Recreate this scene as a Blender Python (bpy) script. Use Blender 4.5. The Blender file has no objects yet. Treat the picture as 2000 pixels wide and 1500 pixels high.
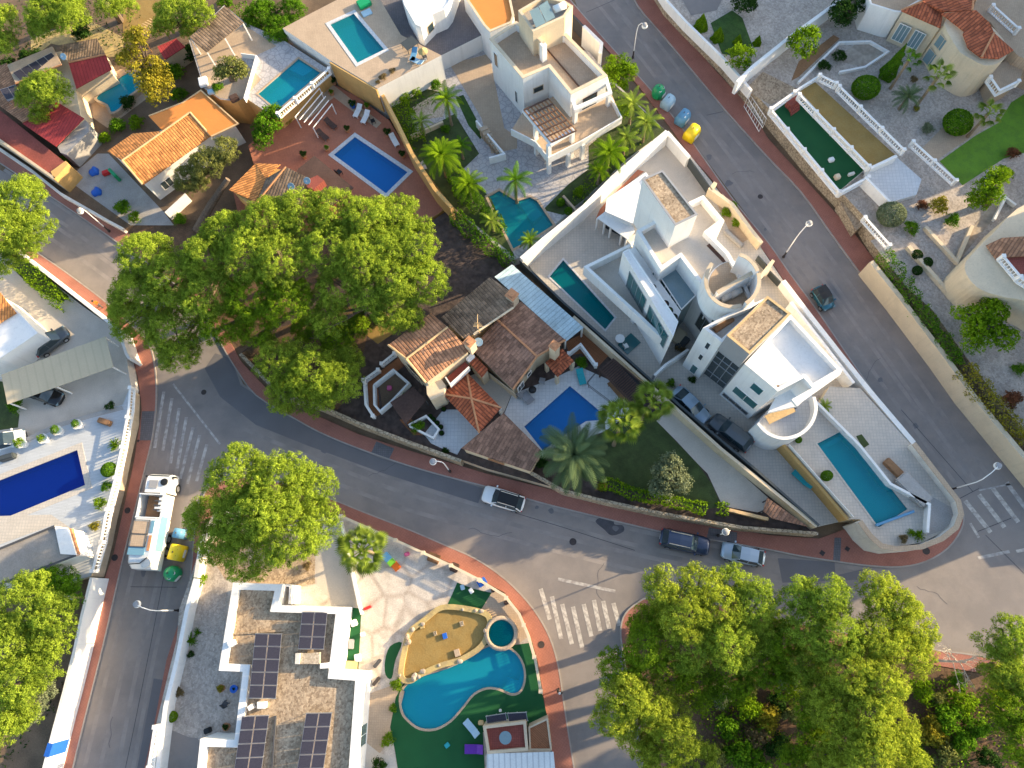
import bpy, bmesh, math, random
import numpy as np
from mathutils import Vector, Matrix
from mathutils.geometry import tessellate_polygon
S = bpy.context.scene
C = S.collection
R = math.radians
# ---------------- camera: a drone looking almost straight down ----------------
FPX, HC = 1400.0, 74.0
_d = Vector((75, -430, -FPX)).normalized()
_z = -_d
_y = (Vector((0, 1, 0)) - _z * _z.y).normalized()
_x = _y.cross(_z)
CM = Matrix((_x, _y, _z))
cam_d = bpy.data.cameras.new('camera'); cam = bpy.data.objects.new('camera', cam_d); C.objects.link(cam)
cam.matrix_world = Matrix.Translation((0, 0, HC)) @ CM.to_4x4()
cam_d.sensor_width = 36; cam_d.lens = 36 * FPX / 2000; cam_d.clip_end = 3000; cam_d.clip_start = 0.5
S.camera = cam
# ---------------- light ----------------
SUN_DIR = Vector((0.93, 0.37, 0)).normalized(); SUN_EL = R(14.5)
w = bpy.data.worlds.new('World'); S.world = w; w.use_nodes = True
nt = w.node_tree; bg = nt.nodes['Background']
sky = nt.nodes.new('ShaderNodeTexSky'); sky.sky_type = 'NISHITA'; sky.sun_disc = False
sky.sun_elevation = SUN_EL; sky.sun_rotation = math.atan2(SUN_DIR.x, SUN_DIR.y)
sky.air_density = 1.0; sky.dust_density = 1.5; sky.ozone_density = 1.0
nt.links.new(sky.outputs[0], bg.inputs[0]); bg.inputs[1].default_value = 0.15
sd = bpy.data.lights.new('sun', 'SUN'); so = bpy.data.objects.new('sun', sd); C.objects.link(so)
sd.energy = 4.5; sd.angle = R(0.6); sd.color = (1.0, 0.78, 0.48)
_s = Vector((SUN_DIR.x * math.cos(SUN_EL), SUN_DIR.y * math.cos(SUN_EL), math.sin(SUN_EL)))
so.rotation_euler = _s.to_track_quat('Z', 'Y').to_euler(); so.location = _s * 200
S.view_settings.view_transform = 'Standard'; S.view_settings.look = 'None'
S.view_settings.exposure = 1.55; S.view_settings.gamma = 1.0
S.cycles.max_bounces = 6; S.cycles.diffuse_bounces = 3; S.cycles.glossy_bounces = 2
S.cycles.transparent_max_bounces = 12; S.cycles.transmission_bounces = 4
S.cycles.use_denoising = True

def P(px, py, z=0.0):
    """a point of the photograph (2000 x 1500) taken to the horizontal plane at height z"""
    v = CM @ Vector((px - 1000, 750 - py, -FPX))
    t = (z - HC) / v.z
    return Vector((v.x * t, v.y * t, z))
def P2(px, py, z=0.0):
    p = P(px, py, z); return (p.x, p.y)
def PXM(px, py, z=0.0):
    """pixels per metre there"""
    return 100 / (P(px + 50, py, z) - P(px - 50, py, z)).length

# ---------------- materials ----------------
MATS = {}
def _n(nt, t, **k):
    n = nt.nodes.new(t)
    for a, b in k.items(): setattr(n, a, b)
    return n
def mat(name, col, rough=0.85, var=0.18, scale=0.6, fine=8.0, bump=0.0, pat=None, ps=1.0, col2=None, metal=0.0, spec=0.3, rot=0.0, grime=0.0):
    if name in MATS: return MATS[name]
    m = bpy.data.materials.new(name); m.use_nodes = True; nt = m.node_tree; N = nt.nodes; L = nt.links
    b = N['Principled BSDF']; b.inputs['Roughness'].default_value = rough; b.inputs['Metallic'].default_value = metal
    b.inputs['Specular IOR Level'].default_value = spec
    tc = _n(nt, 'ShaderNodeTexCoord'); src = tc.outputs['Object']
    if pat in ('roof', 'uvbrick', 'corr', 'panel'): src = tc.outputs['UV']
    mp = _n(nt, 'ShaderNodeMapping'); L.new(src, mp.inputs[0]); mp.inputs['Rotation'].default_value = (0, 0, rot)
    n1 = _n(nt, 'ShaderNodeTexNoise'); n1.inputs['Scale'].default_value = scale; n1.inputs['Detail'].default_value = 5; L.new(tc.outputs['Object'], n1.inputs[0])
    n2 = _n(nt, 'ShaderNodeTexNoise'); n2.inputs['Scale'].default_value = fine; n2.inputs['Detail'].default_value = 3; L.new(tc.outputs['Object'], n2.inputs[0])
    ad = _n(nt, 'ShaderNodeMath', operation='ADD'); L.new(n1.outputs[0], ad.inputs[0]); L.new(n2.outputs[0], ad.inputs[1])
    mr = _n(nt, 'ShaderNodeMapRange'); L.new(ad.outputs[0], mr.inputs[0])
    mr.inputs[1].default_value = 0.65; mr.inputs[2].default_value = 1.35; mr.inputs[3].default_value = 1 - var; mr.inputs[4].default_value = 1 + var
    fac = None
    c1 = _n(nt, 'ShaderNodeRGB'); c1.outputs[0].default_value = (*col, 1); cur = c1.outputs[0]
    if pat:
        mx = _n(nt, 'ShaderNodeMix', data_type='RGBA'); c2 = col2 or tuple(c * 0.6 for c in col)
        mx.inputs[6].default_value = (*col, 1); mx.inputs[7].default_value = (*c2, 1)
        if pat in ('brick', 'uvbrick', 'tile', 'plank', 'slab'):
            br = _n(nt, 'ShaderNodeTexBrick'); L.new(mp.outputs[0], br.inputs[0])
            br.inputs['Scale'].default_value = ps; br.inputs['Color1'].default_value = (0, 0, 0, 1); br.inputs['Color2'].default_value = (0.35, 0.35, 0.35, 1)
            br.inputs['Mortar'].default_value = (1, 1, 1, 1); br.inputs['Mortar Size'].default_value = {'slab': 0.03, 'tile': 0.03, 'plank': 0.02}.get(pat, 0.03)
            br.inputs['Mortar Smooth'].default_value = 0.2
            if pat in ('tile', 'slab'): br.offset = 0.0; br.inputs['Brick Width'].default_value = 0.5; br.inputs['Row Height'].default_value = 0.5
            if pat == 'plank': br.inputs['Brick Width'].default_value = 3.0; br.inputs['Row Height'].default_value = 0.15
            fac = br.outputs['Color']
        elif pat == 'roof':      # u along the eave, v down the slope: barrel tiles
            sep = _n(nt, 'ShaderNodeSeparateXYZ'); L.new(mp.outputs[0], sep.inputs[0])
            def tri(o, per, shift=0):
                a = _n(nt, 'ShaderNodeMath', operation='MULTIPLY'); a.inputs[1].default_value = 1 / per; L.new(o, a.inputs[0])
                f = _n(nt, 'ShaderNodeMath', operation='FRACT'); L.new(a.outputs[0], f.inputs[0]); return f.outputs[0]
            u = tri(sep.outputs[0], ps); v = tri(sep.outputs[1], ps * 1.5)
            s = _n(nt, 'ShaderNodeMath', operation='SUBTRACT'); L.new(u, s.inputs[0]); s.inputs[1].default_value = 0.5
            a = _n(nt, 'ShaderNodeMath', operation='ABSOLUTE'); L.new(s.outputs[0], a.inputs[0])
            g = _n(nt, 'ShaderNodeMapRange'); L.new(a.outputs[0], g.inputs[0]); g.inputs[1].default_value = 0.22; g.inputs[2].default_value = 0.5; g.inputs[3].default_value = 0; g.inputs[4].default_value = 1
            g2 = _n(nt, 'ShaderNodeMapRange'); L.new(v, g2.inputs[0])
            fl = []
            for o_, per in ((sep.outputs[0], ps), (sep.outputs[1], ps * 1.5)):
                a_ = _n(nt, 'ShaderNodeMath', operation='DIVIDE'); a_.inputs[1].default_value = per; L.new(o_, a_.inputs[0]); f_ = _n(nt, 'ShaderNodeMath', operation='FLOOR'); L.new(a_.outputs[0], f_.inputs[0]); fl.append(f_.outputs[0])
            cb_ = _n(nt, 'ShaderNodeCombineXYZ'); L.new(fl[0], cb_.inputs[0]); L.new(fl[1], cb_.inputs[1]); wn = _n(nt, 'ShaderNodeTexWhiteNoise'); L.new(cb_.outputs[0], wn.inputs[0]); tilev = wn.outputs['Value']
            g2.inputs[1].default_value = 0.75; g2.inputs[2].default_value = 1.0; g2.inputs[3].default_value = 0; g2.inputs[4].default_value = 0.5
            mxx = _n(nt, 'ShaderNodeMath', operation='MAXIMUM'); L.new(g.outputs[0], mxx.inputs[0]); L.new(g2.outputs[0], mxx.inputs[1]); fac = mxx.outputs[0]
        elif pat in ('corr', 'panel'):
            sep = _n(nt, 'ShaderNodeSeparateXYZ'); L.new(mp.outputs[0], sep.inputs[0])
            a = _n(nt, 'ShaderNodeMath', operation='MULTIPLY'); a.inputs[1].default_value = 1 / ps; L.new(sep.outputs[0], a.inputs[0])
            f = _n(nt, 'ShaderNodeMath', operation='FRACT'); L.new(a.outputs[0], f.inputs[0])
            g = _n(nt, 'ShaderNodeMapRange'); L.new(f.outputs[0], g.inputs[0]); g.inputs[1].default_value = 0.72; g.inputs[2].default_value = 0.86; fac = g.outputs[0]
        elif pat == 'stone':
            vo = _n(nt, 'ShaderNodeTexVoronoi'); vo.feature = 'DISTANCE_TO_EDGE'; L.new(mp.outputs[0], vo.inputs[0]); vo.inputs['Scale'].default_value = ps
            g = _n(nt, 'ShaderNodeMapRange'); L.new(vo.outputs['Distance'], g.inputs[0]); g.inputs[1].default_value = 0.02; g.inputs[2].default_value = 0.10; g.inputs[3].default_value = 1; g.inputs[4].default_value = 0; fac = g.outputs[0]
        elif pat == 'gravel':
            vo = _n(nt, 'ShaderNodeTexVoronoi'); L.new(mp.outputs[0], vo.inputs[0]); vo.inputs['Scale'].default_value = ps
            g = _n(nt, 'ShaderNodeMapRange'); L.new(vo.outputs['Color'], g.inputs[0]); g.inputs[1].default_value = 0.2; g.inputs[2].default_value = 0.9; fac = g.outputs[0]
        elif pat == 'blotch':
            no = _n(nt, 'ShaderNodeTexNoise'); L.new(mp.outputs[0], no.inputs[0]); no.inputs['Scale'].default_value = ps; no.inputs['Detail'].default_value = 8; no.inputs['Roughness'].default_value = 0.65
            g = _n(nt, 'ShaderNodeMapRange'); L.new(no.outputs[0], g.inputs[0]); g.inputs[1].default_value = 0.42; g.inputs[2].default_value = 0.6; fac = g.outputs[0]
        elif pat == 'streak':
            mp.inputs['Scale'].default_value = (0.12, 1.6, 1)
            no = _n(nt, 'ShaderNodeTexNoise'); L.new(mp.outputs[0], no.inputs[0]); no.inputs['Scale'].default_value = ps; no.inputs['Detail'].default_value = 6
            g = _n(nt, 'ShaderNodeMapRange'); L.new(no.outputs[0], g.inputs[0]); g.inputs[1].default_value = 0.35; g.inputs[2].default_value = 0.7; fac = g.outputs[0]
        L.new(fac, mx.inputs[0]); cur = mx.outputs[2]
        if pat == 'roof':
            tr_ = _n(nt, 'ShaderNodeMapRange'); L.new(tilev, tr_.inputs[0]); tr_.inputs[3].default_value = 0.68; tr_.inputs[4].default_value = 1.3; ts = _n(nt, 'ShaderNodeVectorMath', operation='SCALE'); L.new(cur, ts.inputs[0]); L.new(tr_.outputs[0], ts.inputs['Scale']); cur = ts.outputs[0]
    if grime > 0:
        n3 = _n(nt, 'ShaderNodeTexNoise'); n3.inputs['Scale'].default_value = 0.35; n3.inputs['Detail'].default_value = 9; n3.inputs['Roughness'].default_value = 0.7; L.new(tc.outputs['Object'], n3.inputs[0])
        g = _n(nt, 'ShaderNodeMapRange'); L.new(n3.outputs[0], g.inputs[0]); g.inputs[1].default_value = 0.5; g.inputs[2].default_value = 0.72; g.inputs[4].default_value = grime
        mg = _n(nt, 'ShaderNodeMix', data_type='RGBA'); L.new(g.outputs[0], mg.inputs[0]); L.new(cur, mg.inputs[6]); mg.inputs[7].default_value = (col[0] * .45, col[1] * .42, col[2] * .38, 1); cur = mg.outputs[2]
    if name in ('white', 'white_dirty', 'cream', 'beige', 'ochre'):      # rain streaks and grime down the render
        ms_ = _n(nt, 'ShaderNodeMapping'); ms_.inputs['Scale'].default_value = (2.2, 2.2, .18); L.new(tc.outputs['Object'], ms_.inputs[0]); n4 = _n(nt, 'ShaderNodeTexNoise'); n4.inputs['Scale'].default_value = 1.3; n4.inputs['Detail'].default_value = 5; L.new(ms_.outputs[0], n4.inputs[0])
        g4 = _n(nt, 'ShaderNodeMapRange'); L.new(n4.outputs[0], g4.inputs[0]); g4.inputs[1].default_value = .52; g4.inputs[2].default_value = .78; g4.inputs[3].default_value = 1; g4.inputs[4].default_value = .88; s4 = _n(nt, 'ShaderNodeVectorMath', operation='SCALE'); L.new(cur, s4.inputs[0]); L.new(g4.outputs[0], s4.inputs['Scale']); cur = s4.outputs[0]
    vm = _n(nt, 'ShaderNodeVectorMath', operation='SCALE'); L.new(cur, vm.inputs[0]); L.new(mr.outputs[0], vm.inputs['Scale']); L.new(vm.outputs[0], b.inputs['Base Color'])
    if bump > 0:
        bp = _n(nt, 'ShaderNodeBump'); bp.inputs['Strength'].default_value = bump; bp.inputs['Distance'].default_value = 0.05
        if fac is not None:
            iv = _n(nt, 'ShaderNodeMath', operation='SUBTRACT'); iv.inputs[0].default_value = 1; L.new(fac, iv.inputs[1]); L.new(iv.outputs[0], bp.inputs['Height'])
        else: L.new(n2.outputs[0], bp.inputs['Height'])
        L.new(bp.outputs[0], b.inputs['Normal'])
    MATS[name] = m; return m
def leafmat(name, dark, light, trans=0.35):
    if name in MATS: return MATS[name]
    m = bpy.data.materials.new(name); m.use_nodes = True; nt = m.node_tree; N = nt.nodes; L = nt.links
    N.remove(N['Principled BSDF']); out = N['Material Output']
    at = _n(nt, 'ShaderNodeAttribute', attribute_name='rnd')
    mx = _n(nt, 'ShaderNodeMix', data_type='RGBA'); L.new(at.outputs['Fac'], mx.inputs[0]); mx.inputs[6].default_value = (*dark, 1); mx.inputs[7].default_value = (*light, 1)
    di = _n(nt, 'ShaderNodeBsdfDiffuse'); tr = _n(nt, 'ShaderNodeBsdfTranslucent'); L.new(mx.outputs[2], di.inputs[0]); L.new(mx.outputs[2], tr.inputs[0])
    ms = _n(nt, 'ShaderNodeMixShader'); ms.inputs[0].default_value = trans; L.new(di.outputs[0], ms.inputs[1]); L.new(tr.outputs[0], ms.inputs[2]); L.new(ms.outputs[0], out.inputs[0])
    MATS[name] = m; return m
def watermat(name, tint, deep, rough=0.03):
    if name in MATS: return MATS[name]
    m = bpy.data.materials.new(name); m.use_nodes = True; nt = m.node_tree; N = nt.nodes; L = nt.links
    N.remove(N['Principled BSDF']); out = N['Material Output']
    tr = _n(nt, 'ShaderNodeBsdfTransparent'); tr.inputs[0].default_value = (*tint, 1)
    df = _n(nt, 'ShaderNodeBsdfDiffuse'); df.inputs[0].default_value = (*deep, 1)
    m1 = _n(nt, 'ShaderNodeMixShader'); m1.inputs[0].default_value = 0.34; L.new(tr.outputs[0], m1.inputs[1]); L.new(df.outputs[0], m1.inputs[2])
    gl = _n(nt, 'ShaderNodeBsdfGlossy'); gl.inputs['Roughness'].default_value = rough
    fr = _n(nt, 'ShaderNodeFresnel'); fr.inputs[0].default_value = 1.33
    tc = _n(nt, 'ShaderNodeTexCoord'); no = _n(nt, 'ShaderNodeTexNoise'); no.inputs['Scale'].default_value = 2.5; no.inputs['Detail'].default_value = 3; L.new(tc.outputs['Object'], no.inputs[0])
    bp = _n(nt, 'ShaderNodeBump'); bp.inputs['Strength'].default_value = 0.25; bp.inputs['Distance'].default_value = 0.05; L.new(no.outputs[0], bp.inputs['Height'])
    L.new(bp.outputs[0], gl.inputs['Normal']); L.new(bp.outputs[0], fr.inputs['Normal'])
    ms = _n(nt, 'ShaderNodeMixShader'); L.new(fr.outputs[0], ms.inputs[0]); L.new(m1.outputs[0], ms.inputs[1]); L.new(gl.outputs[0], ms.inputs[2]); L.new(ms.outputs[0], out.inputs[0])
    MATS[name] = m; return m

M = {}
def dm(k, *a, **kw): M[k] = mat(k, *a, **kw)
dm('earth', (0.18, 0.12, 0.075), pat='blotch', ps=0.23, col2=(0.13, 0.09, 0.058), var=0.3, bump=0.4)
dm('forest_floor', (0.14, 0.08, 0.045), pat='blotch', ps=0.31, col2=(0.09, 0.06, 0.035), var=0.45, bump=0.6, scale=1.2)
dm('asphalt', (0.270, 0.234, 0.212), pat='blotch', ps=0.16, col2=(0.215, 0.190, 0.178), var=0.16, scale=0.35, fine=22, bump=0.15, grime=0.3)
dm('asphalt_worn', (0.285, 0.248, 0.226), pat='blotch', ps=0.5, col2=(0.235, 0.207, 0.192), var=0.14, scale=0.35, fine=22, bump=0.15)
dm('asphalt_dark', (0.150, 0.142, 0.148), var=0.12, scale=0.4, fine=14, bump=0.15)
dm('asphalt_patch', (0.075, 0.072, 0.080), var=0.3, scale=1.5, fine=14, bump=0.2)
dm('pavement', (0.37, 0.155, 0.115), pat='tile', ps=2.2, col2=(0.28, 0.12, 0.09), var=0.16, bump=0.15, rot=0.6, grime=0.35)
dm('pavement_grey', (0.16, 0.15, 0.16), var=0.15, bump=0.15, pat='tile', ps=2.2)
dm('kerb', (0.34, 0.30, 0.27), var=0.15, fine=3, grime=0.4)
dm('paint', (0.56, 0.51, 0.45), pat='blotch', ps=2.2, col2=(0.34, 0.30, 0.27), var=0.15)
dm('paint_faint', (0.46, 0.43, 0.40), pat='blotch', ps=2.0, col2=(0.28, 0.25, 0.235), var=0.2)
dm('white', (0.80, 0.78, 0.75), var=0.05, grime=0.06)
dm('white_dirty', (0.68, 0.64, 0.58), var=0.12, grime=0.45)
dm('cream', (0.66, 0.54, 0.38), var=0.08, grime=0.25)
dm('beige', (0.55, 0.44, 0.31), var=0.12, grime=0.35)
dm('ochre', (0.60, 0.36, 0.13), var=0.12, grime=0.3)
dm('stone', (0.42, 0.34, 0.24), pat='stone', ps=2.4, col2=(0.20, 0.15, 0.10), var=0.35, fine=3, bump=0.6)
dm('rock', (0.36, 0.30, 0.24), var=0.35, fine=2, bump=0.8)
dm('deck', (0.55, 0.49, 0.42), pat='slab', ps=1.6, col2=(0.40, 0.37, 0.33), var=0.1, bump=0.08, grime=0.2)
dm('deck_white', (0.62, 0.62, 0.62), pat='slab', ps=1.3, col2=(0.48, 0.49, 0.50), var=0.08, grime=0.15)
dm('deck_lilac', (0.46, 0.43, 0.42), pat='stone', ps=1.6, col2=(0.33, 0.31, 0.31), var=0.2, bump=0.15)
dm('deck_plank', (0.50, 0.52, 0.54), pat='plank', ps=1.0, col2=(0.36, 0.38, 0.40), var=0.08, rot=0.1)
dm('deck_tan', (0.48, 0.36, 0.25), pat='tile', ps=2.4, col2=(0.38, 0.28, 0.20), var=0.14, grime=0.25)
dm('flag', (0.56, 0.49, 0.42), pat='stone', ps=0.36, col2=(0.44, 0.37, 0.31), var=0.25, scale=1.0, bump=0.15, grime=0.5)
dm('terracotta_floor', (0.44, 0.17, 0.10), pat='tile', ps=2.6, col2=(0.30, 0.115, 0.075), var=0.15, grime=0.25)
dm('red_floor', (0.30, 0.08, 0.06), pat='tile', ps=2.6, var=0.2, grime=0.4)
dm('orange_flat', (0.72, 0.26, 0.06), var=0.08, pat='brick', ps=1.6, col2=(0.62, 0.22, 0.06))
dm('concrete', (0.36, 0.34, 0.32), var=0.2, bump=0.15, grime=0.35)
dm('concrete_light', (0.54, 0.48, 0.41), var=0.12, grime=0.25)
dm('gravel', (0.46, 0.35, 0.24), pat='gravel', ps=5.5, col2=(0.24, 0.17, 0.11), var=0.3, bump=0.5)
dm('gravel_pale', (0.55, 0.46, 0.35), pat='gravel', ps=6, col2=(0.36, 0.28, 0.20), var=0.2, bump=0.4)
dm('gravel_grey', (0.48, 0.41, 0.35), pat='gravel', ps=5, col2=(0.33, 0.28, 0.24), var=0.25, bump=0.4)
dm('grass', (0.045, 0.10, 0.018), pat='blotch', ps=1.2, col2=(0.03, 0.065, 0.012), var=0.3, fine=12, bump=0.5)
dm('grass_bright', (0.12, 0.25, 0.02), pat='blotch', ps=1.2, col2=(0.09, 0.19, 0.02), var=0.25, fine=12, bump=0.4)
dm('grass_fake', (0.010, 0.085, 0.026), var=0.15, fine=20, bump=0.3)
dm('grass_dark', (0.060, 0.088, 0.026), pat='blotch', ps=0.8, col2=(0.045, 0.062, 0.02), var=0.35, fine=12, bump=0.5)
dm('roof_orange', (0.62, 0.26, 0.075), pat='roof', ps=0.30, col2=(0.30, 0.11, 0.04), var=0.18, bump=0.7, rough=0.8)
dm('roof_red', (0.42, 0.115, 0.05), pat='roof', ps=0.34, col2=(0.16, 0.045, 0.025), var=0.25, bump=0.8)
dm('roof_clay', (0.40, 0.20, 0.11), pat='roof', ps=0.34, col2=(0.20, 0.10, 0.06), var=0.25, bump=0.8, grime=0.4)
dm('roof_brown', (0.26, 0.145, 0.098), pat='roof', ps=0.34, col2=(0.19, 0.105, 0.072), var=0.4, bump=0.6, grime=0.6)
dm('roof_mossy', (0.20, 0.14, 0.095), pat='roof', ps=0.34, col2=(0.14, 0.10, 0.068), var=0.45, bump=0.6, grime=0.7)
dm('roof_crimson', (0.36, 0.045, 0.045), pat='corr', ps=0.4, col2=(0.22, 0.03, 0.03), var=0.25, bump=0.4)
dm('ridge', (0.50, 0.24, 0.12), var=0.25)
dm('ridge_pale', (0.62, 0.42, 0.22), var=0.2)
dm('poly', (0.44, 0.56, 0.60), pat='corr', ps=0.45, col2=(0.30, 0.40, 0.44), var=0.25, rough=0.5, grime=0.5)
dm('corr_white', (0.60, 0.62, 0.62), pat='corr', ps=0.5, col2=(0.42, 0.44, 0.46), var=0.12, rough=0.5)
dm('corr_grey', (0.30, 0.27, 0.24), pat='corr', ps=0.5, col2=(0.20, 0.18, 0.16), var=0.2, grime=0.3)
dm('cloth_tan', (0.50, 0.42, 0.29), var=0.07, pat='corr', ps=0.9, col2=(0.46, 0.385, 0.265))
dm('wood', (0.26, 0.14, 0.07), var=0.25, fine=5)
dm('wood_deck', (0.32, 0.13, 0.06), pat='plank', ps=1.0, col2=(0.18, 0.07, 0.03), var=0.2, rot=0.7)
dm('wood_pale', (0.58, 0.40, 0.20), var=0.2, fine=5)
dm('wood_dark', (0.085, 0.05, 0.04), var=0.3, fine=5)
dm('bark', (0.15, 0.11, 0.08), var=0.4, fine=6, bump=0.7)
dm('palm_bark', (0.26, 0.19, 0.12), var=0.4, fine=6, bump=0.7)
dm('black', (0.016, 0.017, 0.019), rough=0.5, var=0.1)
dm('rubber', (0.02, 0.02, 0.02), rough=0.8, var=0.1)
dm('dark_grey', (0.07, 0.07, 0.075), rough=0.6, var=0.1)
dm('anthracite', (0.055, 0.065, 0.07), rough=0.5, var=0.08)
dm('grey', (0.30, 0.30, 0.31), rough=0.6, var=0.08)
dm('metal', (0.55, 0.55, 0.56), rough=0.35, metal=0.8, var=0.08)
dm('iron', (0.06, 0.05, 0.05), rough=0.7, metal=0.3)
dm('glass', (0.03, 0.05, 0.06), rough=0.06, spec=0.8, var=0.05)
dm('glass_teal', (0.035, 0.13, 0.14), rough=0.06, spec=0.8, var=0.08)
dm('glass_sky', (0.16, 0.24, 0.27), rough=0.08, spec=0.9, var=0.1)
dm('solar', (0.018, 0.018, 0.034), rough=0.35, spec=0.25, pat='uvbrick', ps=1.0, col2=(0.06, 0.06, 0.08), var=0.1)
dm('blue', (0.02, 0.12, 0.50), rough=0.5)
dm('sky_blue', (0.12, 0.30, 0.48), rough=0.45, var=0.1)
dm('pale_blue', (0.36, 0.52, 0.62), rough=0.45, var=0.1)
dm('green_bin', (0.01, 0.30, 0.11), rough=0.35, var=0.1, spec=0.5)
dm('yellow', (0.80, 0.58, 0.01), rough=0.4, var=0.1, spec=0.5)
dm('red', (0.55, 0.03, 0.03), rough=0.5)
dm('orange', (0.80, 0.16, 0.02), rough=0.5)
dm('lime', (0.20, 0.5, 0.04), rough=0.5)
dm('pink', (0.6, 0.12, 0.25), rough=0.6)
dm('purple', (0.14, 0.03, 0.34), rough=0.6)
dm('teal_cloth', (0.03, 0.34, 0.38), rough=0.8)
dm('skin', (0.50, 0.30, 0.20), rough=0.6)
dm('sand', (0.50, 0.37, 0.15), var=0.2, bump=0.2, pat='blotch', ps=0.8, col2=(0.36, 0.27, 0.13))
dm('ochre_sand', (0.30, 0.20, 0.065), var=0.18, pat='blotch', ps=1.2, col2=(0.27, 0.17, 0.05), bump=0.2)
dm('soil_dark', (0.095, 0.068, 0.058), var=0.3, fine=6, bump=0.5, pat='blotch', ps=1.5)
dm('basin_blue', (0.03, 0.22, 0.62), pat='tile', ps=5, var=0.06, rough=0.4, col2=(0.03, 0.19, 0.55))
dm('basin_navy', (0.015, 0.07, 0.42), pat='tile', ps=5, var=0.06, rough=0.4, col2=(0.012, 0.06, 0.36))
dm('basin_cyan', (0.04, 0.46, 0.62), pat='tile', ps=5, var=0.06, rough=0.4, col2=(0.04, 0.34, 0.58))
dm('basin_teal', (0.03, 0.38, 0.46), var=0.08, rough=0.4)
dm('basin_green', (0.02, 0.30, 0.34), var=0.08, rough=0.4)
W_BLUE = watermat('water_blue', (0.45, 0.80, 1.0), (0.02, 0.28, 0.66)); W_TEAL = watermat('water_teal', (0.35, 0.85, 0.95), (0.02, 0.42, 0.47)); W_NAVY = watermat('water_navy', (0.4, 0.65, 1.0), (0.004, 0.04, 0.34)); W_CYAN = watermat('water_cyan', (0.35, 0.9, 1.0), (0.02, 0.50, 0.55)); W_DARK = watermat('water_dark_teal', (0.3, 0.8, 0.85), (0.0, 0.26, 0.27))
LM = dict(
 pine=leafmat('pine_leaf', (0.095, 0.165, 0.02), (0.43, 0.55, 0.06), .42),
 pine3=leafmat('pine_leaf_yellow', (0.12, 0.18, 0.02), (0.49, 0.57, 0.06), .42),
 pine2=leafmat('pine_leaf_deep', (0.06, 0.13, 0.014), (0.27, 0.40, 0.020)),
 olive=leafmat('olive_leaf', (0.10, 0.13, 0.06), (0.30, 0.34, 0.20)),
 green=leafmat('shrub_leaf', (0.04, 0.11, 0.010), (0.16, 0.32, 0.018)),
 lime=leafmat('lime_leaf', (0.06, 0.14, 0.008), (0.24, 0.38, 0.016)),
 dark=leafmat('dark_leaf', (0.014, 0.04, 0.01), (0.05, 0.11, 0.02)),
 gold=leafmat('gold_leaf', (0.15, 0.14, 0.018), (0.44, 0.38, 0.04)),
 drygreen=leafmat('dry_green_leaf', (0.06, 0.085, 0.02), (0.30, 0.31, 0.09)),
 dry=leafmat('dry_leaf', (0.14, 0.10, 0.05), (0.32, 0.24, 0.11)),
 red=leafmat('red_leaf', (0.08, 0.05, 0.03), (0.26, 0.10, 0.05)),
 palm=leafmat('palm_leaf', (0.05, 0.11, 0.012), (0.36, 0.46, 0.07)),
 palm_grey=leafmat('date_palm_leaf', (0.035, 0.075, 0.035), (0.18, 0.25, 0.11)))
# ---------------- object helpers ----------------
WORLD = {}      # things whose parts are drawn in world coordinates
def tag(o, label=None, cat=None, group=None, kind=None):
    if label: o['label'] = label
    if cat: o['category'] = cat
    if group: o['group'] = group
    if kind: o['kind'] = kind
    return o
def link(name, me, m=None, parent=None, loc=None):
    o = bpy.data.objects.new(name, me); C.objects.link(o)
    if m is not None and me is not None and not me.materials: me.materials.append(m)
    if parent is not None: o.parent = parent
    if loc is not None: o.location = loc
    return o
def thing(name, label, cat, loc=(0, 0, 0), rz=0, group=None):
    o = bpy.data.objects.new(name, None); C.objects.link(o); o.empty_display_size = 0.2
    o.location = loc; o.rotation_euler = (0, 0, rz); return tag(o, label, cat, group)
def obj(name, bm, m, parent=None, smooth=False, origin=None):
    """bm is in world coordinates when origin is given (or the parent has a location)"""
    me = bpy.data.meshes.new(name)
    off = Vector(origin) if origin is not None else None
    q = parent
    while off is None and q is not None and origin is None:
        if q.name in WORLD: off = Vector(WORLD[q.name])
        q = q.parent
    if off is not None: bmesh.ops.translate(bm, verts=bm.verts, vec=-off)
    bm.to_mesh(me); bm.free()
    if smooth:
        for p in me.polygons: p.use_smooth = True
    o = link(name, me, None, parent)
    for mm in (m if isinstance(m, (list, tuple)) else [m]): me.materials.append(mm)
    if off is not None and parent is None: o.location = off
    return o
def wthing(name, label, cat, loc, group=None):
    """an Empty at its base whose parts are drawn in world coordinates"""
    o = thing(name, label, cat, loc, 0, group); WORLD[o.name] = tuple(loc); return o
def dup(root, loc=None, rz=None, label=None, scale=None, cat=None, group=None):
    r = root.copy(); C.objects.link(r)
    if loc is not None: r.location = loc
    if rz is not None: r.rotation_euler = (0, 0, rz)
    if scale is not None: r.scale = scale if hasattr(scale, '__len__') else (scale,) * 3
    if label: r['label'] = label
    if cat: r['category'] = cat
    if group: r['group'] = group
    for ch in root.children:
        c = ch.copy(); C.objects.link(c); c.parent = r
        for g in ch.children:
            d = g.copy(); C.objects.link(d); d.parent = c
    return r
def fold(bm, verts, faces, mi=0):
    vs = [bm.verts.new(v) for v in verts]
    for f in faces:
        try: bm.faces.new([vs[i] for i in f]).material_index = mi
        except ValueError: pass
    return vs
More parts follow.
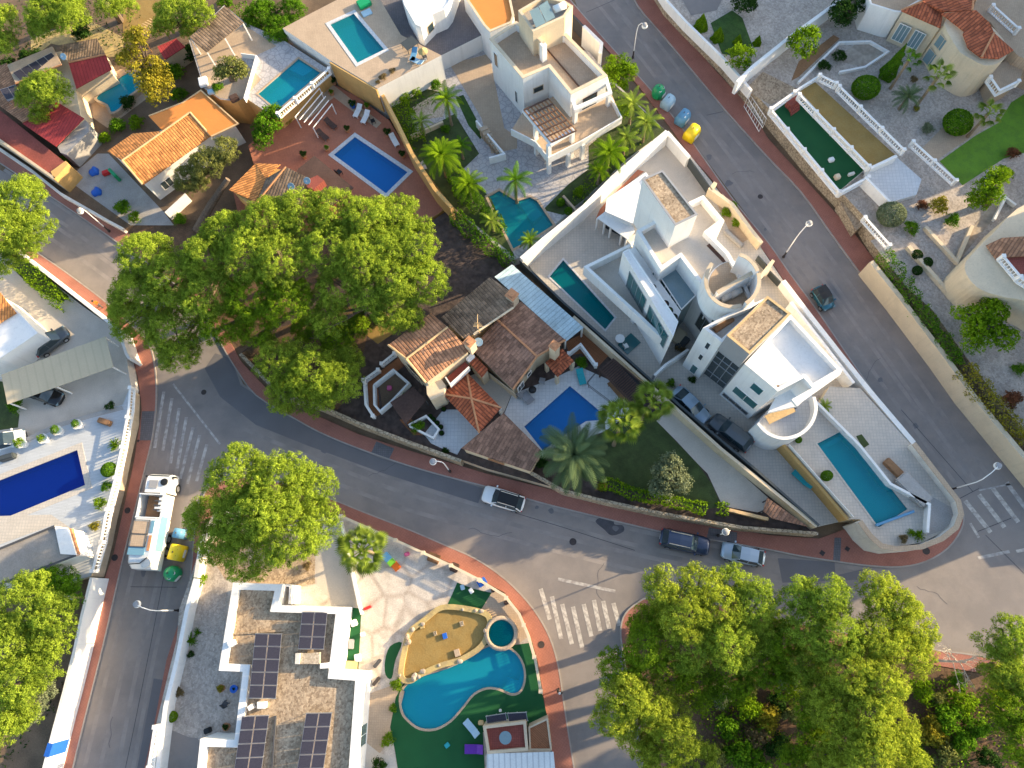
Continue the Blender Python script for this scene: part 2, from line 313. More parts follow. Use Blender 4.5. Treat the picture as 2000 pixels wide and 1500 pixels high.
def box(bm, c, s, rz=0.0, mi=0, tilt=None):
    x, y, z = s[0] / 2, s[1] / 2, s[2] / 2
    m = Matrix.Rotation(rz, 3, 'Z')
    if tilt is not None: m = m @ tilt
    vs = [Vector(c) + m @ Vector(p) for p in ((-x, -y, -z), (x, -y, -z), (x, y, -z), (-x, y, -z), (-x, -y, z), (x, -y, z), (x, y, z), (-x, y, z))]
    fold(bm, vs, ((3, 2, 1, 0), (4, 5, 6, 7), (0, 1, 5, 4), (1, 2, 6, 5), (2, 3, 7, 6), (3, 0, 4, 7)), mi)
def tube(bm, pts, rad, n=6, cap=True, mi=0):
    pts = [Vector(p) for p in pts]; rings = []
    for i, p in enumerate(pts):
        t = (pts[min(i + 1, len(pts) - 1)] - pts[max(i - 1, 0)]).normalized()
        a = t.orthogonal().normalized() if abs(t.z) > 0.95 else t.cross(Vector((0, 0, 1))).normalized()
        if rings and a.dot(pa) < 0: a = -a
        pa = a
        b = t.cross(a); r = rad[i] if hasattr(rad, '__len__') else rad
        rings.append([bm.verts.new(p + (a * math.cos(k * 2 * math.pi / n) + b * math.sin(k * 2 * math.pi / n)) * r) for k in range(n)])
    for i in range(len(rings) - 1):
        for k in range(n):
            bm.faces.new((rings[i][k], rings[i][(k + 1) % n], rings[i + 1][(k + 1) % n], rings[i + 1][k])).material_index = mi
    if cap:
        bm.faces.new(rings[0][::-1]); bm.faces.new(rings[-1])
def lathe(bm, prof, c=(0, 0, 0), n=12, mi=0):
    c = Vector(c); rings = []
    for r, z in prof:
        rings.append([bm.verts.new(c + Vector((r * math.cos(k * 2 * math.pi / n), r * math.sin(k * 2 * math.pi / n), z))) for k in range(n)])
    for i in range(len(rings) - 1):
        for k in range(n):
            bm.faces.new((rings[i][k], rings[i][(k + 1) % n], rings[i + 1][(k + 1) % n], rings[i + 1][k])).material_index = mi
    if prof[0][0] > 1e-4: bm.faces.new(rings[0][::-1]).material_index = mi
    if prof[-1][0] > 1e-4: bm.faces.new(rings[-1]).material_index = mi
def area2(p): return sum(p[i][0] * p[(i + 1) % len(p)][1] - p[(i + 1) % len(p)][0] * p[i][1] for i in range(len(p))) / 2
def ccw(p): p = [tuple(q) for q in p]; return p if area2(p) > 0 else p[::-1]
def offs(p, d):
    """offset a ccw polygon inward by d (world metres)"""
    n = len(p); out = []
    for i in range(n):
        a, b, c = Vector(p[i - 1]), Vector(p[i]), Vector(p[(i + 1) % n])
        e1, e2 = (b - a).normalized(), (c - b).normalized()
        n1, n2 = Vector((-e1.y, e1.x)), Vector((-e2.y, e2.x)); m = (n1 + n2)
        if m.length < 1e-3: m = n1
        m.normalize(); k = max(0.35, m.dot(n1)); out.append(tuple(b + m * d / k))
    return out
def smooth(pts, n=4, closed=False):
    """Catmull-Rom through pixel points"""
    out = []; N = len(pts); rng = range(N if closed else N - 1)
    for i in rng:
        g = (lambda j: pts[j % N]) if closed else (lambda j: pts[min(max(j, 0), N - 1)])
        a, b, c, d = g(i - 1), g(i), g(i + 1), g(i + 2)
        for k in range(n):
            t = k / n
            out.append(tuple(0.5 * ((2 * b[q]) + (-a[q] + c[q]) * t + (2 * a[q] - 5 * b[q] + 4 * c[q] - d[q]) * t * t + (-a[q] + 3 * b[q] - 3 * c[q] + d[q]) * t ** 3) for q in (0, 1)))
    if not closed: out.append(tuple(pts[-1]))
    return out
def prism(bm, loops, z1, z0=None, mi=0, mside=None):
    """loops: world xy loops, first outer, rest holes"""
    loops = [ccw(loops[0])] + [ccw(l)[::-1] for l in loops[1:]]
    flat = [p for l in loops for p in l]
    tris = tessellate_polygon([[Vector((x, y, 0)) for x, y in l] for l in loops])
    vt = [bm.verts.new((x, y, z1)) for x, y in flat]
    for t in tris:
        a, b, c = (flat[i] for i in t)
        cr = (b[0] - a[0]) * (c[1] - a[1]) - (b[1] - a[1]) * (c[0] - a[0])
        if abs(cr) < 1e-9: continue
        f = t if cr > 0 else t[::-1]
        try: bm.faces.new([vt[i] for i in f]).material_index = mi
        except ValueError: pass
    if z0 is not None:
        vb = [bm.verts.new((x, y, z0)) for x, y in flat]; k = 0
        for l in loops:
            n = len(l)
            for i in range(n):
                j = (i + 1) % n
                try: bm.faces.new((vb[k + i], vb[k + j], vt[k + j], vt[k + i])).material_index = mi if mside is None else mside
                except ValueError: pass
            k += n
def px(pts, z): return [P2(a[0], a[1], z) for a in pts]
ctr = lambda l: (sum(p[0] for p in l) / len(l), sum(p[1] for p in l) / len(l))
def slab(name, pts, z, m, z0=None, holes=(), parent=None, hz=None, side=None, kind='structure', label=None, cat=None):
    bm = bmesh.new(); L = px(pts, z); prism(bm, [L] + [px(h, z) for h in holes], z, z0, 0, 1 if side else None)
    ms = [M[m] if isinstance(m, str) else m] + ([M[side]] if side else [])
    o = obj(name, bm, ms, parent, origin=None if parent is not None else (*ctr(L), z))
    if parent is None:
        if label: tag(o, label, cat)
        else: tag(o, kind=kind)
    return o
def ribbon_loops(pts, w):
    V = [Vector(p) for p in pts]; lft, rgt = [], []
    for i, b in enumerate(V):
        e1 = (b - V[i - 1]).normalized() if i else (V[1] - b).normalized()
        e2 = (V[i + 1] - b).normalized() if i < len(V) - 1 else e1
        n1, n2 = Vector((-e1.y, e1.x)), Vector((-e2.y, e2.x)); m = (n1 + n2)
        m = n1 if m.length < 1e-3 else m.normalized()
        k = w / 2 / max(0.4, m.dot(n1)); lft.append(tuple(b + m * k)); rgt.append(tuple(b - m * k))
    return lft, rgt
def ribbon(bm, pts, z1, z0, w, mi=0):
    """pts world xy; a strip of width w"""
    l, r = ribbon_loops(pts, w); n = len(pts)
    q = [[bm.verts.new((*p, z)) for p in s] for s in (l, r) for z in (z1, z0)]
    lt, lb, rt, rb = q
    for i in range(n - 1):
        for f in ((rt[i], rt[i + 1], lt[i + 1], lt[i]), (lt[i], lt[i + 1], lb[i + 1], lb[i]), (rb[i], rb[i + 1], rt[i + 1], rt[i]), (lb[i], lb[i + 1], rb[i + 1], rb[i])):
            bm.faces.new(f).material_index = mi
    for i, s in ((0, 1), (n - 1, -1)):
        f = (lt[i], lb[i], rb[i], rt[i]); bm.faces.new(f if s > 0 else f[::-1]).material_index = mi
def wall(name, pts, z1, z0, w, m, label, cat='wall', cap=None, parent=None, wp=None):
    W = wp or px(pts, z1); o3 = (*ctr(W), z0)
    if parent is None and cap:
        r = wthing(name, label, cat, o3); bm = bmesh.new(); ribbon(bm, W, z1 - .06, z0, w); obj('wall_body', bm, M[m], r)
        bm = bmesh.new(); ribbon(bm, W, z1, z1 - .06, w + .08); obj('coping', bm, M[cap], r); return r
    bm = bmesh.new(); ribbon(bm, W, z1, z0, w); o = obj(name, bm, M[m], parent, origin=o3 if parent is None else None)
    if parent is None: tag(o, label, cat)
    return o
def kerb(pts, z=.13, w=.14, zb=-.05):
    bm = bmesh.new(); ribbon(bm, px(pts, z), z + .012, zb, w); o = obj('kerb', bm, M['kerb'], origin=(*P2(*pts[0]), 0)); return tag(o, kind='structure')
# ---------------- balustrade ----------------
_bal = {}
def baluster_mesh(h, m):
    k = (round(h, 2), m)
    if k not in _bal:
        bm = bmesh.new(); lathe(bm, [(.06, 0), (.06, .06 * h), (.035, .12 * h), (.075, .38 * h), (.04, .62 * h), (.035, .85 * h), (.06, .93 * h), (.06, h)], n=6)
        me = bpy.data.meshes.new('baluster'); bm.to_mesh(me); bm.free(); me.materials.append(M[m])
        for p in me.polygons: p.use_smooth = True
        _bal[k] = me
    return _bal[k]
def balustrade(pts, zt, label, h=.9, m='white', step=.33, post=3.2, cat='balustrade', zb=None, base=True, maxn=98):
    W = px(pts, zt); r = wthing('balustrade', label, cat, (*W[0], zt - h))
    bm = bmesh.new(); ribbon(bm, W, zt, zt - .09, .24); obj('top_rail', bm, M[m], r)
    bm = bmesh.new(); ribbon(bm, W, zt - h + .1, (zt - h - .05) if zb is None else zb, .24); obj('bottom_rail', bm, M[m], r)
    L = [(Vector(W[i + 1]) - Vector(W[i])).length for i in range(len(W) - 1)]; T = sum(L)
    def at(s):
        for i, l in enumerate(L):
            if s <= l or i == len(L) - 1: return Vector(W[i]).lerp(Vector(W[i + 1]), min(1, s / l))
            s -= l
    if T / step > maxn: step = T / maxn
    n = int(T / step); me = baluster_mesh(h - .19, m); npost = max(1, round(T / post)); bmp = None
    o3 = Vector(WORLD[r.name])
    for i in range(1, n):
        p = at(i * step); q = bpy.data.objects.new('baluster', me); C.objects.link(q); q.parent = r; q.location = Vector((p.x, p.y, zt - h + .1)) - o3
    bm = bmesh.new(); box(bm, (0, 0, h / 2 + .03), (.3, .3, h + .1)); box(bm, (0, 0, h + .1), (.38, .38, .06)); me2 = bpy.data.meshes.new('post'); bm.to_mesh(me2); bm.free(); me2.materials.append(M[m])
    for i in range(npost + 1):
        p = at(T * i / npost); q = bpy.data.objects.new('post', me2); C.objects.link(q); q.parent = r; q.location = Vector((p.x, p.y, zt - h)) - o3
    return r
# ---------------- pools ----------------
def pool(pts, z, basin, water, label, coping='deck_white', cw=.35, depth=1.3, steps=(), name='swimming_pool', lip=.03, wl=.14):
    L = ccw(px(pts, z)); r = wthing(name, label, 'swimming pool', (*ctr(L), z))
    bm = bmesh.new(); prism(bm, [offs(L, .05)], z - depth); n = len(L); Li = offs(L, .05)
    t = [bm.verts.new((*p, z + .002)) for p in Li]; b = [bm.verts.new((*p, z - depth)) for p in Li]
    for i in range(n): bm.faces.new((t[i], t[(i + 1) % n], b[(i + 1) % n], b[i]))
    obj('basin', bm, M[basin], r)
    bm = bmesh.new(); prism(bm, [offs(L, .06)], z - wl); obj('water', bm, water, r)
    if cw:
        bm = bmesh.new(); prism(bm, [offs(L, -cw), offs(L, .07)], z + lip, z - .1); obj('coping', bm, M[coping], r)
    for k, s in enumerate(steps):
        bm = bmesh.new(); prism(bm, [px(s, z)], z - .35 - .25 * k, z - depth); obj('step', bm, M[basin], r)
    return r
# ---------------- buildings ----------------
def block(parent, pts, z1, z0, mw, mr, par=0.0, pw=.22, name='wall', capm=None):
    """pts: outline (pixels) of the top at z1; parapet of height par above the roof deck"""
    L = ccw(px(pts, z1)); bm = bmesh.new()
    if par > 0:
        prism(bm, [L, offs(L, pw)], z1, z0 if False else z1 - par - .02)
        prism(bm, [L], z1 - par - .03, z0)
        a = obj(name, bm, M[mw], parent)
        bm = bmesh.new(); prism(bm, [offs(L, pw - .03)], z1 - par); obj('roof', bm, M[mr], parent)
        if capm: bm = bmesh.new(); prism(bm, [offs(L, -.04), offs(L, pw + .04)], z1 + .05, z1 - .01); obj('coping', bm, M[capm], parent)
    else:
        prism(bm, [L], z1 - .12, z0); a = obj(name, bm, M[mw], parent)
        bm = bmesh.new(); prism(bm, [offs(L, -.05)], z1, z1 - .115); obj('roof', bm, M[mr], parent)
    return a
def window(parent, A, B, zt, s0, s1, z0, z1, glass='glass', frame='white', bars=1, name='window', deep=.06, out=1, box_=False):
    """A,B: pixel ends of a wall's top edge at height zt; s0,s1 fractions along it; z0,z1 heights. out=+1: outside is to the right of A->B"""
    a, b = Vector(P2(*A, zt)), Vector(P2(*B, zt)); e = (b - a); Ln = e.length; e.normalize(); n = Vector((e.y, -e.x)) * out
    c = a + e * Ln * (s0 + s1) / 2; w = Ln * (s1 - s0); h = z1 - z0; rz = math.atan2(e.y, e.x); zc = (z0 + z1) / 2
    bm = bmesh.new(); q = c + n * deep / 2; f = .07
    for dx, dz, sx, sz in ((0, h / 2 - f / 2, w, f), (0, -h / 2 + f / 2, w, f), (-w / 2 + f / 2, 0, f, h - 2 * f), (w / 2 - f / 2, 0, f, h - 2 * f)):
        d = q + e * dx; box(bm, (d.x, d.y, zc + dz), (sx, deep, sz), rz)
    for k in range(1, bars + 1):
        if bars and w > 1.0: d = q + e * (-w / 2 + w * k / (bars + 1)); box(bm, (d.x, d.y, zc), (.05, deep * .9, h - 2 * f), rz)
    o = obj(name, bm, M[frame], parent)
    bm = bmesh.new(); d = c + n * (.02); box(bm, (d.x, d.y, zc), (w - f, .03, h - f), rz); g = obj('pane', bm, M[glass], o)
    return o
def slope_uv(bm):
    uv = bm.loops.layers.uv.verify()
    for f in bm.faces:
        f.normal_update(); n = f.normal
        if abs(n.z) > .999 or Vector((n.x, n.y)).length < 1e-4: u = Vector((1, 0, 0)); v = Vector((0, 1, 0))
        else:
            u = Vector((-n.y, n.x, 0)).normalized(); v = n.cross(u)
        for l in f.loops: l[uv].uv = (l.vert.co.dot(u), l.vert.co.dot(v))
def troof(parent, V, Fs, m, th=.14, ridges=(), ridge='ridge', name='roof', uvdir=None, wv=None):
    """V: (px,py,z) corners, Fs: faces"""
    W = wv or [P(*v) for v in V]; bm = bmesh.new()
    fold(bm, W, Fs)
    bmesh.ops.recalc_face_normals(bm, faces=bm.faces)
    if sum(f.normal.z * f.calc_area() for f in bm.faces) < 0: bmesh.ops.reverse_faces(bm, faces=bm.faces)
    slope_uv(bm)
    r = bmesh.ops.extrude_face_region(bm, geom=bm.faces[:])
    # keep the tiled skin on top, its copy becomes the underside
    nv = [g for g in r['geom'] if isinstance(g, bmesh.types.BMVert)]; bmesh.ops.translate(bm, verts=nv, vec=(0, 0, th))
    o = obj(name, bm, M[m], parent)
    if ridges:
        bm = bmesh.new()
        for i, j in ridges: tube(bm, [W[i] + Vector((0, 0, th + .03)), W[j] + Vector((0, 0, th + .03))], .11, 6)
        obj('ridge', bm, M[ridge], parent)
    return o
def walls_under(parent, pts3, z0, m, inset=.35, name='wall'):
    """a wall ring under the eaves (pixel outline with z) """
    L = ccw([P2(a, b, c) for a, b, c in pts3]); z = min(c for a, b, c in pts3); bm = bmesh.new(); prism(bm, [offs(L, inset)], z + .05, z0); return obj(name, bm, M[m], parent)
def chimney(parent, x, y, z1, z0, s=.7, m='cream', rz=.9, cap='ridge'):
    p = P(x, y, z1); bm = bmesh.new(); box(bm, (p.x, p.y, (z1 + z0) / 2), (s, s, z1 - z0), rz); o = obj('chimney', bm, M[m], parent)
    bm = bmesh.new(); box(bm, (p.x, p.y, z1 + .06), (s + .16, s + .16, .12), rz); box(bm, (p.x, p.y, z1 + .16), (s * .6, s * .6, .1), rz); c = obj('chimney_cap', bm, M[cap], o)
    return o
def solar(x0, y0, x1, y1, x2, y2, nu, nv, z, label, zr=.5, tilt=.35, name='solar_array'):
    """corner, corner along u, corner along v (pixels at height z)"""
    a, b, c = P(x0, y0, z), P(x1, y1, z), P(x2, y2, z); U, V = b - a, c - a
    r = wthing(name, label, 'solar panel array', (a + (U + V) / 2)[:]); up = Vector((0, 0, 1))
    for i in range(nu):
        for j in range(nv):
            g = .03; lift = lambda u, v: a + U * u + V * v + up * (tilt * (1 - u))
            q = [lift((i + g) / nu, (j + g) / nv), lift((i + 1 - g) / nu, (j + g) / nv), lift((i + 1 - g) / nu, (j + 1 - g) / nv), lift((i + g) / nu, (j + 1 - g) / nv)]
            bm = bmesh.new(); vs = [p for p in q] + [p - up * .05 for p in q]
            fold(bm, vs, ((0, 1, 2, 3), (7, 6, 5, 4), (0, 4, 5, 1), (1, 5, 6, 2), (2, 6, 7, 3), (3, 7, 4, 0)), 1)
            k = .035; cc = sum(q, Vector()) / 4
            nv_ = [p + (cc - p) * k + up * .004 for p in q]; v2 = [bm.verts.new(p) for p in nv_]; f = bm.faces.new(v2); f.material_index = 0
            uv = bm.loops.layers.uv.verify()
            for l, t in zip(f.loops, ((0, 0), (5, 0), (5, 3), (0, 3))): l[uv].uv = t
            bmesh.ops.recalc_face_normals(bm, faces=bm.faces)
            obj('solar_panel', bm, [M['solar'], M['metal']], r)
    bm = bmesh.new()
    for j in range(nv + 1):
        s = a + V * (j / nv); tube(bm, [s + up * (tilt - .1), s + U + up * -.06], .03, 4)
        for u in (0.05, .5, .95): q = s + U * u; box(bm, (q.x, q.y, z - zr / 2 + tilt * (1 - u) / 2 - .1), (.04, .04, zr + tilt * (1 - u)))
    obj('mounting_rail', bm, M['metal'], r); return r
# ---------------- vegetation ----------------
def quads_mesh(name, pos, nrm, size, rng, mat_, rnd=None, aspect=1.6, jit=.7):
    n = len(pos); nr = nrm + rng.normal(0, jit, (n, 3)); nr /= np.linalg.norm(nr, axis=1)[:, None] + 1e-9
    a = np.cross(nr, rng.normal(0, 1, (n, 3))); a /= np.linalg.norm(a, axis=1)[:, None] + 1e-9; b = np.cross(nr, a)
    s = (size * rng.uniform(.6, 1.3, n))[:, None]; a = a * s; b = b * s / aspect
    co = np.stack([pos - a, pos - b * .9, pos + a, pos + b * .9], 1).reshape(-1, 3).astype(np.float32)
    me = bpy.data.meshes.new(name); me.vertices.add(4 * n); me.vertices.foreach_set('co', co.ravel())
    me.loops.add(4 * n); me.loops.foreach_set('vertex_index', np.arange(4 * n, dtype=np.int32))
    me.polygons.add(n); me.polygons.foreach_set('loop_start', np.arange(0, 4 * n, 4, dtype=np.int32)); me.polygons.foreach_set('loop_total', np.full(n, 4, np.int32))
    me.update(); at = me.attributes.new('rnd', 'FLOAT', 'FACE'); at.data.foreach_set('value', (rng.uniform(0, 1, n) if rnd is None else rnd).astype(np.float32))
    me.materials.append(mat_); return me
def sphere_dirs(rng, n, zmin=-.35):
    z = rng.uniform(zmin, 1, n); t = rng.uniform(0, 2 * math.pi, n); s = np.sqrt(1 - z * z)
    return np.stack([s * np.cos(t), s * np.sin(t), z], 1)
def crown_points(lobes, rng, clump=.95, puff=.30, leaf=.115, dens=1.0, flat=.62, holes=.08):
    """lobes: (x,y,ztop,R) local metres -> leaf positions and normals"""
    PP, NN, RR = [], [], []
    for (x, y, zt, Rr) in lobes:
        n = max(6, int(3.6 * (Rr / clump) ** 2)); d = sphere_dirs(rng, n * 3, -.1); keep = []
        for q in d:                       # spread the clumps
            if all(np.dot(q - k, q - k) > (clump / Rr * .78) ** 2 for k in keep): keep.append(q)
            if len(keep) >= n: break
        K = np.array(keep); K = K[rng.uniform(0, 1, len(K)) > holes]
        cz = zt - Rr * flat; rad = rng.uniform(.72, 1.06, len(K))[:, None]
        cc = np.array([x, y, cz]) + K * rad * np.array([Rr - clump * .55, Rr - clump * .55, Rr * flat])
        for c, kd in zip(cc, K):
            cr = clump * rng.uniform(.6, 1.15); tone = rng.uniform(0, .5); npf = max(5, int(9 * (cr / puff) ** 2 * .30 * dens))
            pd = sphere_dirs(rng, npf, -.55); pc = c + pd * cr * np.array([1, 1, .75]) * rng.uniform(.75, 1.08, npf)[:, None]
            nq = max(4, int(4.2 * (puff / leaf) ** 2 * .55 * dens)); qd = sphere_dirs(rng, npf * nq, -.6)
            pos = np.repeat(pc, nq, 0) + qd * puff * rng.uniform(.5, 1.1, npf * nq)[:, None]
            PP.append(pos); NN.append(qd * .8 + np.repeat(pd, nq, 0) * .6); RR.append(np.clip(tone + rng.uniform(0, .5, npf * nq) + .12 * kd[2], 0, 1))
    return np.concatenate(PP), np.concatenate(NN), np.concatenate(RR)
def tree(name, label, cat, base_px, lobes_px, h, m='pine', seed=1, zb=0.0, trunk=True, clump=.66, leaf=.064, puff=.20, dens=.9, flat=.62, group=None, holes=.08, kind=None):
    """lobes_px: (px,py,radius px,top height); base_px: foot of the trunk"""
    rng = np.random.default_rng(seed); b = P(*base_px, zb); L = []
    for (x, y, r, zt) in lobes_px:
        q = P(x, y, zt - 1.0); k = PXM(x, y, zt - 1.0); L.append((q.x - b.x, q.y - b.y, zt - zb, r / k))
    t = thing(name, label, cat, b, 0, group)
    pos, nr, rn = crown_points(L, rng, clump, puff, leaf, dens, flat, holes)
    link('crown', quads_mesh('crown', pos, nr, leaf, rng, LM[m], rn, jit=.42), None, t)
    if trunk:
        bm = bmesh.new(); cx = sum(l[0] for l in L) / len(L); cy = sum(l[1] for l in L) / len(L); zz = min(l[2] - l[3] * flat * 1.3 for l in L); zz = max(zz, h * .3); r0 = .12 + h * .025
        tube(bm, [(0, 0, -.3), (cx * .15, cy * .15, zz * .4), (cx * .5, cy * .5, zz * .8), (cx * .6, cy * .6, zz)], [r0 * 1.2, r0, r0 * .8, r0 * .7], 8)
        for l in L:
            for k in range(5 if len(L) < 4 else 3):
                an = rng.uniform(0, 6.28); rr = l[3] * rng.uniform(.35, .75); zt = l[2] - l[3] * flat * rng.uniform(.5, 1.0)
                e = Vector((l[0] + math.cos(an) * rr, l[1] + math.sin(an) * rr, zt)); s = Vector((cx * .55, cy * .55, zz * rng.uniform(.75, 1)))
                mdl = s.lerp(e, .5) + Vector((0, 0, -.3)); tube(bm, [s, mdl, e], [r0 * .5, r0 * .33, r0 * .12], 5)
        obj('trunk', bm, M['bark'], t)
    return t
_sh = {}
def bush_mesh(kind, m):
    if (kind, m) not in _sh:
        rng = np.random.default_rng(hash_(kind + m)); R_ = 1.0
        if kind == 'round': pos, nr, rn = crown_points([(0, 0, 1.5, 1.0)], rng, .34, .13, .075, 1.0, .8, .05)
        elif kind == 'loose': pos, nr, rn = crown_points([(0, 0, 1.1, .75), (.45, .2, .8, .5), (-.4, .3, .9, .5), (.05, -.5, .75, .5)], rng, .30, .14, .085, .8, .7, .2)
        elif kind == 'ball': d = sphere_dirs(rng, 5200, -.9); pos = d * np.array([1, 1, 1.0]) * rng.uniform(.9, 1.02, 5200)[:, None] + np.array([0, 0, 1.0]); nr = d; rn = rng.uniform(0, 1, 5200)
        elif kind == 'spiky':
            P_, N_ = [], []
            for k in range(70):
                an = rng.uniform(0, 6.28); el = rng.uniform(.1, 1.4); L_ = rng.uniform(.7, 1.1)
                for s in np.linspace(.1, 1, 12):
                    P_.append((math.cos(an) * math.cos(el) * L_ * s, math.sin(an) * math.cos(el) * L_ * s, .15 + math.sin(el) * L_ * s - .35 * s * s)); N_.append((0, 0, 1))
            pos = np.array(P_); nr = np.array(N_, float); rn = rng.uniform(0, 1, len(P_))
        elif kind == 'cone':
            n = 7000; u = rng.uniform(0, 1, n) ** .6; t = rng.uniform(0, 6.28, n); r = u * (1 + .12 * np.sin(t * 5 + u * 9)) ; pos = np.stack([np.cos(t) * r, np.sin(t) * r, (1 - u) * 5.0 + .2], 1); nr = np.stack([np.cos(t), np.sin(t), np.full(n, .35)], 1); rn = rng.uniform(0, 1, n)
        sz = {'round': .075, 'loose': .085, 'ball': .07, 'spiky': .085, 'cone': .10}[kind]
        _sh[(kind, m)] = quads_mesh('foliage', pos, nr, sz, rng, LM[m], rn, jit=.6)
    return _sh[(kind, m)]
def hash_(s): return sum((i + 1) * ord(c) for i, c in enumerate(s)) % 100000
_k = [0]
def bush(px_, py_, rp, label, kind='loose', m='green', zb=0.0, hs=1.0, cat='shrub', name=None, group=None, zc=None):
    """px,py: where the middle of it shows; rp: radius in px"""
    _k[0] += 1; kk = PXM(px_, py_, zb + .5); r = rp / kk; top = {'round': 1.5, 'loose': 1.1, 'ball': 2, 'spiky': .8, 'cone': 5}[kind] * r * hs
    p = P(px_, py_, zb + top * (.5 if kind != 'cone' else .35)); o = link(name or {'ball': 'clipped_bush', 'cone': 'cypress_tree', 'spiky': 'spiky_plant'}.get(kind, 'shrub'), bush_mesh(kind, m), None)
    o.location = (p.x, p.y, zb - .05 * r); o.rotation_euler = (0, 0, (_k[0] * 2.4) % 6.28); o.scale = (r, r * (1 + .12 * math.sin(_k[0])), r * hs)
    return tag(o, label, cat, group)
def hedge(pts, zt, zb, w, label, m='green', seed=5, leaf=.11, dens=60, cat='hedge', name='hedge', bulge=.25):
    W = px(pts, zt); rng = np.random.default_rng(seed); P_, N_ = [], []; b = Vector((*W[0], zb))
    for i in range(len(W) - 1):
        a, c = np.array([*W[i], 0.]), np.array([*W[i + 1], 0.]); e = c - a; L = np.linalg.norm(e); e /= L; nn = np.array([-e[1], e[0], 0]); n = int(L * (w + 2 * (zt - zb)) * dens)
        s = rng.uniform(0, L, n); q = rng.uniform(0, w + 2 * (zt - zb), n); h = zt - zb; bl = 1 + bulge * np.sin(s * 2.1 + i) * np.sin(s * .9 + 2)
        side = np.where(q < h, -1, np.where(q > h + w, 1, 0)); off = np.where(side == 0, q - h - w / 2, side * w / 2) * bl; z = np.where(side == 0, h, np.where(side < 0, q, w + 2 * h - q)) * (1 - .12 * (1 - bl))
        P_.append(a + np.outer(s, e) + np.outer(off, nn) + np.outer(z, [0, 0, 1]) + rng.normal(0, .06, (n, 3))); N_.append(np.outer(side, nn) + np.outer(side == 0, [0, 0, 1.]))
    pos = np.concatenate(P_); pos[:, 0] -= b.x; pos[:, 1] -= b.y
    o = link(name, quads_mesh(name, pos, np.concatenate(N_), leaf, rng, LM[m], jit=.6), None); o.location = b; return tag(o, label, cat)
def cover(pts, z, label, m='green', seed=7, leaf=.14, dens=18, hgt=.5, name='ground_cover', kind='stuff'):
    """low vegetation nobody could count"""
    W = ccw(px(pts, z)); rng = np.random.default_rng(seed); x0, x1 = min(p[0] for p in W), max(p[0] for p in W); y0, y1 = min(p[1] for p in W), max(p[1] for p in W)
    n = int((x1 - x0) * (y1 - y0) * dens); x, y = rng.uniform(x0, x1, n), rng.uniform(y0, y1, n); ins = np.zeros(n, bool)
    for i in range(len(W)):
        (xa, ya), (xb, yb) = W[i], W[(i + 1) % len(W)]
        if ya != yb: ins ^= ((ya > y) != (yb > y)) & (x < (xb - xa) * (y - ya) / (yb - ya) + xa)
    x, y = x[ins], y[ins]; f = np.sin(x * 1.3 + 1) * np.sin(y * 1.1) + np.sin(x * .5 + y * .7) * .8 + rng.normal(0, .45, len(x)); k = f > 0; x, y, f = x[k], y[k], f[k]
    pos = np.stack([x - W[0][0], y - W[0][1], rng.uniform(0, 1, len(x)) * hgt * np.clip(f, .2, 1.4)], 1)
    o = link(name, quads_mesh(name, pos, np.tile([0, 0, 1.], (len(x), 1)), leaf, rng, LM[m]), None); o.location = (*W[0], z); return tag(o, label, None, None, kind)
# palms
def frond_mesh(kind):
    bm = bmesh.new()
    if kind == 'fan':
        tube(bm, [(0, 0, 0), (.6, 0, .08), (1.15, 0, .06)], [.03, .022, .018], 4, cap=False)
        n = 15; c = (1.12, 0, .06)
        for i in range(n):
            u = i / (n - 1) * 2 - 1; a = R(75 * u); L = .92 - .35 * abs(u); da = R(150 / (n - 1) * .45)
            m_ = .60 * L; dz = -.10 * abs(u)
            p1 = (c[0] + math.cos(a - da) * m_, math.sin(a - da) * m_, c[2] + dz - .03); p2 = (c[0] + math.cos(a + da) * m_, math.sin(a + da) * m_, c[2] + dz - .03)
            pm = (c[0] + math.cos(a) * m_, math.sin(a) * m_, c[2] + .05 + dz); tip = (c[0] + math.cos(a) * L, math.sin(a) * L, c[2] - .26 + dz)
            fold(bm, [c, p1, pm, p2, tip], ((0, 1, 2), (0, 2, 3), (1, 4, 2), (2, 4, 3)))
    else:
        N = 34; Lr = 3.0; pts = []
        for i in range(N + 1):
            s = i / N; pts.append(Vector((Lr * (s - .12 * s ** 3), 0, Lr * (.32 * s - .62 * s ** 2.2))))
        tube(bm, pts[::3] + [pts[-1]], [.05 * (1 - k / 14) + .008 for k in range(len(pts[::3]) + 1)], 4, cap=False)
        for i in range(4, N):
            s = i / N; ll = .46 * math.sin(math.pi * min(1, s * .88 + .12)) ** .6 + .08; t = (pts[i] - pts[i - 1]).normalized()
            for sd in (-1, 1):
                e = pts[i] + t * ll * .55 + Vector((0, sd * ll * .8, -.05 - .10 * (i % 2))); q = t * .024
                fold(bm, [pts[i] - q, pts[i] + q, (pts[i] + e) / 2 + q * 1.3 + Vector((0, 0, .05)), e, (pts[i] + e) / 2 - q * 1.3 + Vector((0, 0, .05))], ((0, 1, 2, 4), (4, 2, 3)))
    me = bpy.data.meshes.new('frond'); bm.to_mesh(me); bm.free(); return me
_fm = {}
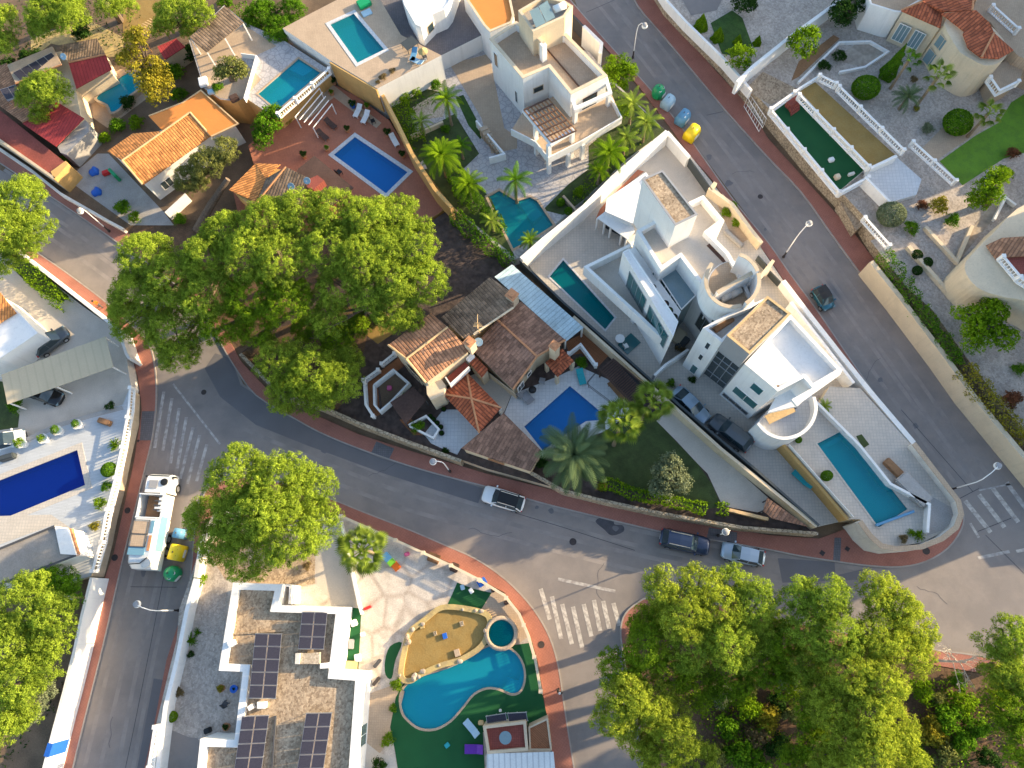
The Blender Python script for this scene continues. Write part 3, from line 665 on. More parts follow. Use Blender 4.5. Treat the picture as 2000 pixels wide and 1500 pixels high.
def palm_crown(kind, m, n=34, spread=1.0, seed=3):
    key = (kind, m, n, seed)
    if key in _fm: return _fm[key]
    base = frond_mesh(kind); rng = random.Random(seed); co = np.empty(len(base.vertices) * 3, np.float32); base.vertices.foreach_get('co', co); co = co.reshape(-1, 3)
    polys = [tuple(p.vertices) for p in base.polygons]; V, F_, RN = [], [], []; k = 0
    for i in range(n):
        f = i / (n - 1); az = i * 2.39996 + rng.uniform(-.2, .2); el = (R(78) * (1 - f) ** 1.2 - R(14) * f if kind == 'fan' else R(74) * (1 - f) ** 1.1 - R(20) * f) + rng.uniform(-.1, .1); s = rng.uniform(.85, 1.08) * (.62 + .38 * min(1, f * 2.2 + .25))
        m_ = Matrix.Rotation(az, 3, 'Z') @ Matrix.Rotation(-el, 3, 'Y') @ Matrix.Rotation(rng.uniform(-.3, .3), 3, 'X')
        V.append(co @ np.array(m_).T * s); F_ += [tuple(v + k for v in p) for p in polys]; k += len(co); RN += [min(1, max(0, (1 - f) * .6 + rng.uniform(0, .5)))] * len(polys)
    me = bpy.data.meshes.new('fronds'); me.from_pydata(np.concatenate(V).tolist(), [], F_); me.attributes.new('rnd', 'FLOAT', 'FACE').data.foreach_set('value', np.array(RN, np.float32)); me.materials.append(LM[m])
    _fm[key] = me; return me
def palm(px_, py_, rp, h, label, kind='fan', m='palm', zb=0.0, n=34, seed=3, lean=(0, 0), cat='palm tree', group=None):
    """px,py: centre of the crown as it shows, rp its radius in px, h trunk height"""
    c = P(px_, py_, zb + h); k = PXM(px_, py_, zb + h); sc = (rp / k) / (1.75 if kind == 'fan' else 2.6)
    t = thing('palm_tree', label, cat, (c.x - lean[0], c.y - lean[1], zb), 0, group)
    f = link('fronds', palm_crown(kind, m, n, seed=seed), None, t); f.location = (lean[0], lean[1], h); f.scale = (sc,) * 3; f.rotation_euler = (0, 0, seed * 1.3)
    bm = bmesh.new(); r = .10 + .05 * sc; q = [(lean[0] * (s ** 1.6), lean[1] * (s ** 1.6), h * s - .1) for s in (0, .25, .5, .75, 1)]
    tube(bm, q, [r * 1.5, r * 1.05, r, r * .95, r * 1.3], 8); obj('trunk', bm, M['palm_bark'], t); return t
# ================= the setting: ground, roads, pavements, plots =================
def gsheet(name, x0, y0, x1, y1, z, m):
    bm = bmesh.new(); fold(bm, [(x0, y0, z), (x1, y0, z), (x1, y1, z), (x0, y1, z)], ((0, 1, 2, 3),)); return tag(obj(name, bm, M[m]), kind='structure')
gsheet('ground', -700, -500, 700, 900, 0.0, 'earth')
slab('road', [(-60, 300), (82, 375), (230, 473), (330, 560), (450, 695), (475, 750), (566, 812), (680, 868), (870, 928), (1000, 968), (1150, 1005), (1400, 1055), (1560, 1085), (1700, 1105), (1875, 1035), (1870, 985), (1690, 750), (1540, 530), (1330, 245), (1130, 20), (1100, -60), (1200, -60), (1245, 10), (1400, 195), (1565, 375), (1700, 560), (1925, 840), (2010, 960), (2120, 1080), (2300, 1260), (2000, 1297), (1840, 1270), (1533, 1212), (1270, 1165), (1215, 1210), (1216, 1300), (1240, 1400), (1275, 1560), (1125, 1560), (1098, 1360), (1060, 1215), (970, 1125), (800, 1035), (648, 975), (480, 935), (405, 965), (362, 1190), (318, 1370), (285, 1560), (125, 1560), (200, 1265), (262, 1000), (303, 800), (297, 685), (195, 590), (90, 505), (-60, 410)], .006, 'asphalt')
# newer strips and repairs in the asphalt
for q in ([(566, 815), (470, 752), (452, 700), (420, 690), (400, 720), (430, 775), (500, 830), (600, 870), (750, 925), (934, 983), (944, 954), (870, 931), (740, 894)],
          [(300, 1500), (332, 1330), (300, 1325), (268, 1500)]):
    slab('road_patch', q, .011, 'asphalt_dark')
slab('road_patch', [(1519, 1090), (1630, 1098), (1632, 1124), (1700, 1108), (1692, 1132), (1528, 1138)], .011, 'asphalt_dark')
slab('road_patch', smooth([(1163, 1018), (1180, 1009), (1198, 1012), (1200, 1024), (1216, 1026), (1218, 1038), (1195, 1046), (1180, 1034)], 3, True), .011, 'asphalt_patch')
# thin dark lines in the road surface
for q in (([(1185, 700), (1230, 760)],), ):
    pass
def line(pts, w, m, z=.014, name='road_marking', n=1):
    bm = bmesh.new(); W = px(pts, z); l, r = ribbon_loops(W, w); k = len(W); vs = [bm.verts.new((*p, z)) for p in l + r]
    for i in range(k - 1): bm.faces.new((vs[k + i], vs[k + i + 1], vs[i + 1], vs[i]))
    return tag(obj(name, bm, M[m], origin=(*W[0], z)), kind='structure')
for q in ([(1145, 24), (1200, 0)], [(1380, 225), (1412, 218)], [(1864, 979), (1912, 954)], [(1910, 1038), (1975, 1012)], [(1925, 1045), (2000, 1120)], [(320, 1125), (296, 1250), (262, 1420), (245, 1500)], [(255, 1146), (345, 1147)], [(1000, 1000), (1100, 1030), (1240, 1075)], [(1760, 800), (1900, 960)]):
    line(q, .06, 'asphalt_patch', name='dark_road_line')  # thin dark lines laid over the asphalt
# lanes polished by tyres
for q in ([(1175, 0), (1300, 158), (1420, 318), (1540, 478), (1660, 640), (1790, 820), (1880, 940)], [(1210, 0), (1330, 160), (1470, 330), (1590, 480), (1720, 660), (1840, 830), (1930, 950)], [(480, 795), (600, 850), (760, 915), (900, 962), (1050, 1000), (1250, 1052), (1500, 1100), (1750, 1135)], [(470, 850), (600, 905), (760, 968), (900, 1010), (1050, 1052), (1250, 1100), (1500, 1150), (1750, 1185)], [(330, 800), (305, 960), (270, 1130), (230, 1290), (180, 1500)], [(370, 830), (352, 960), (322, 1130), (285, 1290), (245, 1500)], [(0, 340), (150, 440), (300, 560), (400, 690)], [(0, 385), (120, 465), (260, 570), (340, 700)]):
    for o_ in (-.75, .75):
        W = px(smooth(q, 4), .008); l, r = ribbon_loops(W, abs(o_) * 2); l = l if o_ > 0 else r; bm = bmesh.new(); a_, b_ = ribbon_loops(l, .42); vs = [bm.verts.new((*p, .0085 if o_ > 0 else .0095)) for p in a_ + b_]
        for i in range(len(W) - 1): bm.faces.new((vs[len(W) + i], vs[len(W) + i + 1], vs[i + 1], vs[i]))
        tag(obj('road_wear', bm, M['asphalt_worn'], origin=(*W[0], .008)), kind='structure')
# cracks and stains
_r = random.Random(12)
for (x, y) in ((1000, 1040), (720, 930), (1430, 340), (1720, 700), (1850, 1180), (220, 1400), (1180, 1100)):
    a0 = _r.uniform(0, 6.28); q = [(x, y)]
    for k in range(_r.randint(5, 11)): a0 += _r.uniform(-.6, .6); q.append((q[-1][0] + 9 * math.cos(a0), q[-1][1] + 9 * math.sin(a0)))
    line(q, _r.uniform(.02, .04), 'asphalt_patch', .0135, 'road_crack')
for k in range(16):
    t = _r.random(); x, y = _r.choice([(1250 + 560 * t, 130 + 730 * t), (520 + 900 * t, 850 + 240 * t), (330 - 100 * t, 800 + 640 * t)]); rr = _r.uniform(3, 8)
    slab('road_stain', [(x + rr * (1 + .4 * _r.uniform(-1, 1)) * math.cos(a * .7), y + rr * (1 + .4 * _r.uniform(-1, 1)) * math.sin(a * .7)) for a in range(9)], .0112 + .00013 * k, 'asphalt_dark')
# painted stripes
for a, b in (((320, 765), (302, 875)), ((336, 778), (318, 880)), ((350, 797), (333, 905)), ((364, 815), (346, 915)), ((377, 835), (352, 935)), ((390, 850), (366, 945)), ((404, 868), (384, 940))):
    line([a, b], .34, 'paint_faint')
line([(338, 750), (430, 868)], .22, 'paint_faint')
for a, b in (((1056, 1150), (1074, 1210)), ((1078, 1165), (1096, 1248)), ((1098, 1180), (1117, 1258)), ((1119, 1185), (1137, 1265)), ((1140, 1180), (1155, 1243)), ((1160, 1172), (1172, 1232)), ((1178, 1174), (1190, 1228)), ((1198, 1178), (1210, 1222))):
    line([a, b], .42, 'paint')
line([(1090, 1131), (1202, 1155)], .3, 'paint_faint')
for i in range(6):
    line([(1885 + i * 27, 978 - i * 12), (1935 + i * 27, 1040 - i * 10)], .45, 'paint' if i < 3 else 'paint_faint')
line([(1912, 958), (1975, 945)], .15, 'paint_faint'); line([(1895, 1022), (1912, 1050)], .25, 'paint'); line([(1910, 1090), (1972, 1077)], .3, 'paint_faint'); line([(1985, 1077), (2010, 1072)], .3, 'paint')
# pavements (raised) and kerbs
PV = .13
def pave(pts, m='pavement', z=PV): return slab('pavement', pts, z, m, -.02)
K_left_up = smooth([(-40, 292), (60, 358), (150, 418), (232, 475), (330, 545), (400, 612), (430, 668), (462, 722), (500, 772), (566, 812)], 3)
pave(K_left_up + [(545, 785), (470, 705), (440, 650), (400, 590), (330, 520), (240, 447), (120, 377), (60, 330), (-40, 262)])
K_left_low = smooth([(-40, 420), (90, 505), (140, 540), (200, 585), (262, 640), (290, 672), (301, 710), (305, 760), (303, 810), (296, 860), (284, 910), (272, 960), (250, 1050), (232, 1125), (200, 1265), (160, 1425), (135, 1530)], 3)
pave(K_left_low + [(100, 1530), (130, 1410), (160, 1290), (190, 1170), (222, 1080), (240, 1000), (262, 900), (277, 800), (270, 740), (255, 690), (230, 645), (160, 590), (75, 522), (33, 492), (-40, 450)])
pave([(1, 1)] and [(277, 803), (302, 803), (296, 860), (273, 860)], 'pavement_grey', PV + .006)
K_main = smooth([(566, 812), (620, 842), (680, 868), (740, 890), (800, 910), (870, 930), (960, 953), (1050, 980), (1150, 1005), (1250, 1029), (1300, 1040), (1400, 1056), (1500, 1073), (1560, 1085), (1630, 1096), (1700, 1105), (1760, 1107), (1810, 1096), (1852, 1070), (1877, 1035), (1882, 1005), (1865, 975), (1800, 890), (1750, 825), (1700, 757), (1660, 700), (1600, 612), (1540, 530), (1500, 473), (1440, 400), (1400, 345), (1330, 247), (1262, 165), (1200, 98), (1140, 30), (1080, -40)], 3)
inner = [(1060, -40), (1118, 25), (1180, 90), (1245, 165), (1310, 250), (1345, 300), (1390, 350), (1425, 402), (1488, 484), (1530, 545), (1590, 625), (1680, 758), (1790, 900), (1840, 975), (1830, 1040), (1770, 1075), (1735, 1078), (1700, 1062), (1665, 1028), (1600, 1052), (1500, 1045), (1400, 1028), (1250, 1000), (1100, 962), (950, 925), (800, 880), (700, 848), (620, 812), (560, 795)]
pave(K_main + inner)
pave([(1385, 1030), (1440, 1040), (1438, 1062), (1380, 1052)], 'pavement_grey', PV + .006)
pave([(1630, 1050), (1643, 1050), (1641, 1098), (1627, 1096)], 'pavement_grey', PV + .006)
pave([(735, 862), (770, 876), (760, 897), (725, 884)], 'pavement_grey', PV + .006)
K_mid = smooth([(285, 1530), (318, 1370), (350, 1240), (372, 1125), (380, 1040), (400, 962), (430, 940), (480, 933), (560, 945), (648, 975), (710, 1000), (800, 1035), (870, 1065), (930, 1092), (985, 1130), (1030, 1175), (1060, 1218), (1080, 1262), (1092, 1310), (1100, 1365), (1110, 1430), (1126, 1530)], 3)
pave(K_mid + [(1090, 1530), (1070, 1420), (1060, 1350), (1050, 1290), (1035, 1240), (1015, 1195), (985, 1157), (880, 1100), (750, 1042), (663, 1005), (560, 970), (430, 1000), (395, 1060), (357, 1190), (325, 1290), (298, 1430), (275, 1530)])
K_right = smooth([(1225, -40), (1245, 10), (1300, 75), (1400, 195), (1432, 232), (1500, 307), (1565, 375), (1625, 458), (1700, 560), (1800, 690), (1862, 752), (1925, 840), (1960, 890), (2060, 1010)], 3)
pave(K_right + [(2100, 990), (2000, 885), (1950, 820), (1895, 750), (1800, 625), (1710, 510), (1668, 455), (1595, 375), (1500, 270), (1460, 205), (1400, 140), (1300, 30), (1255, -40)])
K_forest = smooth([(1285, 1530), (1265, 1480), (1250, 1430), (1232, 1350), (1215, 1262), (1213, 1225), (1222, 1198), (1245, 1178), (1275, 1168), (1400, 1180), (1533, 1212), (1700, 1245), (1840, 1271), (1900, 1279), (2080, 1310)], 3)
pave(K_forest + [(2080, 1345), (1890, 1310), (1760, 1288), (1533, 1240), (1400, 1208), (1270, 1195), (1245, 1235), (1262, 1350), (1290, 1430), (1315, 1530)])
for k in (K_left_up, K_left_low, K_main, K_mid, K_right, K_forest): kerb(k)
# manholes and grates
def manhole(x, y, r, label, sq=False, z=.02):
    bm = bmesh.new()
    if sq: p = P(x, y, z); box(bm, (p.x, p.y, z), (r * 2, r * 2, .03), .9)
    else: p = P(x, y, z); lathe(bm, [(0.001, z - .01), (0.001, z + .01), (r * .8, z + .012), (r * .82, z + .004), (r, z + .01), (r, z - .012)][::-1], (p.x, p.y, 0), 14)
    return tag(obj('manhole_cover', bm, M['iron'], origin=p), label, 'manhole cover')
for x, y, r, l, sq, z in ((1119, 1058, .36, 'round iron manhole cover in the middle of the curved main road', 0, .012), (398, 766, .3, 'round manhole cover on the junction beside the worn diagonal line', 0, .012), (249, 997, .32, 'round manhole on the red pavement beside the refuse truck', 0, .14), (224, 1089, .34, 'round manhole on the red pavement below the refuse truck', 0, .14), (1057, 1259, .33, 'round rusty cover on the orange pavement by the kidney pool', 0, .14), (1809, 1076, .36, 'round manhole on the sunlit pavement of the rounded corner', 0, .14), (1606, 1080, .22, 'square grate on the pavement left of the grey strip', 1, .14), (1655, 1072, .2, 'square grate on the pavement right of the grey strip', 1, .14), (1730, 550, .18, 'small square cover on the red pavement by the cream retaining wall', 1, .14), (163, 1329, .16, 'small square cover on the sunlit pavement by the white wall', 1, .14), (1485, 384, .3, 'round cover in the upper part of the right hand street', 0, .012), (270, 861, .12, 'small dark cover at the wall where the pavement turns red', 1, .14)):
    manhole(x, y, r, l, sq, z)
# ---- plots, each a raised terrace ----
slab('plot_ground', [(455, 372), (500, 335), (485, 285), (540, 225), (575, 205), (625, 150), (700, 190), (760, 235), (800, 300), (845, 370), (872, 404), (858, 416), (818, 440), (470, 440)], 1.5, 'terracotta_floor', -.05, holes=[[(650, 302), (693, 266), (798, 336), (754, 379)]], side='ochre')
CVH = [(1022, 833), (1113, 752), (1180, 808), (1172, 822), (1145, 824), (1108, 848), (1060, 882)]
slab('plot_ground', [(878, 408), (1000, 512), (1140, 652), (1300, 800), (1598, 1040), (1450, 1026), (1300, 1001), (1100, 957), (950, 915), (800, 862), (700, 824), (620, 790), (545, 768), (468, 690)], 1.5, 'soil_dark', -.05, holes=[CVH], side='beige')
BCH = smooth([(785, 1390), (782, 1360), (795, 1336), (830, 1318), (872, 1305), (905, 1290), (940, 1268), (965, 1260), (998, 1268), (1018, 1290), (1025, 1320), (1018, 1348), (1000, 1356), (975, 1346), (950, 1344), (925, 1356), (905, 1380), (880, 1408), (850, 1424), (820, 1423), (798, 1408)], 3, True)
slab('plot_ground', [(398, 1030), (420, 1000), (560, 972), (663, 1008), (750, 1044), (880, 1102), (985, 1160), (1015, 1198), (1034, 1242), (1048, 1292), (1058, 1350), (1068, 1420), (1084, 1540), (275, 1540), (330, 1310), (360, 1190)], 1.5, 'flag', -.05, holes=[BCH], side='beige')
LPH = [(-60, 960), (152, 877), (168, 948), (-60, 1042)]
slab('plot_ground', [(-80, 860), (40, 870), (120, 826), (240, 790), (252, 760), (250, 820), (235, 880), (222, 945), (205, 1010), (195, 1060), (178, 1125), (100, 1150), (-80, 1160)], 2.2, 'deck_plank', -.05, holes=[LPH], side='beige')
slab('plot_ground', [(-80, 860), (40, 874), (120, 830), (242, 792), (256, 755), (245, 690), (222, 640), (160, 597), (75, 530), (30, 500), (-80, 450)], 1.6, 'concrete_light', -.05, side='white_dirty')
slab('plot_ground', [(-80, 1160), (100, 1145), (178, 1130), (160, 1200), (145, 1270), (125, 1350), (103, 1430), (75, 1560), (-80, 1560)], 1.5, 'earth', -.05, side='white_dirty')
slab('plot_ground', [(1272, 1172), (1240, 1200), (1236, 1240), (1255, 1350), (1285, 1430), (1320, 1560), (2200, 1560), (2200, 1360), (1890, 1312), (1760, 1290), (1533, 1242), (1400, 1212)], .16, 'forest_floor', -.05)
T5H = [(951, 384), (975, 371), (1010, 392), (1035, 384), (1050, 392), (1082, 440), (1035, 470), (1002, 487)]
slab('plot_ground', [(745, 172), (862, 112), (905, 60), (1150, 100), (1190, 150), (1300, 255), (1215, 320), (1090, 432), (1020, 502), (1000, 508), (880, 400), (820, 318)], 1.5, 'deck_lilac', -.05, holes=[T5H], side='white')
T4H = [(643, 47), (691, 25), (752, 97), (698, 124)]
slab('upper_terrace', [(552, 55), (705, -25), (740, -5), (783, 68), (862, 108), (737, 173), (645, 118)], 5.5, 'deck_tan', -.05, holes=[T4H], side='white')
slab('upper_terrace', [(705, -40), (900, -40), (985, 40), (942, 68), (862, 108), (783, 68), (730, 0)], 4.0, 'pavement_grey', -.05, side='white')
L4H = [(502, 183), (583, 113), (628, 142), (542, 216)]
slab('upper_terrace', [(478, 190), (462, 198), (430, 194), (398, 172), (368, 76), (438, 10), (480, 45), (548, 75), (640, 134), (540, 222), (520, 218)], 4.2, 'deck_lilac', -.05, holes=[L4H], side='ochre')
VM1 = [(1072, 540), (1100, 506), (1202, 620), (1182, 645)]
slab('plot_ground', [(1022, 502), (1100, 440), (1215, 322), (1305, 262), (1345, 300), (1390, 355), (1470, 460), (1530, 548), (1640, 690), (1700, 790), (1560, 870), (1655, 1015), (1590, 1030), (1320, 800), (1180, 668), (1040, 528)], 1.5, 'deck', -.05, holes=[VM1], side='white')
VM2 = [(1594, 866), (1650, 837), (1775, 995), (1716, 1032)]
slab('plot_ground', [(1529, 866), (1600, 790), (1620, 755), (1680, 758), (1790, 880), (1862, 985), (1868, 1010), (1845, 1038), (1800, 1060), (1745, 1068), (1720, 1062), (1700, 1040), (1680, 1014), (1655, 1014)], 2.8, 'deck', -.05, holes=[VM2], side='cream')
slab('plot_ground', [(1265, -60), (1302, 0), (1340, 40), (1416, 115), (1470, 178), (1505, 215), (1600, 330), (1640, 372), (1690, 425), (1720, 475), (1760, 520), (1900, 715), (1990, 830), (2150, 1030), (2400, 1000), (2400, -60)], 2.6, 'gravel_grey', -.05, side='stone')
# ================= buildings =================
def bx_part(name, parent, pts, z1, z0, m):
    bm = bmesh.new(); prism(bm, [px(pts, z1)], z1, z0); return obj(name, bm, M[m], parent)
def post(parent, x, y, z1, z0, s, m, name='column', rz=.6):
    p = P(x, y, z1); bm = bmesh.new(); box(bm, (p.x, p.y, (z1 + z0) / 2), (s, s, z1 - z0), rz); return obj(name, bm, M[m], parent)
def beams(parent, a, b, c, z, n, m, wdt=.10, h=.14, name='slat'):
    """slats from edge a-b swept to a+(c-a)"""
    A, B, Cc = P(*a, z), P(*b, z), P(*c, z); bm = bmesh.new()
    for i in range(n):
        q = (Cc - A) * (i / (n - 1)); ribbon(bm, [(A + q).xy[:], (B + q).xy[:]], z, z - h, wdt)
    return obj(name, bm, M[m], parent)
def cap(parent, pts, z, w, m='white', h=.06, name='coping', closed=False):
    W = px(pts, z); bm = bmesh.new(); ribbon(bm, W, z, z - h, w); return obj(name, bm, M[m], parent)
def base_of(pts, z=0): c = ctr(px(pts, z)); return (c[0], c[1], z)

# ---- the modern white villa on the right hand plot ----
VM = wthing('modern_villa', 'white modern villa with gravel tower roof, round roof terrace and long balcony', 'house', P(1340, 520, 1.5))
main = [(1243, 450), (1284, 427), (1330, 402), (1374, 381), (1415, 431), (1385, 453), (1424, 493), (1450, 540), (1478, 600), (1416, 617), (1329, 502), (1291, 527)]
block(VM, main, 11.02, 1.5, 'white', 'concrete_light', .9, .35)
block(VM, [(1255, 350), (1294, 333), (1362, 419), (1319, 440)], 14.47, 6.33, 'white', 'gravel', .06, .12, capm='grey')
block(VM, [(1185, 388), (1262, 336), (1310, 410), (1284, 427), (1234, 436), (1182, 413)], 4.7, 1.5, 'white', 'white', .25, .3)
# bedrooms above the pool
block(VM, [(1216, 492), (1229, 485), (1325, 628), (1315, 657)], 10.06, 1.5, 'white', 'white', .08, .14)
bx_part('gutter_balcony', VM, [(1229, 487), (1240, 482), (1330, 608), (1322, 626)], 8.54, 1.5, 'white')
window(VM, (1216, 492), (1315, 657), 10.06, .17, .52, 5.50, 8.95, 'glass_teal', 'grey', 3, out=1)
window(VM, (1216, 492), (1315, 657), 10.06, .58, .95, 5.50, 8.95, 'glass_teal', 'grey', 3, out=1)
# balcony slab and parapet
bx_part('balcony_floor', VM, [(1146, 521), (1232, 479), (1320, 640), (1300, 672), (1240, 612)], 5.36, 4.81, 'concrete_light')
wall('parapet', [(1232, 478), (1145, 521), (1255, 622), (1307, 672)], 6.74, 4.81, .32, 'white', None, parent=VM)
post(VM, 1244, 604, 4.81, 1.5, .5, 'white'); post(VM, 1296, 668, 4.81, 1.5, .9, 'white')
# glazed stair between the bedrooms and the roof terrace
bm = bmesh.new(); q = px([(1288, 538), (1328, 521), (1361, 574), (1331, 604)], 8.26); prism(bm, [q], 8.19, 1.5); obj('stair_glazing', bm, M['glass_teal'], VM)
bm = bmesh.new(); prism(bm, [offs(ccw(q), -.06)], 8.30, 8.21); obj('glass_roof', bm, M['glass_sky'], VM)
cap(VM, [(1288, 538), (1328, 521), (1361, 574), (1331, 604), (1288, 538)], 8.43, .12, 'white')
for f in (.3, .55, .8):
    a = P(1288, 538, 8.40).lerp(P(1331, 604, 8.40), f); bm = bmesh.new(); box(bm, (a.x, a.y, 6.74), (.12, .12, 3.02), .5); obj('mullion', bm, M['white'], VM)
window(VM, (1329, 502), (1416, 617), 11.02, .66, .9, 3.85, 7.16, 'glass', 'grey', 1, out=1)
window(VM, (1329, 502), (1416, 617), 11.02, .86, .97, 7.71, 9.37, 'glass_teal', 'white', 0, out=1)
window(VM, (1243, 450), (1291, 527), 11.02, .80, .88, 6.33, 9.09, 'glass_teal', 'white', 0, out=1)
# round roof terrace
def arc(cx_, cy_, r, a0, a1, z, n=16, sq=1.0): return [(cx_ + r * math.cos(R(a0 + (a1 - a0) * i / n)), cy_ - r * sq * math.sin(R(a0 + (a1 - a0) * i / n))) for i in range(n + 1)]
bx_part('round_terrace_wall', VM, arc(1430, 560, 50, 0, 350, 8, 26), 10.61, 6.33, 'white')
bm = bmesh.new(); prism(bm, [px(arc(1430, 557, 46, 0, 350, 8, 26), 10.64)], 10.65); obj('round_terrace_floor', bm, M['deck_tan'], VM)
for a0, a1, zt in ((75, 20, 14.06), (140, 290, 13.09), (15, -60, 13.51)):
    W = px(arc(1431, 547, 52, a0, a1, zt), zt); bm = bmesh.new(); ribbon(bm, W, zt - .05, 9.64, .3); obj('round_terrace_wall', bm, M['white'], VM)
    bm = bmesh.new(); ribbon(bm, W, zt, zt - .05, .36); obj('coping', bm, M['beige'], VM)
W = px([(1401, 571), (1470, 532)], 13.23); bm = bmesh.new(); ribbon(bm, W, 13.16, 10.61, .3); obj('round_terrace_wall', bm, M['white'], VM)
bm = bmesh.new(); ribbon(bm, W, 13.23, 13.16, .36); obj('coping', bm, M['beige'], VM)
# porch kitchen
bx_part('porch_roof', VM, [(1182, 413), (1236, 437), (1240, 452), (1225, 467), (1166, 425)], 3.95, 3.8, 'white')
for x, y in ((1167, 427), (1181, 436), (1193, 444), (1214, 458), (1224, 466)): post(VM, x, y, 3.8, 1.5, .18, 'white')
bx_part('kitchen_counter', VM, [(1186, 428), (1232, 452), (1226, 460), (1181, 436)], 2.4, 1.5, 'black')
bx_part('parapet', VM, [(1224, 466), (1240, 452), (1246, 458), (1232, 478)], 3.0, 1.5, 'white')
# ---- second white volume, gravel roof over a dark glass stair hall ----
VB = wthing('modern_villa', 'white modern villa with dark glass stair hall and half round balcony', 'house', P(1490, 720, 1.5))
block(VB, [(1373, 640), (1417, 615), (1462, 597), (1500, 580), (1425, 655), (1410, 669)], 12.26, 1.5, 'white', 'concrete', .9, .28)
block(VB, [(1420, 655), (1499, 579), (1544, 613), (1464, 691)], 14.47, 10.75, 'grey', 'gravel', .06, .14, capm='wood_pale')
bm = bmesh.new(); prism(bm, [px([(1413, 668), (1500, 590), (1540, 622), (1458, 702)], 10.75)], 10.75, 1.5); obj('stair_hall', bm, M['glass'], VB)
block(VB, [(1454, 710), (1544, 614), (1645, 723), (1587, 757), (1570, 738), (1519, 764)], 11.57, 1.5, 'white', 'white', .7, .3)
# glazing bars of the stair hall
a, b = Vector(P2(1413, 668, 10.75)), Vector(P2(1458, 702, 10.75)); e = (b - a).normalized(); nn = Vector((e.y, -e.x)) * 1
bm = bmesh.new(); rz = math.atan2(e.y, e.x); Lw = (b - a).length
for i in range(4):
    c = a + e * Lw * i / 3 + nn * .04; box(bm, (c.x, c.y, 6.33), (.08, .1, 8.95), rz)
for zz in (3.02, 5.78, 7.16, 8.54, 9.64):
    c = (a + b) / 2 + nn * .04; box(bm, (c.x, c.y, zz), (Lw, .08, .07), rz)
obj('glazing_bar', bm, M['grey'], VB)
window(VB, (1373, 640), (1410, 669), 12.26, .45, .68, 8.95, 10.47, 'glass', 'white', 0, out=1)
window(VB, (1373, 640), (1410, 669), 12.26, .45, .68, 5.78, 7.16, 'glass', 'white', 0, out=1)
window(VB, (1373, 640), (1410, 669), 12.26, .40, .75, 1.64, 3.85, 'glass_teal', 'white', 0, out=1)
window(VB, (1454, 710), (1519, 764), 11.57, .45, .78, 8.12, 9.78, 'glass_teal', 'white', 0, out=1)
window(VB, (1454, 710), (1519, 764), 11.57, .18, .92, 4.54, 6.33, 'glass_teal', 'white', 1, out=1)
window(VB, (1454, 710), (1519, 764), 11.57, .05, .9, 2.05, 2.88, 'glass', 'grey', 3, out=1)
# notch balcony with its white corner roof and the half round terrace
bx_part('balcony_floor', VB, [(1519, 768), (1570, 744), (1590, 760), (1560, 792), (1500, 806)], 7.71, 7.16, 'white')
bx_part('canopy', VB, [(1587, 757), (1645, 723), (1641, 732), (1556, 792), (1546, 780)], 11.16, 10.75, 'white')
hr = smooth([(1480, 826), (1500, 846), (1530, 856), (1562, 848), (1584, 828), (1594, 800), (1590, 775)], 4)
bx_part('round_balcony_floor', VB, hr + [(1560, 770), (1500, 800)], 4.95, 1.5, 'deck_white')
W = px(hr, 6.19); bm = bmesh.new(); ribbon(bm, W, 6.19, 1.5, .3); obj('round_balcony_wall', bm, M['white'], VB)
# ---- the brown roofed house in the middle ----
CV = wthing('tiled_house', 'rambling cream house with brown tiled roofs, chimneys and a red pyramid roofed porch', 'house', P(930, 720, 1.5))
V = [(759, 675, 7.0), (842, 612, 7.0), (875, 640, 8.1), (794, 702, 8.1), (918, 684, 7.0), (832, 748, 7.0)]
troof(CV, V, [(0, 1, 2, 3), (3, 2, 4, 5)], 'roof_clay', ridges=[(3, 2), (0, 3), (3, 5)], ridge='ridge_pale'); walls_under(CV, [(759, 675, 6.9), (842, 612, 6.9), (918, 684, 6.9), (832, 748, 6.9)], 1.5, 'cream', .2)
V = [(862, 621, 6.4), (957, 542, 6.4), (1004, 576, 7.0), (1003, 602, 7.4), (925, 654, 7.4), (905, 662, 7.2)]
troof(CV, V, [(0, 1, 2, 3, 4, 5)], 'roof_mossy', ridges=[(3, 4)], ridge='cream'); walls_under(CV, [(866, 621, 6.2), (957, 548, 6.2), (1000, 580, 6.2), (1000, 602, 6.2), (925, 654, 6.2)], 1.5, 'cream', .15)
V = [(920, 682, 5.2), (972, 626, 6.1), (1049, 697, 6.1), (1002, 761, 5.2), (1018, 590, 5.4), (1104, 665, 5.3)]
troof(CV, V, [(0, 1, 2, 3), (1, 4, 5, 2)], 'roof_brown', ridges=[(1, 2), (2, 3), (2, 5)], ridge='ridge'); walls_under(CV, [(922, 682, 5.1), (972, 630, 5.1), (1018, 594, 5.1), (1102, 666, 5.1), (1050, 700, 5.1), (1002, 760, 5.1)], 1.5, 'cream', .25)
V = [(1065, 709, 4.0), (1098, 681, 4.0), (1121, 706, 4.0), (1089, 737, 4.0), (1093, 707, 4.5)]
troof(CV, V, [(0, 1, 4), (1, 2, 4), (2, 3, 4), (3, 0, 4)], 'roof_red', .1)
for x, y in ((1088, 734), (1118, 707), (1068, 710)): post(CV, x, y, 3.9, 1.5, .35, 'cream')
V = [(914, 706, 4.6), (926, 694, 5.0), (954, 722, 5.0), (941, 738, 4.6)]
troof(CV, V, [(0, 1, 2, 3)], 'roof_red', .1); walls_under(CV, V, 1.5, 'cream', .1)
bx_part('balcony_floor', CV, [(872, 738), (908, 706), (916, 714), (880, 748)], 4.6, 4.4, 'red_floor')
wall('balcony_railing', [(870, 736), (879, 750), (916, 716)], 5.5, 4.4, .12, 'white', None, parent=CV)
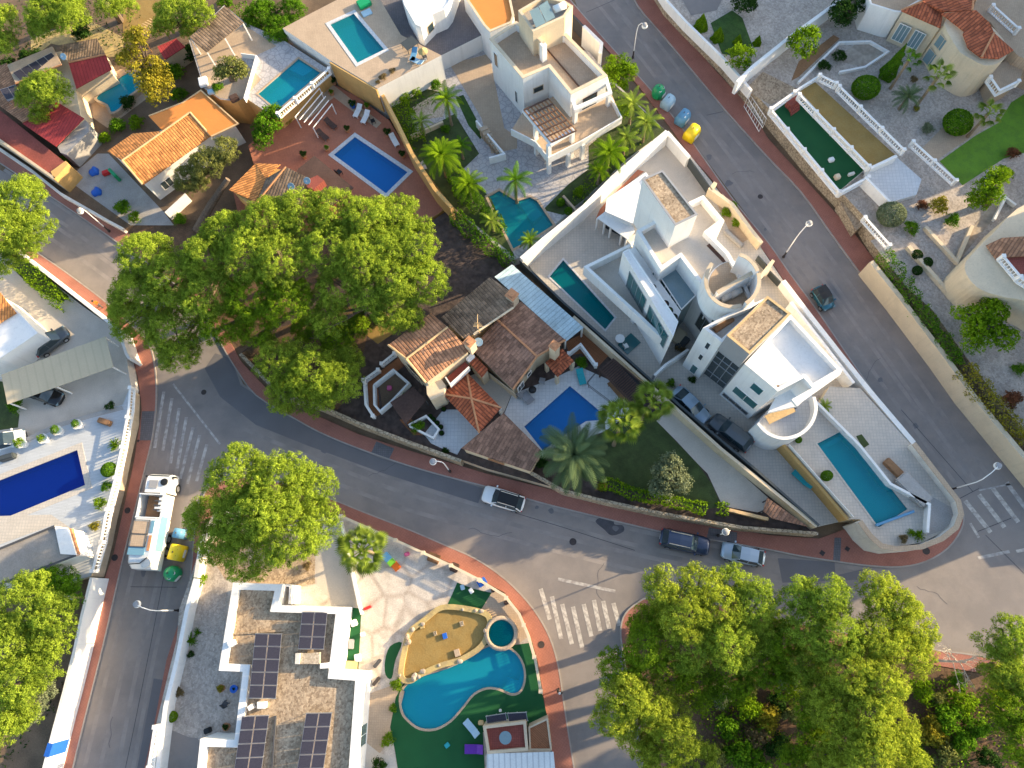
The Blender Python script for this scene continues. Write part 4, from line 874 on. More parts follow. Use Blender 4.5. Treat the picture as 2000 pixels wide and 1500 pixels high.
bx_part('porch_block', CV, [(832, 748), (860, 738), (870, 752), (866, 770), (842, 782), (834, 770)], 5.2, 1.5, 'cream')
window(CV, (759, 675), (832, 748), 6.9, .35, .75, 3.0, 5.6, 'glass', 'beige', 3)
window(CV, (1002, 761), (1050, 700), 5.1, .55, .72, 3.2, 4.2, 'glass', 'white', 1); window(CV, (1002, 761), (1050, 700), 5.1, .15, .4, 2.2, 4.0, 'glass', 'white', 1)
chimney(CV, 917, 668, 8.7, 6.5, .8, 'cream'); chimney(CV, 1083, 675, 7.4, 1.5, .75, 'cream', cap='ridge'); chimney(CV, 1000, 576, 8.0, 6.0, .9, 'beige')
bx_part('ledge', CV, [(1002, 764), (1008, 772), (953, 728), (947, 722)], 3.0, 1.5, 'cream')
# porch with the red pyramid roof
PR = wthing('garden_porch', 'open porch with a red tiled pyramid roof between the house and the garage', 'porch', P(922, 790, 1.5))
V = [(865, 770, 3.9), (912, 728, 3.9), (979, 797, 3.9), (936, 846, 3.9), (921, 779, 5.0)]
troof(PR, V, [(0, 1, 4), (1, 2, 4), (2, 3, 4), (3, 0, 4)], 'roof_red', .12, ridges=[(0, 4), (1, 4), (2, 4), (3, 4)], ridge='ridge')
for x, y in ((868, 771), (912, 731), (976, 797), (936, 842)): post(PR, x, y, 3.85, 1.5, .3, 'white')
GR = wthing('garage', 'cream garage with a flat brown tiled roof at the road beside the pool', 'garage', P(970, 880, 1.5))
V = [(901, 876, 3.8), (984, 807, 4.2), (1059, 882, 4.2), (1036, 921, 3.8)]
troof(GR, V, [(0, 1, 2, 3)], 'roof_brown', .14); walls_under(GR, V, 1.2, 'cream', .12)
window(GR, (901, 876), (1036, 921), 3.8, .38, .62, 2.7, 3.3, 'wood', 'ridge', 2)
CN = wthing('canopy', 'long pale blue corrugated canopy along the back of the brown roofed house', 'canopy', P(1060, 600, 1.5))
V = [(966, 541, 4.6), (1000, 517, 4.2), (1140, 640, 4.2), (1106, 667, 4.6)]
troof(CN, V, [(0, 1, 2, 3)], 'poly', .06, name='corrugated_sheet')
for x, y in ((1137, 640), (1104, 664), (1070, 580), (1003, 520)): post(CN, x, y, 4.1, 1.5, .16, 'white')
# brown sail roof, dark pergola, dark roof at the narrow end of the plot
SL = wthing('canopy', 'dark brown flat canopy beside the white edged pond garden', 'canopy', P(797, 792, 1.5))
bx_part('cover', SL, [(762, 786), (807, 756), (833, 781), (792, 829)], 3.5, 3.44, 'wood_dark')
for x, y in ((764, 786), (807, 759), (831, 781), (792, 826)): post(SL, x, y, 3.44, 1.5, .1, 'dark_grey')
PG = wthing('pergola', 'dark pergola with close slats between the boundary wall and the pool', 'pergola', P(1215, 745, 1.5))
beams(PG, (1173, 723), (1198, 701), (1238, 792), 4.0, 22, 'wood_dark', .14, .1)
cap(PG, [(1173, 723), (1238, 792), (1263, 755), (1198, 701), (1173, 723)], 3.9, .14, 'wood_dark', .14, 'frame'); bm = bmesh.new(); prism(bm, [px([(1175, 723), (1198, 703), (1261, 755), (1238, 788)], 3.72)], 3.72, 3.69); obj('shade_cloth', bm, M['black'], PG)
for x, y in ((1174, 723), (1238, 790), (1261, 755), (1198, 702)): post(PG, x, y, 3.8, 1.5, .14, 'wood_dark')
CP = wthing('carport', 'dark corrugated lean-to roof in the sharp corner of the middle plot', 'carport', P(1530, 1000, 1.5))
V = [(1487, 962, 3.6), (1500, 975, 3.6), (1580, 1030, 3.4), (1500, 1014, 3.3), (1493, 985, 3.4)]
troof(CP, [(1498, 972, 3.6), (1578, 1029, 3.5), (1508, 1013, 3.3), (1490, 998, 3.3)], [(0, 1, 2, 3)], 'roof_brown', .08)
for x, y in ((1500, 976), (1570, 1024), (1508, 1010), (1492, 997)): post(CP, x, y, 3.25, 1.5, .12, 'dark_grey')
# ---- white house with the pergola terrace above the turquoise pool ----
WH = wthing('white_house', 'tall white flat roofed house with parapets, stair tower and a columned terrace', 'house', P(1070, 160, 1.5))
block(WH, [(956, 76), (1008, 42), (1040, 62), (1106, 66), (1186, 148), (1115, 184), (1072, 131), (1021, 153)], 8.2, 1.5, 'white', 'deck_tan', 1.0, .3, capm='cream')
block(WH, [(1012, 20), (1060, -8), (1102, 0), (1119, 11), (1103, 33), (1041, 62)], 10.8, 1.5, 'cream', 'concrete', .5, .3)
wall('parapet', [(1041, 62), (1063, 84)], 9.6, 7.2, .35, 'cream', None, parent=WH); post(WH, 1061, 86, 9.6, 7.2, .6, 'white')
wall('roof_step', [(1066, 92), (1133, 170)], 7.4, 7.2, .10, 'wood_dark', None, parent=WH)
window(WH, (1021, 153), (1072, 131), 8.2, .38, .78, 5.0, 5.9, 'glass', 'beige', 0)
window(WH, (956, 76), (1021, 153), 8.2, .10, .22, 4.8, 7.0, 'glass', 'white', 0); window(WH, (956, 76), (1021, 153), 8.2, .72, .80, 2.6, 4.6, 'glass', 'white', 0)
window(WH, (1115, 184), (1186, 148), 8.2, .35, .75, 4.5, 6.4, 'glass', 'wood_dark', 1)
terr = [(1000, 252), (1046, 277), (1071, 308), (1137, 275), (1214, 228), (1192, 178), (1115, 170), (1020, 220)]
bx_part('terrace_floor', WH, terr, 4.3, 4.0, 'deck_tan')
wall('terrace_rail', [(998, 252), (1046, 276), (1071, 307), (1137, 274), (1214, 229), (1194, 190)], 5.0, 3.9, .14, 'white', None, parent=WH)
beams(WH, (1023, 214), (1077, 277), (1071, 192), 7.0, 8, 'wood', .12, .14, 'pergola_slat'); beams(WH, (1023, 214), (1071, 192), (1077, 277), 7.15, 7, 'wood_dark', .14, .12, 'pergola_beam')
cap(WH, [(1023, 214), (1077, 279), (1119, 253)], 6.9, .45, 'white', .35, 'pergola_frame')
for x, y, zt in ((1046, 244, 6.8), (1072, 283, 6.8), (1118, 252, 6.6), (1138, 281, 4.2), (1110, 300, 3.9), (1124, 211, 6.7), (1190, 178, 6.7)): post(WH, x, y, zt, 1.5, .42, 'white')
cap(WH, [(1116, 186), (1124, 211), (1192, 180), (1183, 150)], 7.0, .4, 'white', .35, 'terrace_beam')
# the neighbour behind with its orange tiled terrace roof, and the white one at the edge
NB = wthing('house', 'white house with an orange flat terrace roof at the top edge', 'house', P(950, 20, 1.5))
block(NB, [(905, -10), (985, -60), (1004, 30), (1000, 44), (957, 62), (945, 50)], 6.5, 1.5, 'white', 'orange_flat', .12, .2, capm='cream')
NC = wthing('house', 'white house with a rounded corner cut by the top edge above the tiled pool terrace', 'house', P(830, 0, 1.5))
block(NC, [(775, -40), (900, -60), (878, 5), (868, 18), (845, 28), (822, 52), (812, 48), (790, 10)], 7.0, 1.5, 'white', 'white', .1, .2)
window(NC, (822, 52), (845, 28), 7.0, .4, .9, 5.0, 6.2, 'glass', 'beige', 0)
# ---- bottom left flat house with gravel roof and solar panels ----
BH = wthing('flat_roof_house', 'white parapeted house with a gravel roof carrying solar panels', 'house', P(560, 1340, 1.5))
ro = [(455, 1138), (552, 1141), (543, 1182), (670, 1186), (655, 1312), (708, 1316), (690, 1570), (378, 1570), (391, 1443), (458, 1445), (474, 1312), (427, 1310)]
block(BH, ro, 5.0, 1.5, 'white', 'gravel', .5, .62)
bx_part('skylight', BH, [(600, 1276), (624, 1274), (624, 1297), (577, 1297), (577, 1276)], 5.1, 4.5, 'gravel_pale'); bx_part('vent', BH, [(577, 1276), (586, 1276), (584, 1297), (576, 1297)], 5.3, 4.5, 'white_dirty')
bx_part('vent', BH, [(625, 1296), (642, 1294), (642, 1305), (625, 1306)], 5.2, 4.5, 'white'); bx_part('vent', BH, [(502, 1371), (517, 1371), (516, 1384), (502, 1384)], 5.2, 4.5, 'white')
bx_part('roof_step', BH, [(451, 1240), (574, 1232), (574, 1228), (451, 1236)], 4.62, 4.5, 'gravel'); bx_part('roof_step', BH, [(536, 1398), (530, 1500), (533, 1500), (539, 1398)], 4.75, 4.5, 'dark_grey')
post(BH, 450, 1257, 5.3, 4.5, .5, 'white', 'vent'); post(BH, 488, 1382, 5.3, 4.5, .4, 'white', 'vent')
window(BH, (655, 1312), (708, 1316), 5.0, .2, .5, 2.5, 4.0, 'glass', 'white', 0); window(BH, (708, 1316), (690, 1570), 5.0, .42, .6, 2.0, 4.2, 'glass_teal', 'white', 1, out=-1)
wall('entry_wall', [(545, 1143), (552, 1142), (567, 1145), (565, 1180)], 4.2, 1.5, .2, 'white', None, parent=BH)
solar(592, 1195, 640, 1196, 584, 1267, 2, 3, 5.0, 'solar array of six panels near the upper corner of the gravel roof')
solar(501, 1237, 551, 1238, 488, 1363, 2, 5, 5.0, 'solar array of ten panels in the middle of the gravel roof, left column')
solar(475, 1398, 526, 1397, 455, 1535, 2, 5, 5.0, 'solar array cut by the bottom edge, left one of the two')
solar(600, 1392, 649, 1392, 578, 1528, 2, 5, 5.0, 'solar array cut by the bottom edge, right one of the two')
# small roofed terrace by the lower street
TR = wthing('garden_house', 'garden house with brown roof terrace and white corrugated roof beside the lower street', 'outbuilding', P(1010, 1450, 1.5))
block(TR, [(943, 1418), (1027, 1408), (1032, 1466), (952, 1473)], 4.0, 1.5, 'beige', 'red_floor', .4, .25)
block(TR, [(1032, 1420), (1070, 1402), (1078, 1466), (1034, 1466)], 3.6, 1.5, 'beige', 'wood_deck', .12, .15)
troof(TR, [(951, 1472, 3.9), (1081, 1468, 3.9), (1090, 1560, 3.6), (950, 1560, 3.6)], [(0, 1, 2, 3)], 'corr_white', .06)
solar(948, 1399, 989, 1393, 950, 1413, 1, 1, 3.0, 'wide flat blue panel on the left beside the garden house', tilt=.1); solar(990, 1393, 1029, 1391, 993, 1410, 1, 1, 3.0, 'wide flat blue panel on the right beside the garden house', tilt=.1)
# ---- left side: grey slatted pool house, tan carport, white house ----
PH = wthing('pool_house', 'grey flat roofed pool house with a white and orange end wall beside the navy pool', 'outbuilding', P(60, 1090, 2.2))
block(PH, [(-60, 1095), (105, 1027), (148, 1086), (-60, 1165)], 5.0, 2.2, 'white', 'corr_grey', .12, .12, capm='dark_grey')
bx_part('end_wall', PH, [(107, 1030), (133, 1033), (149, 1084), (118, 1082)], 5.06, 2.2, 'white')
bx_part('wood_trim', PH, [(133, 1032), (139, 1032), (152, 1082), (148, 1086)], 4.9, 4.5, 'ridge'); bx_part('bench', PH, [(68, 1106), (118, 1083), (120, 1090), (85, 1110)], 4.6, 2.2, 'white')
CT = wthing('carport', 'long tan fabric carport over two parked vehicles', 'carport', P(110, 720, 1.6))
troof(CT, [(3, 732, 4.4), (207, 657, 4.4), (222, 717, 4.2), (15, 790, 4.2)], [(0, 1, 2, 3)], 'cloth_tan', .05, name='awning')
for x, y in ((6, 734), (205, 660), (219, 716), (18, 787), (110, 755)): post(CT, x, y, 4.2, 1.6, .12, 'white')
WL = wthing('white_house', 'white house with an orange roof corner at the left edge beside the parked dark hatchback', 'house', P(10, 620, 1.6))
block(WL, [(-80, 560), (0, 577), (38, 612), (74, 650), (0, 700), (-80, 735)], 5.2, 1.6, 'white', 'white', .05, .2)
troof(WL, [(-80, 540, 5.6), (0, 570, 5.6), (33, 612, 5.3), (0, 632, 5.3), (-80, 670, 5.3)], [(0, 1, 2, 3, 4)], 'roof_orange', .12)
# ---- top left quarter ----
OH = wthing('orange_roof_house', 'white house with a bright orange tiled gable and a flat orange terrace roof', 'house', P(330, 280, 0))
troof(OH, [(211, 296, 3.9), (260, 262, 4.1), (319, 257, 4.9), (240, 315, 4.9)], [(0, 1, 2, 3)], 'roof_orange', .12)
troof(OH, [(240, 315, 4.9), (372, 221, 4.9), (412, 266, 3.9), (280, 362, 3.9)], [(0, 1, 2, 3)], 'roof_orange', .12, ridges=[(0, 1), (1, 2), (0, 3)], ridge='ridge_pale')
bx_part('terrace_roof', OH, [(290, 226), (356, 200), (392, 176), (465, 241), (412, 266), (372, 221), (318, 256)], 4.3, 4.1, 'orange_flat')
cap(OH, [(290, 226), (356, 200), (392, 176), (465, 241), (412, 266)], 4.4, .16, 'ridge_pale', .1)
walls_under(OH, [(211, 296, 3.7), (318, 250, 3.7), (290, 228, 3.7), (392, 180, 3.7), (463, 241, 3.7), (412, 266, 3.7), (280, 362, 3.7)], 0, 'white', .25)
window(OH, (280, 362), (412, 266), 3.8, .15, .3, 1.2, 2.6, 'glass', 'white', 1)
RH = wthing('red_roof_house', 'low house with crimson and mossy roofs and solar panels under a leaning pine', 'house', P(110, 180, 0))
troof(RH, [(15, 128, 3.6), (103, 92, 3.6), (122, 128, 4.2), (32, 165, 4.2)], [(0, 1, 2, 3)], 'deck_tan', .12, ridges=[(3, 2)])
troof(RH, [(114, 90, 3.6), (190, 76, 3.6), (207, 108, 4.2), (135, 124, 4.2)], [(0, 1, 2, 3)], 'roof_mossy', .12, ridges=[(3, 2)])
troof(RH, [(135, 124, 4.2), (207, 108, 4.2), (219, 136, 3.6), (150, 174, 3.4)], [(0, 1, 2, 3)], 'roof_crimson', .1)
troof(RH, [(0, 130, 3.3), (14, 124, 3.6), (45, 195, 3.6), (110, 205, 3.8), (100, 215, 3.6), (45, 240, 3.4), (-10, 200, 3.2)], [(0, 1, 2, 3, 4, 5, 6)], 'roof_clay', .12)
troof(RH, [(45, 242, 3.2), (112, 200, 3.6), (165, 232, 3.6), (110, 287, 3.0)], [(0, 1, 2, 3)], 'roof_crimson', .12)
bx_part('wall', RH, [(112, 287), (166, 234), (172, 240), (174, 256), (130, 302), (118, 298)], 2.6, 0, 'concrete')  # grey on the first, white wall stands in for its shade
walls_under(RH, [(17, 132, 3.2), (103, 96, 3.2), (190, 80, 3.2), (217, 136, 3.2), (150, 172, 3.2), (162, 232, 3.2), (110, 283, 2.9), (46, 240, 2.9), (2, 190, 2.9)], 0, 'cream', .3)
bx_part('terrace', RH, [(-80, 170), (0, 215), (125, 315), (106, 347), (0, 272), (-80, 225)], 2.6, 0, 'red_floor'); bx_part('wall', RH, [(99, 335), (128, 314), (133, 320), (106, 350)], 2.9, 0, 'ochre')
wall('parapet', [(-80, 225), (0, 274), (106, 348)], 2.9, 0, .3, 'beige', None, parent=RH)
solar(28, 146, 100, 102, 44, 162, 5, 1, 4.0, 'row of dark solar panels on the low red roofed house, upper row'); solar(3, 178, 30, 165, 17, 200, 2, 1, 3.9, 'pair of solar panels on the low red roofed house, lower left')
BT = wthing('pergola', 'dark corrugated open shelter on white posts above the brown patio', 'shelter', P(420, 60, 0))
troof(BT, [(370, 74, 7.2), (440, 12, 7.2), (476, 45, 6.9), (404, 103, 6.9)], [(0, 1, 2, 3)], 'roof_mossy', .08)
for x, y in ((404, 101), (440, 76), (475, 46), (372, 74), (438, 14)): post(BT, x, y, 6.85, 4.1, .16, 'white')
SR = wthing('shed', 'small dull red roofed shed hidden between the trees above the orange house', 'shed', P(335, 98, 0))
troof(SR, [(308, 92, 2.8), (345, 76, 2.8), (362, 92, 2.5), (322, 118, 2.5)], [(0, 1, 2, 3)], 'roof_crimson', .1); walls_under(SR, [(308, 92, 2.5), (345, 76, 2.5), (362, 92, 2.5), (322, 118, 2.5)], 0, 'beige', .15)
PL = wthing('pergola', 'slatted timber pergola in the shade above the golden tree', 'pergola', P(280, 50, 0))
beams(PL, (255, 62), (275, 72), (292, 36), 2.8, 9, 'wood_pale', .12, .08)
for x, y in ((256, 62), (275, 71), (293, 37), (311, 45)): post(PL, x, y, 2.72, 0, .12, 'wood')
# terracotta patio house, mostly behind the big pines
TP = wthing('tiled_house', 'house with mossy and orange roofs below the terracotta patio, half under pines', 'house', P(540, 360, 1.5))
troof(TP, [(448, 372, 4.2), (500, 320, 4.4), (548, 322, 4.6), (520, 350, 4.6), (500, 395, 4.2)], [(0, 1, 2, 3, 4)], 'roof_orange', .12)
troof(TP, [(520, 350, 4.6), (559, 327, 5.2), (600, 347, 5.0), (590, 400, 4.4), (500, 400, 4.4)], [(0, 1, 2, 3, 4)], 'roof_mossy', .12, ridges=[(1, 4)])
bx_part('roof_terrace', TP, [(598, 352), (620, 342), (633, 352), (612, 370), (600, 366)], 5.0, 1.5, 'red_floor')
bx_part('flat_roof', TP, [(578, 333), (614, 304), (690, 366), (650, 400), (600, 400)], 3.9, 3.7, 'wood_dark'); walls_under(TP, [(450, 372, 4.0), (500, 322, 4.0), (560, 330, 4.0), (600, 348, 4.0), (640, 400, 4.0), (480, 400, 4.0)], 1.5, 'ochre', .2)
# ---- top right: round house with red tiled roofs; cream house on the right edge ----
RT = wthing('tiled_house', 'cream house with a rounded tower wall and red barrel tile hip roofs', 'house', P(1850, 100, 2.6))
rw = smooth([(1800, 62), (1835, 35), (1870, 25), (1925, 48), (1962, 98), (1950, 118), (1905, 118), (1878, 92), (1880, 72)], 2, True)
bx_part('wall', RT, smooth([(1845, 45), (1875, 25), (1925, 42), (1968, 90), (1958, 118), (1925, 128), (1888, 110), (1870, 95)], 3, True), 7.6, 2.6, 'cream')
troof(RT, [(1838, 28, 8.0), (1905, 22, 8.9), (1932, 48, 8.9), (1940, 66, 8.7), (1978, 100, 8.0), (1950, 116, 8.0), (1915, 114, 8.0), (1890, 95, 8.0), (1880, 68, 8.0), (1882, 62, 8.0)], [(0, 1, 2, 3, 8, 9), (3, 4, 5, 6), (3, 6, 7, 8)], 'roof_red', .16, ridges=[(3, 6)], ridge='ridge')
troof(RT, [(1759, 22, 7.2), (1800, 5, 8.0), (1845, 22, 8.0), (1840, 30, 7.4), (1836, 56, 7.2)], [(0, 1, 2, 3, 4)], 'roof_red', .16, ridges=[(0, 1)], ridge='ridge')
troof(RT, [(1800, 5, 8.0), (1812, -40, 8.4), (1905, -40, 8.4), (1897, 22, 8.8), (1845, 24, 8.0)], [(0, 1, 2, 3, 4)], 'roof_red', .16, ridges=[(3, 2)], ridge='ridge')
walls_under(RT, [(1759, 22, 7.0), (1800, 0, 7.0), (1850, -40, 7.0), (1905, -30, 7.0), (1900, 30, 7.0), (1836, 56, 7.0)], 2.6, 'cream', .15)
window(RT, (1759, 24), (1836, 58), 7.0, .12, .42, 3.4, 5.8, 'glass_sky', 'white', 2); window(RT, (1759, 24), (1836, 58), 7.0, .52, .8, 3.4, 5.8, 'glass_sky', 'white', 2)
window(RT, (1838, 52), (1872, 88), 7.6, .15, .7, 5.4, 7.0, 'glass_sky', 'beige', 1); window(RT, (1838, 52), (1872, 88), 7.6, .1, .8, 2.9, 4.8, 'glass_sky', 'beige', 1)
bx_part('sun_terrace', RT, [(1900, 20), (1920, -40), (2100, -40), (2100, 150), (1990, 110), (1960, 80), (1935, 44)], 6.4, 2.6, 'deck_tan')
bx_part('round_terrace', RT, smooth([(1937, 140), (1965, 118), (1995, 120), (1992, 155), (1950, 178), (1944, 165)], 3, True), 5.0, 2.6, 'deck_tan')
WR = wthing('white_house', 'plain white house end beside the red tiled roofs at the top edge', 'house', P(1730, 20, 2.6))
block(WR, [(1690, -30), (1720, -60), (1790, -60), (1815, -10), (1759, 24), (1745, 22), (1700, 8)], 6.4, 2.6, 'white', 'deck_tan', .1, .2)
RE = wthing('round_house', 'cream house with curved facade and long curved window at the right edge', 'house', P(1960, 520, 2.6))
bx_part('wall', RE, smooth([(1885, 515), (1905, 490), (1940, 455), (2010, 395), (2150, 380), (2150, 640), (2010, 590), (1960, 580), (1915, 565), (1890, 540)], 4, True), 7.0, 2.6, 'cream')
troof(RE, [(1925, 480, 7.3), (1955, 466, 7.8), (2015, 462, 8.2), (2040, 500, 7.8), (1965, 503, 7.4), (1946, 510, 7.0)], [(0, 1, 2, 3, 4, 5)], 'roof_clay', .16)
W = px(smooth([(1906, 510), (1925, 535), (1955, 555), (2010, 572)], 3), 6.2); bm = bmesh.new(); ribbon(bm, W, 5.9, 4.3, .9); obj('curved_window', bm, M['glass_sky'], RE)
bm = bmesh.new(); ribbon(bm, W, 6.0, 5.9, 1.1); ribbon(bm, W, 4.3, 4.2, 1.1); obj('window_frame', bm, M['dark_grey'], RE)
bx_part('roof_terrace', RE, [(1966, 502), (2060, 480), (2060, 560), (1985, 530)], 7.25, 6.9, 'red_floor')
# ================= patches of ground on the plots =================
_lf = [0]
def patch(name, pts, z, m, holes=(), sm=False, lift=.006):
    _lf[0] += 1; lift += .0007 * (_lf[0] % 30); return slab(name, smooth(pts, 4, True) if sm else pts, z + lift, m, None, holes)
def plant_bed(pts, z, m, label=None): return patch('soil', pts, z, m)
# middle plot
patch('patio', [(985, 808), (1000, 770), (1090, 735), (1130, 715), (1190, 742), (1230, 795), (1215, 830), (1160, 850), (1100, 890), (1060, 884), (1040, 862)], 1.5, 'deck_white', [CVH])
patch('patio', [(950, 722), (1000, 768), (984, 806), (915, 735)], 1.5, 'concrete_light')
patch('patio', [(866, 800), (905, 800), (936, 848), (900, 876), (893, 888), (868, 878), (842, 866), (828, 848)], 1.5, 'deck_white')
patch('lawn', [(1170, 850), (1240, 800), (1282, 822), (1320, 862), (1362, 905), (1390, 945), (1410, 990), (1370, 995), (1180, 945), (1130, 930), (1110, 900)], 1.5, 'grass_dark')
patch('driveway', [(1282, 822), (1308, 800), (1322, 806), (1412, 893), (1500, 972), (1488, 1002), (1430, 992), (1410, 985), (1382, 925), (1362, 905), (1320, 860)], 1.5, 'concrete_light')
patch('wood_deck', [(1105, 668), (1150, 645), (1188, 695), (1165, 720), (1136, 690), (1112, 694)], 1.5, 'wood_deck')
patch('wood_deck', [(714, 746), (790, 690), (802, 706), (738, 752), (742, 810), (730, 815), (716, 790)], 1.5, 'wood_deck', lift=.01)
patch('wood_deck', [(780, 820), (800, 815), (830, 850), (808, 850)], 1.5, 'wood_deck')
patch('path', [(695, 645), (760, 690), (740, 720), (715, 700)], 1.5, 'soil_dark')
patch('soil', [(694, 638), (758, 615), (785, 640), (738, 672)], 1.5, 'ochre_sand')
patch('soil', [(740, 752), (776, 725), (798, 748), (765, 785), (748, 802)], 1.5, 'earth')
# under the big pines
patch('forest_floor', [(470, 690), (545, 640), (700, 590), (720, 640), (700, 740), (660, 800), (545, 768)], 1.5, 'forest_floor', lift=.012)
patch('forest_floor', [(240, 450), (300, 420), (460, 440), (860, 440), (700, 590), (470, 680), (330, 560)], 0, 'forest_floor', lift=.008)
# terracotta plot details
patch('pavers', [(575, 232), (650, 165), (700, 205), (745, 240), (735, 250), (690, 218), (652, 190), (600, 235)], 1.5, 'deck_tan')
# white house yard: gardens
patch('garden_bed', [(745, 178), (800, 165), (860, 180), (865, 200), (802, 225), (830, 310), (820, 318)], 1.5, 'grass_dark')
patch('garden_bed', [(800, 262), (862, 236), (888, 222), (936, 300), (905, 330), (835, 330)], 1.5, 'grass_dark')
patch('gravel_bed', [(805, 210), (855, 180), (872, 205), (865, 228), (820, 235)], 1.5, 'gravel_pale')
patch('garden_bed', [(890, 190), (905, 185), (945, 260), (938, 272), (915, 245)], 1.5, 'grass')
patch('garden_bed', [(1150, 160), (1200, 165), (1300, 255), (1225, 310), (1140, 390), (1100, 420), (1060, 410), (1110, 360), (1150, 330), (1150, 285), (1215, 230), (1190, 190)], 1.5, 'grass_dark')
patch('garden_bed', [(828, 330), (905, 328), (960, 390), (1005, 500), (880, 400)], 1.5, 'grass_dark')
patch('patio', [(878, 125), (955, 105), (985, 250), (1010, 268), (1010, 290), (960, 300), (940, 230)], 1.5, 'deck_tan')
# modern villa plot
patch('steps', [(1163, 428), (1172, 408), (1188, 390), (1252, 325), (1262, 332), (1186, 388), (1176, 430)], 1.5, 'terracotta_floor')
patch('driveway', [(1215, 322), (1305, 270), (1345, 305), (1395, 372), (1346, 398), (1294, 338), (1262, 336)], 1.5, 'concrete_light')
patch('gravel_bed', [(1395, 385), (1412, 378), (1470, 462), (1440, 480), (1415, 432)], 1.5, 'deck_tan')
patch('gravel_bed', [(1604, 669), (1622, 658), (1643, 687), (1626, 697)], 1.5, 'gravel', lift=.02)
patch('gravel_bed', [(1588, 775), (1618, 765), (1638, 805), (1612, 815)], 1.5, 'gravel_grey', lift=.02)
patch('grass_patch', [(1672, 852), (1683, 848), (1698, 868), (1686, 876)], 2.8, 'grass_dark')
patch('forecourt', [(1820, 970), (1866, 995), (1862, 1018), (1840, 1036), (1812, 1046), (1815, 1005)], 2.8, 'concrete')
# bottom plot
patch('gravel_bed', [(350, 1190), (395, 1060), (445, 1140), (430, 1310), (470, 1312), (456, 1440), (392, 1442), (370, 1440), (320, 1420), (340, 1310)], 1.5, 'gravel_grey')
patch('patio', [(372, 1440), (378, 1330), (430, 1312), (470, 1314), (458, 1443), (390, 1444)], 1.5, 'concrete', lift=.012)
patch('patio', [(330, 1418), (370, 1420), (390, 1448), (378, 1560), (285, 1560)], 1.5, 'asphalt', lift=.02)
patch('gravel_bed', [(420, 1040), (615, 1035), (615, 1140), (560, 1150), (452, 1132), (398, 1130)], 1.5, 'gravel')
patch('driveway', [(615, 1025), (662, 1015), (700, 1180), (704, 1200), (668, 1185), (655, 1180), (618, 1140)], 1.5, 'concrete_light')
patch('grass_patch', [(669, 1186), (706, 1188), (700, 1310), (657, 1312)], 1.5, 'grass_fake')
patch('grass_patch', [(893, 1138), (925, 1150), (960, 1158), (940, 1190), (872, 1186)], 1.5, 'grass_fake', lift=.014)
patch('terrace', [(940, 1190), (962, 1150), (985, 1160), (1015, 1198), (1034, 1242), (1006, 1262), (985, 1220), (958, 1200)], 1.5, 'deck_tan', lift=.01)
patch('artificial_lawn', [(773, 1362), (790, 1331), (830, 1311), (872, 1298), (905, 1283), (940, 1261), (965, 1253), (1000, 1260), (1040, 1255), (1058, 1350), (1070, 1405), (1030, 1420), (943, 1430), (950, 1560), (785, 1560), (772, 1470), (762, 1420)], 1.5, 'grass_fake', holes=[BCH], lift=.016)
patch('grass_patch', smooth([(762, 1262), (785, 1255), (772, 1290), (765, 1325), (753, 1318), (752, 1290)], 3, True), 1.5, 'grass_fake')
patch('steps', [(700, 1362), (768, 1338), (790, 1350), (778, 1400), (762, 1445), (735, 1480), (705, 1440)], 1.5, 'deck_tan', lift=.01)
patch('patio', [(702, 1440), (740, 1470), (770, 1480), (790, 1560), (695, 1560)], 1.5, 'concrete_light', lift=.013)
bt = smooth([(783, 1320), (790, 1270), (800, 1235), (830, 1210), (862, 1187), (905, 1188), (950, 1200), (955, 1225), (940, 1262), (900, 1288), (860, 1300), (820, 1318), (800, 1330)], 4, True)
rk = wthing('rock_pond', 'dry ochre pond bed ringed with pale rocks above the kidney pool', 'pond', (*ctr(px(bt, 1.6)), 1.5))
bm = bmesh.new(); prism(bm, [px(bt, 1.75)], 1.75, 1.4); obj('pond_floor', bm, M['ochre_sand'], rk)
bm = bmesh.new(); L = ccw(px(bt, 2.0)); prism(bm, [offs(L, -.25), offs(L, .25)], 2.0, 1.4); obj('rim', bm, M['sand'], rk)
rng = random.Random(4)
for i in range(0, len(bt), 1):
    if rng.random() < .3:
        p = P(bt[i][0] + rng.uniform(-4, 4), bt[i][1] + rng.uniform(-4, 4), 2.0); bm = bmesh.new(); bmesh.ops.create_icosphere(bm, subdivisions=2, radius=rng.uniform(.12, .3))
        for v in bm.verts: v.co = v.co * (1 + .2 * math.sin(v.co.x * 9 + i)) * (1, 1, .6)[0]; v.co.z *= .6; v.co += p
        obj('rock', bm, M['rock' if rng.random() < .5 else 'deck_tan'], rk)
for x, y, s, mm in ((902, 1218, .35, 'stone'), (850, 1237, .3, 'stone'), (869, 1242, .4, 'blue'), (893, 1275, .5, 'deck_tan'), (824, 1222, .4, 'sand')):
    p = P(x, y, 1.8); bm = bmesh.new(); box(bm, (p.x, p.y, 1.85), (s, s * 1.3, .2), .3); tag(obj({'blue': 'water_toy'}.get(mm, 'stepping_stone'), bm, M[mm], origin=p), {'blue': 'small blue mat lying on the ochre pond bed', 'sand': 'yellowish stone at the left rim of the ochre pond'}.get(mm, 'flat stone on the ochre pond bed ' + {902: 'near its upper right rim', 850: 'left of the blue mat', 893: 'by the pool side rim'}.get(x, '')), {'blue': 'mat'}.get(mm, 'stone'))
